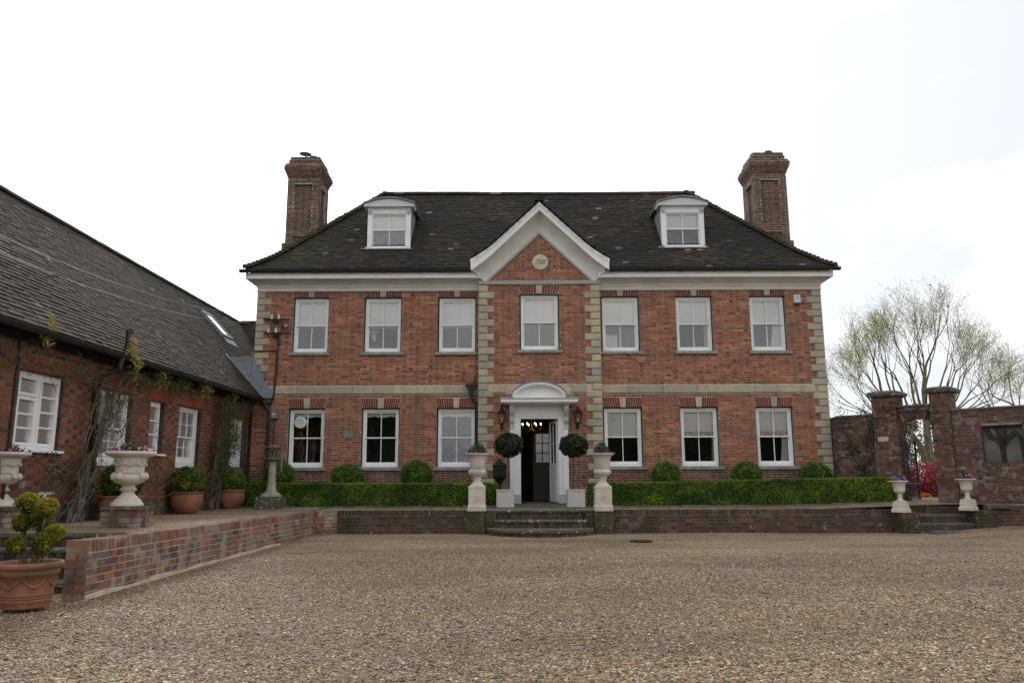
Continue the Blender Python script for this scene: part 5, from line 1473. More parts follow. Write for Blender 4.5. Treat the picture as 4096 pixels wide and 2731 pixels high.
m_ = MB(); m_.fbox(FW, 0, wy(-.02), 0, .03, .77, .783); m_.build('damp_course', 'black', wing)
for k in (2, 4, 5):
    a, b_, c_, d_ = WW[k]
    sash_window(wing, FW, wy(a), wy(b_), c_, d_, -.08, cols=3, rows=2, stone_sill=False, lower_rail=.2, room='wingroom', depth=.9, glass='frost', bd=.021, gbw=.017)
# two-light casement and the narrow light
def casement(y0, y1, z0, z1, n, lights):
    fr = FW; a, b_ = wy(y0), wy(y1); f = MB(); st = .05
    f.fbox(fr, a, a + st, n - .1, n, z0, z1); f.fbox(fr, b_ - st, b_, n - .1, n, z0, z1); f.fbox(fr, a + st, b_ - st, n - .1, n, z1 - st, z1); f.fbox(fr, a + st, b_ - st, n - .1, n, z0, z0 + st)
    nl = len(lights)
    for k in range(1, nl):
        x = a + (b_ - a) * k / nl; f.fbox(fr, x - .03, x + .03, n - .1, n + .002, z0 + st, z1 - st)
    f.fbox(fr, a - .04, b_ + .05, n - .03, .08, z0 - .04, z0 - .002)
    win = f.build('window', 'white', wing)
    for k, rows_ in enumerate(lights):
        u0 = a + (b_ - a) * k / nl + (st if k == 0 else .03); u1 = a + (b_ - a) * (k + 1) / nl - (st if k == nl - 1 else .03)
        zz = z0 + st
        groups = rows_
        for (h0, h1, nr) in groups:
            q0, q1 = z0 + st + (z1 - z0 - 2 * st) * h0, z0 + st + (z1 - z0 - 2 * st) * h1
            s = MB(); r = .05
            s.fbox(fr, u0, u0 + r, n - .05, n + .012, q0, q1); s.fbox(fr, u1 - r, u1, n - .05, n + .012, q0, q1); s.fbox(fr, u0 + r, u1 - r, n - .05, n + .012, q0, q0 + r); s.fbox(fr, u0 + r, u1 - r, n - .05, n + .012, q1 - r, q1)
            for j in range(1, nr):
                z = q0 + r + (q1 - q0 - 2 * r) * j / nr; s.fbox(fr, u0 + r, u1 - r, n - .04, n + .006, z - .013, z + .013)
            s.build('casement', 'white', win)
            for j in range(nr):
                g = MB(); g.fbox(fr, u0 + r + .003, u1 - r - .003, n - .03, n - .025, q0 + r + (q1 - q0 - 2 * r) * j / nr + .014, q0 + r + (q1 - q0 - 2 * r) * (j + 1) / nr - .014); g.build('pane', 'frost', win)
    bl = MB(); O, U, Nn = fr
    r = MB(); P = lambda u, k, z: O + U * u + Nn * k + UP * z; q0, q1 = n - .11, n - 1.0
    for f_ in ([P(a, q1, z0), P(b_, q1, z0), P(b_, q1, z1), P(a, q1, z1)], [P(a, q0, z0), P(a, q1, z0), P(a, q1, z1), P(a, q0, z1)], [P(b_, q0, z0), P(b_, q1, z0), P(b_, q1, z1), P(b_, q0, z1)], [P(a, q0, z0), P(b_, q0, z0), P(b_, q1, z0), P(a, q1, z0)], [P(a, q0, z1), P(b_, q0, z1), P(b_, q1, z1), P(a, q1, z1)]): r.face(f_)
    r.build('room', 'wingroom', win)
casement(-9.30, -8.24, 1.60, 2.70, -.05, [[(0, .70, 3), (.71, 1, 1)], [(0, 1, 4)]])
casement(-5.36, -4.78, 1.66, 2.66, -.08, [[(0, 1, 3)]])
# roof of the wing
WZE, WP, WNR = 3.26, 1.072, 3.10
EX = .25
ymaxn = lambda n: (-.04 if n < 1.02 else 3.38 + n)
dk = MB()
dk.face([(EX, WY0, WZE), (EX, -.05, WZE), (EX - 1.02, -.05, WZE + WP * 1.02), (EX - 1.02, WY0, WZE + WP * 1.02)])
dk.face([(EX - 1.02, WY0, WZE + WP * 1.02), (EX - 1.02, 4.4, WZE + WP * 1.02), (EX - WNR, 6.48, WZE + WP * WNR), (EX - WNR, WY0, WZE + WP * WNR)])
dk.face([(EX - WNR, WY0, WZE + WP * WNR), (EX - WNR, 9, WZE + WP * WNR), (EX - 2 * WNR, 9, WZE), (EX - 2 * WNR, WY0, WZE)])
dk.face([(EX - WNR, 6.5, WZE + WP * WNR), (0, 6.5, WZE + WP * WNR), (0, 4.4, WZE + 1.072 * 1.0), (EX - 1.02, 4.4, WZE + 1.072 * 1.02)])
dk.face([(EX, WY0, WZE - .02), (WX, WY0, WZE - .02), (WX, -.05, WZE - .02), (EX, -.05, WZE - .02)])
wroof = dk.build('roof', 'deck', wing)
g = .105; L_ = WNR * math.sqrt(1 + WP * WP); nr = int(L_ / g)
Sv = V((-WNR / nr, 0, WP * WNR / nr)); nrm = V((WP, 0, 1)).normalized()
wt = []
for k in range(nr):
    n0 = WNR * k / nr; y = WY0 + (.085 if k % 2 else 0); ym = ymaxn(n0)
    while y < ym:
        wd = rng.uniform(.155, .168)
        skip = False
        if .15 < y + .1 < 2.5 and EX - 2.22 < EX - n0 < EX - 1.80 + .0: pass
        yy0, yy1 = 1.60, 2.35
        if yy0 - .1 < y + wd / 2 < yy1 + .1 and 1.78 < n0 < 2.52: skip = True
        if not skip:
            sag = .014 * noise.noise(V((y * .35, n0 * .6, 1)))
            wt.append((V((EX - n0, y, WZE + WP * n0 + sag)) + nrm * .006, V((rng.uniform(-.003, .003), min(wd, ym - y), 0)), Sv * 1.12 + V((0, rng.uniform(-.006, .006), 0)), nrm * rng.uniform(.008, .020), (.999 if rng.random() < .007 else min(.95, max(0, .45 + .5 * noise.noise(V((y * .5, n0 * .8, 9))) + rng.gauss(0, .2))))))
        y += wd + .004
mo = lambda t: rng.random() < .55 * noise.noise(V((t[0].y * .4, t[0].z * .7, 2))) - .12 + .75 * sst(-2.5, 1.5, t[0].y + (t[0].z - 3.3) * .35)
tm = [t for t in wt if mo(t)]; tmi = set(id(t) for t in tm)
pieces(wroof, [t for t in wt if id(t) not in tmi], 'tile', 'tile', 'tile_wing', 250)
pieces(wroof, tm, 'tile', 'tile', 'tile_moss', 50)
Sv2 = V((0, 1 / 14, 1.072 / 14)); n2 = V((0, -1.072, 1)).normalized(); wt = []
for k in range(30):
    y0 = 4.4 + k / 14; x = -2.9
    if y0 > 6.5: break
    while x < -.02:
        if (WZE + 1.072 * (y0 - 3.4)) > WZE + WP * (EX - x) - .1:
            wt.append((V((x, y0, WZE + 1.072 * (y0 - 3.4))) + n2 * .006, V((.16, 0, 0)), Sv2 * 1.12, n2 * .024, rng.random()))
        x += .165
pieces(wroof, wt, 'tile', 'link_tile', 'tile_moss', 0)
rd = []; y = WY0
while y < 6.4:
    rd.append((V((EX - WNR - .12, y, WZE + WP * WNR - .05 + rng.uniform(-.004, .004))), V((.24, 0, 0)), V((0, .36, 0)), V((0, 0, .11)), rng.random())); y += .335
x = -2.8
while x < 0:
    rd.append((V((x, 6.38, WZE + WP * WNR - .02)), V((0, .24, 0)), V((.33, 0, 0)), V((0, 0, .11)), rng.random())); x += .335
pieces(wroof, rd, 'ridge', 'ridge_tile', 'tile_wing', 80)
# skylight
pt = lambda n, y, h: V((EX - n, y, WZE + WP * n)) + nrm * h
m_ = MB()
for (a, b_, c_, d_) in ((1.80, 1.86, 1.60, 2.35), (2.44, 2.50, 1.60, 2.35), (1.86, 2.44, 1.60, 1.66), (1.86, 2.44, 2.29, 2.35)):
    m_.prism([pt(a, c_, 0), pt(a, d_, 0), pt(b_, d_, 0), pt(b_, c_, 0)], nrm * .09)
skl = m_.build('skylight', 'lead', wing)
m_ = MB(); m_.prism([pt(1.86, 1.66, .06), pt(1.86, 2.29, .06), pt(2.44, 2.29, .06), pt(2.44, 1.66, .06)], nrm * .008); m_.build('skylight_pane', 'skyglass', skl)
m_ = MB(); m_.prism([pt(1.62, 1.55, .02), pt(1.62, 2.4, .02), pt(1.79, 2.4, .035), pt(1.79, 1.55, .035)], nrm * .006); m_.build('skylight_apron', 'lead', skl)
# lead gutter and flashings where wing and house meet
m_ = MB(); m_.prism([pt(-.02, -.16, .03), pt(1.06, -.06, .03), pt(1.06, .06, .03), pt(-.02, .0, .03)], nrm * .012)
m_.face([(EX - 1.04, .06, 3.4), (.0, -.02, 3.4), (.0, -.02, 4.36), (EX - 1.04, .06, 4.36)])
m_.face([(EX - 1.04, .06, 4.36), (.0, -.02, 4.36), (.0, 4.4, 4.40), (EX - 1.04, 4.4, 4.40)])
for k in range(6):      # stepped flashing on the facade
    z0 = 3.30 + .20 * k; x1 = .50 - .115 * k
    m_.box(-.04, x1, -.062 - .002 * k, -.036, z0 - .05, z0 + .20)
m_.build('lead_flashing', 'lead', wing)
m_ = MB(); secs = []
for y in (WY0, -8.0, .0 - .02):
    secs.append([V((EX + .035 + .062 * math.cos(t), y, WZE - .03 + .075 * math.sin(t))) for t in [math.pi + math.pi * k / 8 for k in range(9)]] + [V((EX + .035 + .052 * math.cos(t), y, WZE - .03 + .065 * math.sin(t))) for t in [2 * math.pi - math.pi * k / 8 for k in range(9)]])
m_.sweep(secs, close=True); m_.box(WX, WX + .03, WY0, -.02, 3.1, 3.24)
y = WY0
while y < -.1: m_.box(WX + .02, EX, y, y + .03, 3.19, 3.22); y += .9
m_.tube([(EX + .03, -.1, 3.2), (.42, -.1, 3.12), (.50, -.08, 3.16)], .06, 8)
m_.build('gutter', 'black', wing)
downpipe(wing, [(EX + .04, -.2, 3.2), (.36, -.12, 3.05), (.47, -.10, 2.9), (.475, -.10, 2.35), (.455, -.10, .5)], .045, [(.475, -.1, 2.5), (.46, -.1, 1.5)])
downpipe(wing, [(EX + .04, -7.35, 3.2), (EX + .02, -7.36, 3.0), (.02, -7.4, 2.86), (-.04, -7.4, 2.7), (-.04, -7.4, .5)], .048, [(-.04, -7.4, 2.5)])
m_ = MB(); m_.tube([(EX - .05, -7.0, 3.3), (EX - .05, -7.0, 3.72)], .06, 10); m_.build('vent_pipe', 'black', wing)
for y, r in ((-9.42, .016), (-.10, .018), (-.06, .016)):
    m_ = MB(); m_.tube([(WX + .03, y, 3.2), (WX + .03, y, 2.2), (WX + .03, y, .5)], r, 6); m_.build('thin_pipe', 'black', wing)
m_ = MB(); m_.tube([(WX + .04, -8.55, .97), (WX + .12, -8.55, .97)], .022, 8); m_.tube([(WX + .1, -8.75, .97), (WX + .1, -8.4, .97)], .022, 8); m_.tube([(WX + .1, -8.6, .97), (WX + .15, -8.75, .75), (WX + .15, -8.8, .55)], .022, 8); m_.build('waste_pipe', 'plastic', wing)
m_ = MB(); m_.lathe([(.04, 1.06), (.05, 1.15)], (.0, -9.2, 0), 12); m_.tube([(-.1, -9.2, 1.18), (.0, -9.2, 1.18)], .008, 5); setp(m_.build('wall_pot', 'greybox'), 'small grey pot hung on the wing wall below the casement window', 'pot')
# overhead wires to the house
m_ = MB()
def wire(p0, dz):
    pts = [(p0[0], -.12, p0[2])] + [(p0[0] - .14 * (-.12 - y), y, z + dz) for y, z in ((-1.2, 5.22), (-2.4, 5.03), (-3.6, 4.88), (-4.8, 4.78), (-5.8, 4.73), (-7, 4.70), (-8, 4.715), (-9, 4.76), (-10, 4.83), (-12, 5.03), (-14, 5.33), (-16, 5.7))]
    m_.tube(pts, .0055, 4)
wire((.42, 0, 5.44), 0); wire((.35, 0, 5.07), -.215)
setp(m_.build('overhead_wire', 'greybox'), 'two thin overhead wires crossing above the wing roof to the facade brackets', 'wire', kind='stuff')
# ------------------------------------------------------------------ garden wall with gateway (runs obliquely towards the camera)
GU = V((.7001, -.714, 0)); GN = V((-.714, -.7001, 0)); GO = V((15.703, -.982, 0))
FG = (GO, GU, GN)
gw = thing('garden_wall', 'old red brick garden wall with arched gateway between two capped piers at right', 'wall', tuple(GO))
def seg(s0, s1, zt, holes=(), nm=300, n=0.):
    f_ = (GO + GU * s0 + GN * n, GU, GN); L = s1 - s0
    hs = [(a - s0, b_ - s0, c_, d_) for a, b_, c_, d_ in holes]
    m_ = MB(); wall_panel(m_, f_, L, .2, zt, hs)
    m_.face([f_[0] + UP * zt, f_[0] + GU * L + UP * zt, f_[0] + GU * L - GN * .3 + UP * zt, f_[0] - GN * .3 + UP * zt])
    wall_panel(m_, (f_[0] - GN * .3, GU, -GN), L, .2, zt, hs); m_.build('wall_core', 'mortar_garden', gw)
    return lay_bricks(f_, L, .45, zt, hs, course=.073)
nich = (2.33, 3.12, 1.47, 2.29)
sp = seg(-.91, .03, 2.66) + seg(1.74, 5.2, 2.66, [nich])
# short return that closes the gap to the house corner
RO = GO + GU * -.91
fret = (V((RO.x, 1.2, 0)), V((0, -1, 0)), V((-1, 0, 0)))
m_ = MB(); wall_panel(m_, fret, 1.2 - RO.y, .2, 2.66, []); m_.box(RO.x, RO.x + .2, RO.y, 1.2, 2.58, 2.69); m_.build('wall_return', 'mortar_garden', gw)
sp += lay_bricks(fret, 1.2 - RO.y, .45, 2.66, course=.073)
# pillars
for (a, b_) in ((.02, .575), (1.335, 1.745)):
    m_ = MB(); m_.fbox(FG, a + .004, b_ - .004, -.42, .085, .3, 3.10); m_.build('pillar_core', 'mortar_garden', gw)
    sp += lay_bricks((GO + GN * .087 + GU * a, GU, GN), b_ - a, .5, 3.10, course=.073)
    sp += lay_bricks((GO + GN * -.42 + GU * a, GN, -GU), .505, .5, 3.10, course=.073, phase=1)
    sp += lay_bricks((GO + GN * .085 + GU * b_, -GN, GU), .505, .5, 3.10, course=.073, phase=1)
    m_ = MB(); f_ = FG
    P = lambda u, n, z: GO + GU * u + GN * n + UP * z
    q = lambda e, z: [P(a - e, -.42 - e, z), P(b_ + e, -.42 - e, z), P(b_ + e, .085 + e, z), P(a - e, .085 + e, z)]
    m_.sweep([q(.02, 3.09), q(.09, 3.115), q(.10, 3.185), q(.04, 3.23), q(-.10, 3.255)], close=True); m_.build('pillar_cap', 'lichen_slab', gw)
# arch over the gate
a0, a1, zs_, rise = .575, 1.335, 2.43, .10
K = 14
am = MB()
arc_p = [(a0 + (a1 - a0) * k / K, zs_ + rise * math.sin(math.pi * k / K)) for k in range(K + 1)]
P = lambda u, n, z: GO + GU * u + GN * n + UP * z
am.prism([P(a0, -.30, 2.82)] + [P(u, -.30, z) for u, z in arc_p] + [P(a1, -.30, 2.82)], GN * .298); am.build('arch_core', 'mortar_dark', gw)
for k in range(K):
    (u0, z0), (u1, z1) = arc_p[k], arc_p[k + 1]
    d = P(u1, 0, z1) - P(u0, 0, z0); up_ = d.cross(-GN).normalized()
    if up_.z < 0: up_ = -up_
    sp.append((P(u0, 0, z0) + d * .05, d * .88, GN * .014, up_ * .21, rng.random()))
sp += lay_bricks((GO + GU * a0, GU, GN), a1 - a0, 2.655, 2.815, course=.073)
pieces(gw, sp, 'brick', 'brick', 'garden_brick', 300)
m_ = MB()
for (s0, s1, z) in ((-.95, .0, 2.66), (.58, 1.33, 2.82), (1.75, 5.2, 2.66)):
    s = s0
    while s < s1 - .02:
        e = min(s + .32, s1); m_ = MB(); m_.prism([P(s + .003, .035, z), P(s + .003, .035, z + .03), P(s + .003, -.14, z + .06), P(s + .003, -.335, z + .03), P(s + .003, -.335, z)], GU * (e - s - .006)); m_.build('coping', 'lichen_slab', gw); s = e
# shallow rendered recess with the dark stain of an old espalier
m_ = MB(); m_.fbox(FG, nich[0], nich[1], -.12, -.07, nich[2], nich[3]); rec = m_.build('recess_panel', 'niche', gw)
m_ = MB(); reveals(m_, FG, [nich], .07, 0, .01); m_.build('recess_reveal', 'nichedark', rec)
m_ = MB()
cu_, cz_ = 2.70, 1.49
def stain(pts, wd):
    secs = []
    for i, (u, z) in enumerate(pts):
        a = pts[max(0, i - 1)]; b_ = pts[min(len(pts) - 1, i + 1)]; d = V((b_[0] - a[0], b_[1] - a[1], 0)).normalized(); ww = wd[i]
        secs.append([P(u - d.y * ww, -.068, z + d.x * ww), P(u + d.y * ww, -.068, z - d.x * ww), P(u + d.y * ww * .7, -.045, z - d.x * ww), P(u - d.y * ww * .7, -.045, z + d.x * ww)])
    m_.sweep(secs, close=True)
stain([(2.70, 1.475), (2.69, 1.7), (2.71, 1.95), (2.69, 2.28)], [.05, .055, .085, .12])
stain([(2.70, 1.80), (2.60, 1.98), (2.47, 2.05), (2.40, 2.24)], [.05, .045, .07, .05]); stain([(2.71, 1.85), (2.82, 2.0), (2.95, 2.12), (3.06, 2.0), (3.09, 1.5)], [.05, .05, .07, .05, .035]); stain([(2.36, 2.26), (3.1, 2.26)], [.03, .04])
m_.build('espalier', 'nichedark', rec)
m_ = MB(); m_.bevbox(FG, .11, .35, .085, .112, 2.02, 2.125, .006); pq = setp(m_.build('name_plaque', 'plaque'), 'small cream lettered plaque on the left gate pier', 'sign')
m_ = MB()
for k in range(9):
    u = .135 + k * .021; m_.fbox(FG, u, u + .012, .112, .1135, 2.08, 2.10); m_.fbox(FG, u + .004, u + .013, .112, .1135, 2.045, 2.063)
m_.build('lettering', 'letter', pq)
# wrought iron gate, standing open inwards
gt_ = thing('iron_gate', 'black wrought iron gate standing open in the arched gateway', 'gate', (16.12, -1.42, .6))
hg = V((16.13, -1.45, 0)); ge = V((16.80, -.75, 0)); gu = (ge - hg); GL = gu.length; gu.normalize(); gn_ = V((gu.y, -gu.x, 0))
fi_ = (hg, gu, gn_); m_ = MB()
for u in (0, GL - .03): m_.fbox(fi_, u, u + .03, -.015, .015, .62, 2.14 if u == 0 else 2.10)
for z in (.68, 1.0, 1.45, 1.55, 2.05): m_.fbox(fi_, .03, GL - .03, -.012, .012, z, z + .028)
m_.build('gate_frame', 'iron', gt_)
for k in range(1, 9):
    u = GL * k / 9; m_ = MB(); m_.tube([hg + gu * u + UP * .64, hg + gu * u + UP * 2.07], .009, 6); m_.build('bar', 'iron', gt_)
m_ = MB()
for c_u, sg in ((.25, 1), (.6, -1)):
    pts = []
    for k in range(18):
        t = k / 17 * 4.6; r = .10 * (1 - k / 20); pts.append(hg + gu * (c_u + sg * r * math.cos(t)) + UP * (2.20 + r * math.sin(t)))
    m_.tube(pts, .010, 5)
for c_u in (.1, .3, .5, .7):
    for zc in (1.22, 1.8):
        m_.tube([hg + gu * (c_u + .055 * math.cos(t)) + UP * (zc + .09 * math.sin(t)) for t in [k * .5 for k in range(13)]], .008, 5)
m_.tube([hg + gu * .2 + UP * 2.08, hg + gu * .42 + UP * 2.30, hg + gu * .42 + UP * 2.42], .012, 6)
m_.build('scrollwork', 'iron', gt_)

# ------------------------------------------------------------------ hedges and clipped balls
def hedge(name, x0, x1, y0, y1, zf0, zf1, label, n, endround=0.):
    t = thing(name, label, 'hedge', ((x0 + x1) / 2, (y0 + y1) / 2, zf0(x0)), 'low clipped hedges below the windows')
    c = MB(); K = int((x1 - x0) / .12); secs = []
    wv = lambda x, s: .02 * noise.noise(V((x * 2.2, s, 0)))
    for k in range(K + 1):
        x = x0 + .03 + (x1 - x0 - .06) * k / K
        secs.append([V((x, y0 + .035 + wv(x, 1), zf0(x))), V((x, y0 + .03 + wv(x, 2), (zf0(x) + zf1(x)) / 2)), V((x, y0 + .05 + wv(x, 3), zf1(x) - .03)), V((x, (y0 + y1) / 2, zf1(x) - .025 + wv(x, 4))), V((x, y1 - .04, zf1(x) - .03)), V((x, y1 - .03, zf0(x)))])
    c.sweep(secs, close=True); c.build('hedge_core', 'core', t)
    l = MB(); Lx = x1 - x0
    def lf(p, nrm, br):
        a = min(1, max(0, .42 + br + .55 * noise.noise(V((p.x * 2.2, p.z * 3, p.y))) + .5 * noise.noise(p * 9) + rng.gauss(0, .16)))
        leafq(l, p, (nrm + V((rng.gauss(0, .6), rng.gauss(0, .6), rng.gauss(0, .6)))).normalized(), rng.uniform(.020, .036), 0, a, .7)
    for _ in range(n):
        x = rng.uniform(x0, x1); b0, b1 = zf0(x), zf1(x)
        f = rng.random()
        bump = .025 * noise.noise(V((x * 3, 0, 7))) + .012 * noise.noise(V((x * 11, 0, 3)))
        if f < .62:
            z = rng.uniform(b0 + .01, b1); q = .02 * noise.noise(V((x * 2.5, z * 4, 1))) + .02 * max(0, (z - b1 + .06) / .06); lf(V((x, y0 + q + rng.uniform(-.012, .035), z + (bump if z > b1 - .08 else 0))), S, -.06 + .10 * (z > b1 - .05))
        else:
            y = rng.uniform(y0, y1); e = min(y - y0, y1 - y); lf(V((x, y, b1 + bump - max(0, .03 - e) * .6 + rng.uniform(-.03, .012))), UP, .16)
    for xe, sg in ((x0, -1), (x1, 1)):
        for _ in range(int(n * .035)):
            z = rng.uniform(zf0(xe), zf1(xe)); lf(V((xe - sg * .01 + rng.uniform(-.02, .02), rng.uniform(y0, y1), z)), V((sg, 0, 0)), 0)
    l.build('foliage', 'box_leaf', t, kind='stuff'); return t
z0f = lambda x: TH(x, -1.5) - .02
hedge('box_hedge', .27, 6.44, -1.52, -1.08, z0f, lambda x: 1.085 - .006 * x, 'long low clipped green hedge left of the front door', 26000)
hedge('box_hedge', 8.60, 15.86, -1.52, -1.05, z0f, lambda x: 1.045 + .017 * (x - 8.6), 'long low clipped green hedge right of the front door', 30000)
BALLS = [(.95, .385, 1.62, 'domed green shrub behind the hedge beside the stone lantern pillar'), (2.666, .416, 1.549, 'flattish domed shrub behind the hedge between the two kitchen windows'), (4.392, .42, 1.633, 'round clipped shrub behind the hedge left of the downpipe window'),
         (10.607, .381, 1.576, 'domed shrub behind the right hedge nearest the front door'), (12.62, .383, 1.574, 'domed shrub behind the right hedge between its two end windows'), (14.33, .417, 1.562, 'domed shrub behind the right hedge below the corner quoins')]
for i, (x, r, zt2, lab) in enumerate(BALLS):
    t = thing('clipped_shrub', lab, 'shrub', (x, -.58, .5), 'domed shrubs behind the hedges')
    rz_ = r * (.86 if i == 1 else .95); c_ = V((x, -.58, zt2 - rz_))
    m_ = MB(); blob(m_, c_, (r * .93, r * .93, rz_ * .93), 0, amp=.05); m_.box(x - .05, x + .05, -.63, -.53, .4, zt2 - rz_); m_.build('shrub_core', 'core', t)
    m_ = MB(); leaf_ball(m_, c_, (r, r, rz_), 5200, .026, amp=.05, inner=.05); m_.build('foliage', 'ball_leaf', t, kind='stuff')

# ------------------------------------------------------------------ terracotta pots with box balls
def potted_ball(c, rr, rh, br, zt2, label, shade):
    x, y, z = c; t = thing('potted_shrub', label, 'potted shrub', c, 'terracotta pots along the wing wall')
    m_ = MB(); m_.lathe([(rr * .55, 0), (rr * .72, rh * .08), (rr * .93, rh * .35), (rr * 1.0, rh * .6), (rr * .97, rh * .84), (rr * .93, rh * .88), (rr * 1.02, rh * .92), (rr * 1.03, rh * .99), (rr * .98, rh), (rr * .93, rh * .97), (rr * .92, rh * .86)], c, 36); m_.build('pot', 'terracotta', t, smooth=True)
    m_ = MB(); m_.lathe([(rr * .92, rh * .90), (.01, rh * .93)], c, 24); m_.build('soil', 'soil', t)
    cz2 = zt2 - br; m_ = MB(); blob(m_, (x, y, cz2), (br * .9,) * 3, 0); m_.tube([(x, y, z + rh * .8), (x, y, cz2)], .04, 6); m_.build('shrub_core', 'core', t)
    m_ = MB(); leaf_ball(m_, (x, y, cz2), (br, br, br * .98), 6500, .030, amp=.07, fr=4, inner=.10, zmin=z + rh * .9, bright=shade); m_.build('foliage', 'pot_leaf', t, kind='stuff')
potted_ball((.36, -7.15, .50), .33, .41, .325, 1.46, 'large terracotta pot with a bushy green ball, half hidden behind the cream urn', 0)
potted_ball((.27, -4.35, .50), .305, .43, .35, 1.43, 'terracotta pot with green ball in front of the wing, middle of its row', .02)
potted_ball((.20, -1.75, .49), .32, .44, .33, 1.41, 'terracotta pot with yellowish green ball nearest the house corner', .22)

# ------------------------------------------------------------------ potted cloud topiary in front
PT = (2.38, -12.7, .03)
t = thing('potted_topiary', 'golden cloud-pruned topiary in a big terracotta pot at the near left corner', 'potted shrub', PT)
m_ = MB(); m_.lathe([(0.1906, 0), (0.2000, .015), (0.1981, .05), (0.2065, .055), (0.2065, .075), (0.2018, .08), (0.2102, .085), (0.2102, .10), (0.2055, .105), (0.2148, .11), (0.2148, .125), (0.2102, .13), (0.2399, .285), (0.2530, .29), (0.2548, .325), (0.2492, .335), (0.2585, .34), (0.2771, .352), (0.2827, .375), (0.2771, .395), (0.2632, .402), (0.2474, .395), (0.2399, .36), (0.2344, .33)], PT, 56); pot = m_.build('pot', 'terracotta', t, smooth=True)
m_ = MB()
for k in range(7):      # swags on the pot
    t0 = -2.6 + k * .9; pts = []
    for j in range(9):
        q = j / 8; a = t0 + (q - .5) * .75; z = .255 - .065 * math.sin(math.pi * q); r = (.2265 + (z - .13) * .206) * .93 + .001
        pts.append((PT[0] + r * math.cos(a), PT[1] + r * math.sin(a), PT[2] + z))
    m_.tube(pts, [.005 + .010 * math.sin(math.pi * j / 8) for j in range(9)], 6)
m_.build('swag', 'terracotta', pot)
m_ = MB(); m_.lathe([(.234, .33), (.01, .34)], PT, 30); m_.build('soil', 'soil', t)
def pp(u, v, dy):       # point of the topiary measured on the photograph, dy metres behind the pot's axis
    d = fwd + cr * ((u - 2048) / FPX) - cu * ((v - 1365.5) / FPX)
    return CAM + d * ((PT[1] + dy - CAM.y) / d.y)
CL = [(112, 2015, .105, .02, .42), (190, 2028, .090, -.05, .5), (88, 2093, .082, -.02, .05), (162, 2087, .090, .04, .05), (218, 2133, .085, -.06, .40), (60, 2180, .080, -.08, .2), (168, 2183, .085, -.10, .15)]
st_ = MB(); fo_ = MB(); co_ = MB()
for i, (u, v, r, dy, br_) in enumerate(CL):
    c_ = pp(u, v, dy)
    blob(co_, c_, (r * .78,) * 3, 0, 14, 8)
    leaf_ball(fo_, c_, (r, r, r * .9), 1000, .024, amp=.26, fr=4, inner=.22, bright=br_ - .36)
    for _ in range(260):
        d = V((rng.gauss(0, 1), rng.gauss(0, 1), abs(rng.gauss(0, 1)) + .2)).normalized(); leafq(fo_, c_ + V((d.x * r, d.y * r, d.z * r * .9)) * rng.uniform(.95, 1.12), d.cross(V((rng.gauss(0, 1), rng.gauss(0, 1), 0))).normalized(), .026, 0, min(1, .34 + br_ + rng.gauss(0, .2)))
    a = V((PT[0] + (c_.x - PT[0]) * .45, PT[1] + dy * .5, PT[2] + .33)); mid = a.lerp(c_, .5) + V((rng.uniform(-.03, .03), 0, 0))
    st_.tube([a, mid, c_], [.013, .011, .008], 7)
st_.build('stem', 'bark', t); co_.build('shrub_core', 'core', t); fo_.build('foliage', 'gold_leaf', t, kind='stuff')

# ------------------------------------------------------------------ urns
def flowers(mb, c, r, h, spec, n):
    for _ in range(n):
        a = rng.uniform(0, 6.283); q = r * math.sqrt(rng.random()); m = rng.choices(range(len(spec)), weights=[s[1] for s in spec])[0]
        p = V((c[0] + q * math.cos(a), c[1] + q * math.sin(a), c[2] + rng.uniform(.2, 1) * h * (1 - .6 * (q / r) ** 2)))
        for k in range(4): leafq(mb, p + V((rng.gauss(0, .008), rng.gauss(0, .008), rng.gauss(0, .008))), V((rng.gauss(0, 1), -1 + rng.gauss(0, .6), rng.gauss(0, 1) + .5)).normalized(), spec[m][2], m, rng.random(), 1.)
def bushy(mb, c, r, h, n, size, m=0):
    for _ in range(n):
        a = rng.uniform(0, 6.283); q = r * rng.random() ** .6; z = h * rng.random() ** .8 * (1 - .75 * (q / r) ** 2)
        p = V((c[0] + q * math.cos(a), c[1] + q * math.sin(a), c[2] + z)); leafq(mb, p, V((math.cos(a) * q / r + rng.gauss(0, .5), math.sin(a) * q / r + rng.gauss(0, .5), .4 + rng.gauss(0, .5))).normalized(), size * rng.uniform(.7, 1.4), m, min(1, max(0, rng.gauss(.25 + .5 * z / h, .2))), .45)
FL = ['plant_leaf', 'magenta', 'pink', 'violet']
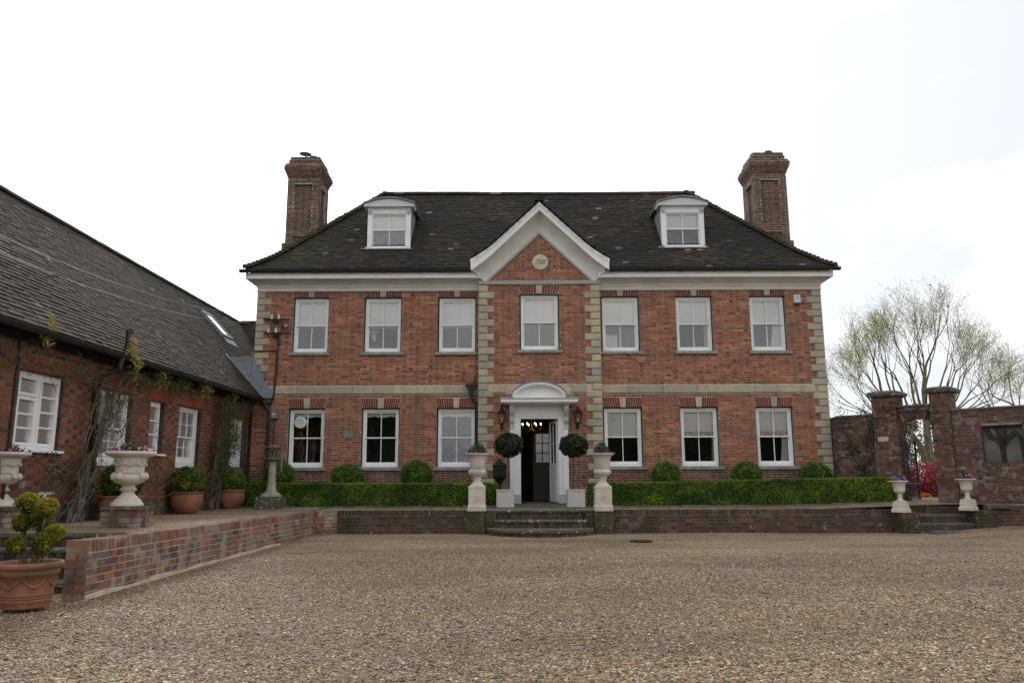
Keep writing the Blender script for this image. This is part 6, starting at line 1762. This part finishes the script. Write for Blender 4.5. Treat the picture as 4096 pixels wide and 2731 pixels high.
def goblet_urn(x, y, z, label, plant):
    t = thing('pedestal_urn', label, 'urn', (x, y, z), 'cream urns on pedestals beside the front steps')
    m_ = MB(); fr_ = (V((x, y, z)), X, S)
    q = lambda r, zz: [V((x - r, y - r, z + zz)), V((x + r, y - r, z + zz)), V((x + r, y + r, z + zz)), V((x - r, y + r, z + zz))]
    m_.sweep([q(.195, 0), q(.195, .10), q(.19, .115), q(.178, .125), q(.178, .49), q(.185, .497), q(.185, .515), q(.165, .53)], close=True)
    m_.build('pedestal', 'cream', t)
    m_ = MB(); n = 20
    ring = [V((x + .052 * math.cos(6.283 * k / n), y - .185, z + .285 + .055 * math.sin(6.283 * k / n))) for k in range(n + 1)]
    m_.tube(ring, .011, 6); m_.lathe([(.02, 0), (.001, .02)], (x, y - .18, z + .275), 8); m_.build('rosette', 'cream', t)
    fl = lambda tt, zz: (.05 * math.cos(tt * 22) if .655 < zz < .80 else 0)
    m_ = MB(); m_.lathe([(.165, .528), (.155, .545), (.10, .60), (.085, .625), (.095, .635), (.085, .65), (.088, .69), (.10, .70), (.10, .715), (.075, .725), (.12, .745), (.17, .775), (.19, .82), (.185, .86), (.155, .885)], (x, y, z), 66, 0, 0, lambda tt, zz: (.035 * math.cos(tt * 22) if .73 < zz < .88 else 0)); m_.build('foot', 'cream', t, smooth=True)
    m_ = MB(); m_.lathe([(.155, .885), (.165, .90), (.172, 1.05), (.19, 1.14), (.225, 1.185), (.262, 1.198), (.272, 1.21), (.268, 1.225), (.245, 1.228), (.235, 1.21)], (x, y, z), 48); m_.build('bowl', 'cream', t, smooth=True)
    m_ = MB(); c_ = (x, y, z + 1.19); m_.lathe([(.235, 0), (.01, .03)], c_, 20, 0, 0); bushy(m_, (x, y, z + 1.2), .20, plant, 900, .04)
    flowers(m_, (x, y, z + 1.20), .29, .14, [(0, .1, .02), (1, 1, .026), (2, .6, .022), (3, 1.0, .022)], 46); m_.build('planting', FL, t, kind='stuff')
goblet_urn(6.025, -3.0, .478, 'cream pedestal urn with violet flowers left of the front steps', .30)
goblet_urn(8.757, -3.0, .470, 'cream pedestal urn with magenta flowers right of the front steps', .29)
def small_urn(x, y, z, label):
    t = thing('small_urn', label, 'urn', (x, y, z), 'small white urns by the garden gate')
    ang = math.radians(38); ux, uy = V((math.cos(ang), math.sin(ang), 0)), V((-math.sin(ang), math.cos(ang), 0)); c0 = V((x, y, z))
    q = lambda r, zz: [c0 - ux * r - uy * r + UP * zz, c0 + ux * r - uy * r + UP * zz, c0 + ux * r + uy * r + UP * zz, c0 - ux * r + uy * r + UP * zz]
    m_ = MB(); m_.sweep([q(.145, 0), q(.14, .065), q(.125, .08), q(.118, .16), q(.112, .215), q(.115, .225), q(.07, .24)], close=True); m_.build('pedestal', 'cream', t)
    fl2 = lambda tt, zz: .03 * math.cos(tt * 18) if .47 < zz < .62 else 0
    m_ = MB(); m_.lathe([(.08, .235), (.05, .28), (.038, .32), (.048, .335), (.048, .35), (.036, .36), (.05, .39), (.105, .43), (.118, .455), (.11, .475), (.112, .50), (.125, .58), (.15, .625), (.19, .64), (.198, .65), (.19, .662), (.17, .65)], (x, y, z), 54, 0, 0, fl2); m_.build('bowl', 'cream', t, smooth=True)
    m_ = MB(); bushy(m_, (x, y, z + .64), .15, .12, 220, .035); flowers(m_, (x, y, z + .65), .17, .14, [(0, .1, .02), (1, 1, .03), (2, .8, .03), (3, 1.2, .03)], 40); m_.build('planting', FL, t, kind='stuff')
small_urn(15.10, -3.2, .428, 'small white fluted urn with pansies left of the gate steps')
small_urn(16.54, -3.2, .462, 'small white fluted urn with purple flowers right of the gate steps')
def big_urn(x, y, z, label):
    t = thing('large_urn', label, 'urn', (x, y, z), 'large cream urns on brick pillars')
    rel = lambda tt, zz: .018 * math.sin(tt * 9 + zz * 60) * math.sin(tt * 5) if .50 < zz < .64 else 0
    m_ = MB(); m_.lathe([(.205, 0), (.21, .02), (.195, .05), (.175, .06), (.17, .085), (.125, .12), (.085, .17), (.078, .20), (.10, .212), (.11, .225), (.10, .24), (.085, .25), (.085, .285), (.10, .29), (.12, .295), (.17, .32), (.205, .355), (.213, .385), (.205, .415), (.19, .43)], (x, y, z), 48); m_.build('foot', 'cream', t, smooth=True)
    m_ = MB(); m_.lathe([(.19, .43), (.183, .47), (.186, .52), (.195, .58), (.212, .625), (.20, .64), (.235, .66), (.29, .68), (.318, .695), (.325, .715), (.312, .735), (.285, .738), (.27, .70)], (x, y, z), 90, 0, 0, rel); m_.build('bowl', 'cream', t, smooth=True)
    m_ = MB()
    for a in (-2.25, -1.75, -.3, .2, 1.5, 2.6):     # masks and swags in relief
        cx_, cy_ = x + .205 * math.cos(a), y + .205 * math.sin(a)
        blob(m_, (cx_, cy_, z + .40), (.045, .045, .05), 0, 12, 8, .35, 5)
    for k in range(8):
        a0 = k * .785; pts = [(x + (.198 + .004) * math.cos(a0 + .785 * j / 8), y + .202 * math.sin(a0 + .785 * j / 8), z + .585 - .03 * math.sin(math.pi * j / 8)) for j in range(9)]
        m_.tube(pts, [.010 + .010 * math.sin(j * 1.3) ** 2 for j in range(9)], 6)
    m_.build('relief', 'cream', t, smooth=True)
    m_ = MB(); m_.lathe([(.27, .70), (.01, .71)], (x, y, z), 20); bushy(m_, (x, y, z + .70), .20, .19, 700, .032); flowers(m_, (x, y, z + .70), .30, .15, [(0, .1, .02), (1, 1.4, .032), (2, 1.4, .026), (3, .5, .026)], 80); m_.build('planting', FL, t, kind='stuff')
big_urn(1.555, -9.326, .81, 'large cream relief urn with pink and magenta flowers beside the retaining wall')
big_urn(-.195, -9.326, .81, 'large cream relief urn cut off by the left edge of the photo')

# ------------------------------------------------------------------ bay trees in square planters
def bay(x, y, label, zt2, zb_, dx, lean):
    t = thing('bay_tree', label, 'tree in planter', (x, y, .51), 'lollipop trees in square planters by the door')
    m_ = MB(); q = lambda r, zz: [V((x - r, y - r, zz)), V((x + r, y - r, zz)), V((x + r, y + r, zz)), V((x - r, y + r, zz))]
    m_.sweep([q(.212, .505), q(.212, .525), q(.205, .53), q(.205, .885), q(.218, .888), q(.218, .912), q(.195, .912), q(.19, .88)], close=True)
    b_ = [(-.15, .57), (-.15, .83), (-.12, .86), (.12, .86), (.15, .83), (.15, .57), (.12, .545), (-.12, .545)]
    m_.tube([(x + u, y - .206, z) for u, z in b_] + [(x + b_[0][0], y - .206, b_[0][1]), (x + b_[1][0], y - .206, b_[1][1])], .006, 5)
    m_.build('planter', 'planter', t)
    m_ = MB(); m_.box(x - .19, x + .19, y - .19, y + .19, .86, .889); m_.build('soil', 'soil', t)
    rz_ = (zt2 - zb_) / 2; cz2 = (zt2 + zb_) / 2; c_ = V((x + dx, y, cz2))
    m_ = MB(); m_.tube([(x + lean, y, .88), (x + lean * .4 + dx * .3, y, 1.25), (c_.x, y, cz2 - .1)], [.020, .017, .015], 8); m_.build('trunk', 'bark', t)
    m_ = MB(); blob(m_, c_, (.28, .28, rz_ * .86), 0, amp=.1); m_.build('crown_core', 'core', t)
    m_ = MB(); leaf_ball(m_, c_, (.335, .335, rz_), 2600, .062, amp=.12, fr=4, inner=.16, tilt=.9)
    m_.build('crown', 'bay_leaf', t, kind='stuff')
bay(6.62, -1.5, 'bay lollipop tree in square cream planter left of the front door', 2.235, 1.67, .085, .04)
bay(8.28, -1.5, 'bay lollipop tree in square cream planter right of the front door', 2.20, 1.66, -.03, -.05)
# post box lantern and boot scraper
t = thing('post_box', 'black cast iron post box on a stand half behind the left bay tree', 'post box', (6.47, -.9, .52))
m_ = MB(); q = lambda a, b_, zz: [V((6.47 - a, -.9 - b_, zz)), V((6.47 + a, -.9 - b_, zz)), V((6.47 + a, -.9 + b_, zz)), V((6.47 - a, -.9 + b_, zz))]
m_.sweep([q(.09, .07, 1.10), q(.14, .10, 1.17), q(.165, .12, 1.20), q(.16, .12, 1.215), q(.165, .12, 1.47), q(.185, .14, 1.475), q(.18, .135, 1.49), q(.11, .09, 1.555), q(.04, .04, 1.60), q(.035, .035, 1.625), q(.005, .005, 1.665)], close=True); m_.box(6.36, 6.58, -1.03, -1.02, 1.40, 1.43); m_.build('box', 'iron', t)
m_ = MB(); m_.lathe([(.13, .53), (.12, .56), (.05, .62), (.04, .9), (.06, .93), (.045, .98), (.055, 1.06), (.09, 1.10)], (6.47, -.9, 0), 14); m_.build('stand', 'iron', t)
m_ = MB(); m_.tube([(8.525, -1.0, .52), (8.53, -1.0, 1.215)], .010, 6); m_.tube([(8.46, -1.0, 1.235), (8.47, -1.0, 1.215), (8.60, -1.0, 1.215), (8.605, -1.0, 1.24)], .010, 6)
setp(m_.build('boot_scraper', 'iron'), 'thin black T-handled iron stake behind the right square planter', 'stake')
# stone lantern pillar
t = thing('stone_lantern', 'weathered octagonal stone pillar lantern at the left end of the hedge', 'stone lantern', (1.215, -2., .5))
def octa(m_, prof, c, n=8, off=math.pi / 8):
    secs = [[V((c[0] + r * math.cos(off + 6.2832 * k / n), c[1] + r * math.sin(off + 6.2832 * k / n), z)) for k in range(n)] for r, z in prof]; m_.sweep(secs, close=True)
c_ = (1.225, -2.0, 0); m_ = MB(); m_.bevbox((V((0, 0, 0)), X, S), .945, 1.495, 1.73, 2.27, .49, .775, .015); m_.build('base', 'lichen_slab', t)
m_ = MB(); octa(m_, [(.24, .775), (.235, .80), (.17, .86), (.13, .875), (.12, .93)], c_); octa(m_, [(.115, .93), (.10, 1.0), (.078, 1.52), (.088, 1.53), (.088, 1.56), (.075, 1.57)], c_); m_.build('shaft', 'pillar_stone', t)
m_ = MB(); octa(m_, [(.10, 1.57), (.17, 1.60), (.18, 1.615), (.18, 1.655), (.15, 1.665)], c_)
for k in range(8):
    a = math.pi / 8 + k * math.pi / 4; m_.lathe([(.028, 1.66), (.026, 1.86)], (c_[0] + .135 * math.cos(a), c_[1] + .135 * math.sin(a), 0), 6)
    a2 = k * math.pi / 4; u_ = V((-math.sin(a2), math.cos(a2), 0)); n_ = V((math.cos(a2), math.sin(a2), 0)); m_.obox(V(c_) + n_ * .115 - u_ * .05 + UP * 1.66, u_ * .10, n_ * .02, UP * .055); m_.obox(V(c_) + n_ * .115 - u_ * .05 + UP * 1.815, u_ * .10, n_ * .02, UP * .045)
octa(m_, [(.15, 1.86), (.19, 1.87), (.195, 1.895), (.16, 1.91), (.09, 1.935), (.05, 1.955), (.005, 1.96)], c_); m_.build('lantern_head', 'lichen_slab', t)
t = thing('bird_feeder', 'small green topped glass bird feeder hanging beside the stone lantern', 'bird feeder', (1.42, -2, 1.36))
m_ = MB(); c_ = (1.43, -2.0, 0); m_.lathe([(.012, 1.545), (.03, 1.55), (.034, 1.57), (.02, 1.585)], c_, 10); m_.lathe([(.036, 1.355), (.03, 1.375)], c_, 10); m_.tube([(1.36, -2, 1.62), (1.43, -2, 1.62), (1.43, -2, 1.58)], .005, 5); m_.build('cap', 'greenglass', t)
m_ = MB(); m_.lathe([(.022, 1.375), (.022, 1.55)], c_, 10); m_.build('tube', 'glass', t)

# ------------------------------------------------------------------ climbers on the wing
def rope(mb, pts, r0, r1, jit=.03, n=6):
    P_ = []
    for a, b_ in zip(pts, pts[1:]):
        a, b_ = V(a), V(b_); k = max(2, int((b_ - a).length / .14))
        for j in range(k):
            P_.append(a.lerp(b_, j / k) + V((rng.gauss(0, jit * .4), rng.gauss(0, jit), rng.gauss(0, jit * .6))))
    P_.append(V(pts[-1])); L_ = len(P_)
    for p in P_: p.x = max(p.x, WX + .035)
    mb.tube(P_, [r0 + (r1 - r0) * i / (L_ - 1) for i in range(L_)], n); return P_
def spray(mb, p, n, r, size, br):
    for _ in range(n):
        q = p + V((abs(rng.gauss(0, r * .6)) * .8, rng.gauss(0, r), rng.gauss(0, r * .8))); q.x = max(q.x, WX + .04)
        leafq(mb, q, V((1 + rng.gauss(0, .7), rng.gauss(0, .9), rng.gauss(0, .8))).normalized(), size * rng.uniform(.6, 1.3), 0, min(1, max(0, br + rng.gauss(0, .17))), .42)
def climber(name, base, label, limbs, tips, dens_, twigs, m):
    t = thing(name, label, 'climber', base); s = MB(); f = MB(); allp = []
    for pts, r0, r1 in limbs:
        allp += rope(s, pts, r0 * .62, r1 * .7)
        if r0 > .02:
            for _ in range(2): allp += rope(s, [V(q) + V((rng.uniform(0, .05), rng.gauss(0, .10), rng.gauss(0, .04))) for q in pts], r0 * .32, r1 * .4, .04, 5)
    for _ in range(twigs):
        p = rng.choice(allp); q = p + V((rng.uniform(0, .16), rng.gauss(0, .30), rng.gauss(.05, .25))); q.x = max(q.x, WX + .04)
        if q.z > 3.1 or q.z < .9: continue
        mid = p.lerp(q, .5) + V((.03, rng.gauss(0, .05), rng.gauss(0, .05))); s.tube([p, mid, q], [.006, .005, .003], 4); spray(f, q, rng.randint(4, 9), .07, .040, rng.uniform(.05, .42)); spray(f, mid, 3, .06, .038, .22)
    for (x, y, z, n, r, br) in tips: spray(f, V((x, y, z)), n, r, .055, br)
    s.build('stem', 'vine', t); f.build('leaves', m, t, kind='stuff'); return t
climber('wisteria', (.02, -7.95, .5), 'gnarled wisteria over the near end of the wing wall with yellow young leaves',
    [([(.12, -8.0, .45), (.1, -7.85, .8), (.04, -7.62, 1.2), (.05, -7.5, 1.8), (.08, -7.3, 2.3), (.06, -7.3, 2.75)], .06, .03), ([(.16, -8.2, .45), (.12, -7.95, .8), (.05, -7.75, 1.3), (.04, -7.55, 1.6), (.06, -7.2, 2.2), (.05, -6.9, 2.9), (.05, -6.2, 3.05)], .05, .02),
     ([(.10, -7.75, .45), (.05, -7.75, 1.1), (.06, -7.85, 1.7), (.04, -7.6, 2.3), (.05, -7.5, 2.8)], .035, .02), ([(.14, -8.4, .45), (.09, -8.05, .75), (.03, -7.75, 1.05)], .045, .03), ([(.06, -7.5, 2.7), (.04, -8.1, 2.80), (.03, -8.6, 2.72), (.02, -9.2, 2.78), (.02, -9.8, 2.95), (.05, -10.4, 3.0)], .028, .012),
     ([(.06, -7.3, 2.5), (.05, -6.5, 2.85), (.04, -5.6, 2.98), (.04, -4.6, 3.0), (.05, -3.5, 3.02)], .026, .010), ([(.06, -7.5, 1.9), (.08, -7.05, 2.2), (.06, -6.7, 2.5), (.06, -6.3, 2.85)], .02, .01), ([(.05, -7.5, 1.5), (.1, -7.0, 1.7), (.1, -6.6, 2.1), (.1, -6.4, 2.5)], .014, .007), ([(.1, -7.4, 2.0), (.12, -6.9, 1.95), (.12, -6.5, 2.3), (.1, -6.2, 2.6)], .012, .006)],
    [(.22, -9.35, 3.10, 80, .07, .85), (.25, -9.3, 3.28, 90, .06, .95), (.27, -9.38, 3.42, 60, .05, .95), (.1, -9.5, 2.95, 60, .1, .3), (.30, -7.12, 3.34, 130, .08, 1.0), (.32, -6.98, 3.14, 120, .09, .9), (.24, -6.85, 2.98, 80, .1, .7), (.28, -7.05, 3.50, 70, .06, 1.0), (.2, -5.75, 3.06, 160, .12, .75), (.12, -5.5, 2.98, 120, .14, .45), (.15, -4.95, 2.98, 170, .16, .35), (.15, -4.55, 3.02, 120, .10, .65), (.2, -3.75, 3.1, 140, .12, .8), (.2, -3.55, 3.05, 110, .10, .6), (.1, -6.3, 2.9, 120, .16, .3), (.1, -8.3, 2.85, 60, .14, .35), (.1, -8.95, 2.85, 40, .1, .4)], 0, 250, 'wist_leaf')
climber('wisteria', (.0, -2.5, .5), 'second leafy climber on the wing wall beside the sash window nearest the house',
    [([(.08, -2.55, .45), (.04, -2.45, 1.2), (.06, -2.3, 1.9), (.05, -2.2, 2.6), (.06, -2.0, 2.95)], .06, .025), ([(.06, -2.2, .45), (.06, -2.1, 1.1), (.05, -2.15, 1.8), (.05, -1.9, 2.4), (.05, -1.2, 2.85), (.05, -.5, 3.0)], .045, .012), ([(.05, -2.4, 1.4), (.06, -2.0, 1.9), (.08, -1.5, 2.2), (.06, -1.1, 2.4)], .02, .008), ([(.06, -2.35, 1.6), (.08, -1.7, 1.7), (.1, -1.1, 1.9), (.1, -.6, 2.2)], .012, .006)],
    [(.1, -2.2, 2.85, 200, .2, .28), (.1, -2.0, 2.55, 260, .22, .22), (.12, -1.9, 2.2, 260, .24, .18), (.12, -2.1, 1.8, 240, .22, .12), (.12, -2.3, 1.4, 200, .2, .10), (.1, -2.45, 1.95, 120, .16, .3), (.1, -1.5, 2.7, 160, .25, .25), (.1, -.9, 2.9, 120, .2, .3), (.2, -1.9, 3.08, 90, .09, .8), (.15, -.25, 3.0, 60, .06, .85), (.12, -1.5, 2.1, 120, .18, .15)], 0, 230, 'wist_leaf')
climber('rose_bush', (0., -8.9, .5), 'small dark rose bush against the wing wall below the casement window', [([(.1, -8.5, .5), (.1, -8.7, 1.1), (.05, -8.85, 1.45)], .014, .008), ([(.1, -8.45, .5), (.1, -8.55, 1.0), (.05, -8.35, 1.4)], .012, .006)], [(.1, -8.8, 1.42, 70, .12, .4), (.1, -8.5, 1.3, 70, .13, .4), (.12, -8.65, 1.15, 50, .12, .5)], 0, 30, 'rose_leaf')
climber('rose_bush', (0., -5.2, .5), 'thin rose bush between two terracotta pots at the wing wall', [([(.1, -5.1, .5), (.1, -5.3, 1.0), (.05, -5.5, 1.4)], .014, .008), ([(.1, -3.4, .5), (.1, -3.3, 1.2), (.08, -3.2, 1.55)], .012, .006)], [(.1, -5.4, 1.3, 60, .14, .4), (.1, -3.2, 1.5, 60, .12, .5), (.1, -2.9, 1.0, 90, .25, .3)], 0, 30, 'rose_leaf')
# climber on the garden wall and gate arch
t = thing('wall_climber', 'dark climber fanned over the garden wall between the house corner and the gate', 'climber', (15.45, -.85, .6)); s = MB(); f = MB()
gp = lambda u, z, n=.05: GO + GU * u + GN * n + UP * z
def grope(pts, r0, r1):
    P_ = []
    for (u0, z0), (u1, z1) in zip(pts, pts[1:]):
        for j in range(6): P_.append(gp(u0 + (u1 - u0) * j / 6 + rng.gauss(0, .012), z0 + (z1 - z0) * j / 6 + rng.gauss(0, .015), rng.uniform(.03, .07)))
    s.tube(P_, [r0 + (r1 - r0) * i / len(P_) for i in range(len(P_))], 5); return P_
for pts in ([(-.25, .6), (-.3, 1.2), (-.5, 1.8), (-.62, 2.4)], [(-.22, .6), (-.25, 1.3), (-.05, 2.0), (.0, 2.5), (.4, 2.45)], [(-.2, .6), (-.05, 1.3), (-.12, 1.8)], [(-.2, 1.6), (-.05, 2.2), (.1, 2.6)], [(.0, 2.5), (.5, 2.7), (1.0, 2.75), (1.45, 2.7)]):
    for p in grope(pts, .018, .007):
        for _ in range(5): leafq(f, p + GN * rng.uniform(0, .06) + V((rng.gauss(0, .06), rng.gauss(0, .06), rng.gauss(0, .07))), (GN + V((rng.gauss(0, .6), rng.gauss(0, .6), rng.gauss(0, .6)))).normalized(), rng.uniform(.03, .06), 0, rng.random(), .6)
for (u, z, n, r) in ((-.28, 1.45, 120, .13), (-.25, 1.1, 120, .12), (.3, 2.75, 90, .12), (.55, 2.7, 60, .1), (1.4, 2.65, 120, .1), (.0, 2.4, 60, .08), (-.75, 2.8, 40, .08), (-.2, 2.85, 50, .09), (-.5, 1.9, 110, .15), (-.35, .9, 110, .14), (-.1, 2.1, 90, .12), (-.6, 2.45, 60, .1)):
    for _ in range(n): leafq(f, gp(u + rng.gauss(0, r), z + rng.gauss(0, r), .05 + abs(rng.gauss(0, .05))), (GN + V((rng.gauss(0, .7), rng.gauss(0, .7), rng.gauss(0, .7)))).normalized(), rng.uniform(.03, .06), 0, rng.random() * .7, .6)
s.build('stem', 'vine', t); f.build('leaves', 'rose_leaf', t, kind='stuff')

# ------------------------------------------------------------------ garden beyond the wall
mb = MB(); mb.face([(15.6, -.8, .50), (60, -40, .50), (60, 60, .50), (15.6, 60, .50)]); mb.build('garden_lawn', 'grassm', kind='structure')
mb = MB(); mb.face([(15.7, -1.6, .505), (17.4, -3.4, .505), (19.6, 2.2, .505), (18.2, 3.0, .505)]); mb.build('garden_path', 'slab', kind='structure')
def bush(name, label, cat, c, r, n, size, m, amp=.25, group=None, inner=.4):
    t = thing(name, label, cat, (c[0], c[1], .5), group); f = MB(); s = MB()
    for k in range(5): s.tube([(c[0], c[1], .45), (c[0] + rng.gauss(0, r[0] * .25), c[1] + rng.gauss(0, r[1] * .25), c[2])], .02, 5)
    s.build('stem', 'bark', t); leaf_ball(f, c, r, n, size, 0, amp, 3, inner, .5, 0, .8); f.build('foliage', m, t, kind='stuff')
bush('azalea', 'bright crimson azalea bush seen through the arched gateway', 'shrub', (19.45, 4.0, 1.05), (.82, .6, .56), 4600, .06, 'azalea', .3)
bush('azalea', 'dark red low shrub beneath the crimson azalea', 'shrub', (19.65, 3.6, .72), (.62, .5, .36), 1800, .05, 'darkred', .3)
bush('flower_clump', 'orange flowers at the foot of the azalea beyond the gate', 'flowers', (18.95, 3.2, .60), (.22, .2, .12), 260, .045, 'orange', .3)
bush('garden_shrub', 'pale green spring shrub standing left behind the azalea', 'shrub', (22.5, 14, 2.3), (1.5, 1.2, 1.9), 4200, .10, 'shrub_leaf', .4, 'shrubs beyond the garden wall', .7)
bush('garden_shrub', 'yellow green bush behind the two tree trunks', 'shrub', (26.5, 18, 2.4), (3.4, 1.5, 2.2), 4500, .13, 'shrub_leaf', .4, 'shrubs beyond the garden wall', .7)
bush('garden_shrub', 'distant green hedge bush beyond the lawn', 'shrub', (24, 24, 1.6), (5, 1.5, 1.5), 2600, .16, 'shrub_leaf', .4, 'shrubs beyond the garden wall', .6)
# the tall tree with many upright limbs
def tree(name, label, base, limbs, depth, leaf_n, leafm_, seed, lr=1.0, spread=.34):
    R_ = random.Random(seed); t = thing(name, label, 'tree', base); w_ = MB(); f = MB(); tips = []
    def grow(p, d, L, r, dep):
        pts = [p]; k = 4; q = p; dd = d
        for i in range(k):
            dd = (dd + V((R_.gauss(0, .10), R_.gauss(0, .10), R_.gauss(.03, .08)))).normalized(); q = q + dd * (L / k); pts.append(q)
        r1 = r * .62 if dep else r * .35
        w_.tube(pts, [r + (r1 - r) * i / k for i in range(k + 1)], 7 if r > .06 else (5 if r > .02 else 3), cap=False)
        if dep == 0: tips.append((q, dd)); return
        nb = R_.choice((2, 2, 3)) if dep > 1 else R_.choice((3, 4, 5))
        for b in range(nb):
            o = pts[R_.choice((2, 3, 4))] if b else q
            a = V((R_.gauss(0, 1), R_.gauss(0, 1), R_.gauss(0, 1))).normalized()
            nd = (dd + a * spread * R_.uniform(.6, 1.5) + V((0, 0, .10))).normalized(); grow(o, nd, L * R_.uniform(.62, .86), r1 * R_.uniform(.65, .95), dep - 1)
        if dep <= 3: tips.extend([(pts[2], dd), (pts[3], dd)])
    for (pts, r0, r1, d, L, dep) in limbs:
        pts = [V(p) for p in pts]; w_.tube(pts, [r0 + (r1 - r0) * i / (len(pts) - 1) for i in range(len(pts))], 9)
        if dep: grow(pts[-1], V(d).normalized(), L, r1 * .9, dep)
    for p, d in tips:
        if R_.random() < .5:
            a = (d + V((R_.gauss(0, .5), R_.gauss(0, .5), R_.gauss(.15, .4)))).normalized(); L2 = R_.uniform(.2, .5)
            w_.tube([p, p + a * L2 * .5 + V((R_.gauss(0, .02), R_.gauss(0, .02), R_.gauss(0, .02))), p + a * L2], [.0055, .0045, .003], 3, cap=False)
        if R_.random() < leaf_n:
            for _ in range(R_.randint(3, 8)): leafq(f, p + V((R_.gauss(0, .16), R_.gauss(0, .16), R_.gauss(0, .16))), V((R_.gauss(0, 1), R_.gauss(0, 1), R_.gauss(0, 1))).normalized(), R_.uniform(.03, .065) * lr, 0, R_.random(), .7)
    w_.build('trunk', 'bark_tree', t); f.build('crown', leafm_, t, kind='stuff'); return t
B = (23.9, 12, .5)
TL = [([B, (23.95, 12, 1.8), (23.92, 12, 3.0), (23.95, 12, 3.8)], .17, .12, (.02, 0, 1), 1.85, 5),
    ([(23.95, 12, 1.2), (23.85, 12, 1.7), (23.5, 12, 2.6), (22.9, 12, 3.4), (22.35, 12, 3.85)], .14, .085, (-.35, 0, 1), 1.35, 5)]
for k in range(24):
    an = math.radians(-82 + 164 * k / 23 + rng.uniform(-4, 4))
    ox = -.75 if an < -.15 else .2
    s0 = V((23.85 + ox * .5, 12 + rng.uniform(-.25, .25), 3.1 + rng.uniform(0, .5))); L = rng.uniform(.9, 1.3)
    e0 = s0 + V((math.sin(an) * L * 1.35, rng.uniform(-.5, .5), math.cos(an) * L * .75 + .12))
    rr = .075 * (1 - .35 * abs(an) / 1.4)
    TL.append(([s0, s0.lerp(e0, .5) + V((0, 0, -.10 * abs(math.sin(an)))), e0], rr, rr * .75, (math.sin(an) * .9, rng.uniform(-.3, .3), math.cos(an) * .95 + .25), 1.48 - .42 * abs(math.sin(an)), 5))
tree('bare_tree', 'tall many-stemmed tree in early spring leaf beyond the garden wall', B, TL, 5, .5, 'tree_leaf', 4, 1.0, .38)
B2 = (20.3, 6.5, .5)
tree('young_tree', 'slender leaning branches in yellow green leaf just behind the garden wall', B2, [([B2, (20.2, 6.5, 2.2), (19.8, 6.5, 3.0)], .05, .03, (-.7, 0, .8), .8, 3), ([(20.25, 6.5, 1.8), (20.5, 6.5, 2.8)], .04, .03, (.2, 0, 1), .7, 3)], 3, .6, 'tree_leaf', 12, .8)
B3 = (30.5, 12, .5)
tree('young_tree', 'spreading low tree in spring leaf right of the tall one', B3, [([B3, (29.5, 12, 2.2), (28.3, 12, 3.0)], .12, .08, (-.6, 0, 1), 1.2, 4), ([(29.4, 12, 2.2), (27.2, 12, 3.2)], .07, .06, (-.6, 0, 1), 1.1, 4)], 3, .6, 'tree_leaf', 21, .9)
# a few dead leaves on the gravel
LEAF = ['brown fallen leaf on the gravel in front of the terracotta topiary pot', 'brown fallen leaf on the open gravel nearest the camera', 'brown fallen leaf on the gravel well in front of the right hedge', 'brown fallen leaf on the gravel close to the near end of the retaining wall', 'brown fallen leaf on the near gravel right of the middle']
for k, (x, y) in enumerate(((3.15, -14.35), (5.4, -14.2), (10.4, -9.3), (4.1, -12.9), (9.3, -13.4))):
    m_ = MB(); leafq(m_, V((x, y, gz(x, y) + .03)), V((.1, -.25, 1)).normalized(), .06, 0, .5, .7); c_ = m_.v
    m_.v = [tuple(V(p) + V((0, 0, .012 * (i % 2)))) for i, p in enumerate(c_)]
    setp(m_.build('dead_leaf', 'leafdead'), LEAF[k], 'leaf', 'fallen leaves on the gravel')

# wood behind the courtyard: the lower window panes mirror it
f = MB(); fc = MB()
x = -75
while x < 90:
    if not (-4.5 < x < 6.5):
        h = rng.uniform(8.5, 12); c_ = V((x, -72 + rng.uniform(-3, 3), h * .52)); blob(fc, c_, (3.4, 3, h * .5), 0, 14, 9, .25, 2); leaf_ball(f, c_, (3.8, 3.4, h * .54), 260, .8, amp=.25, fr=2, inner=.2)
        fc.tube([(c_.x, c_.y, 0), (c_.x, c_.y, h * .4)], .3, 6)
    x += rng.uniform(3.6, 5)
fc.build('far_wood', 'core', kind='stuff'); f.build('far_wood_foliage', 'bay_leaf', kind='stuff')
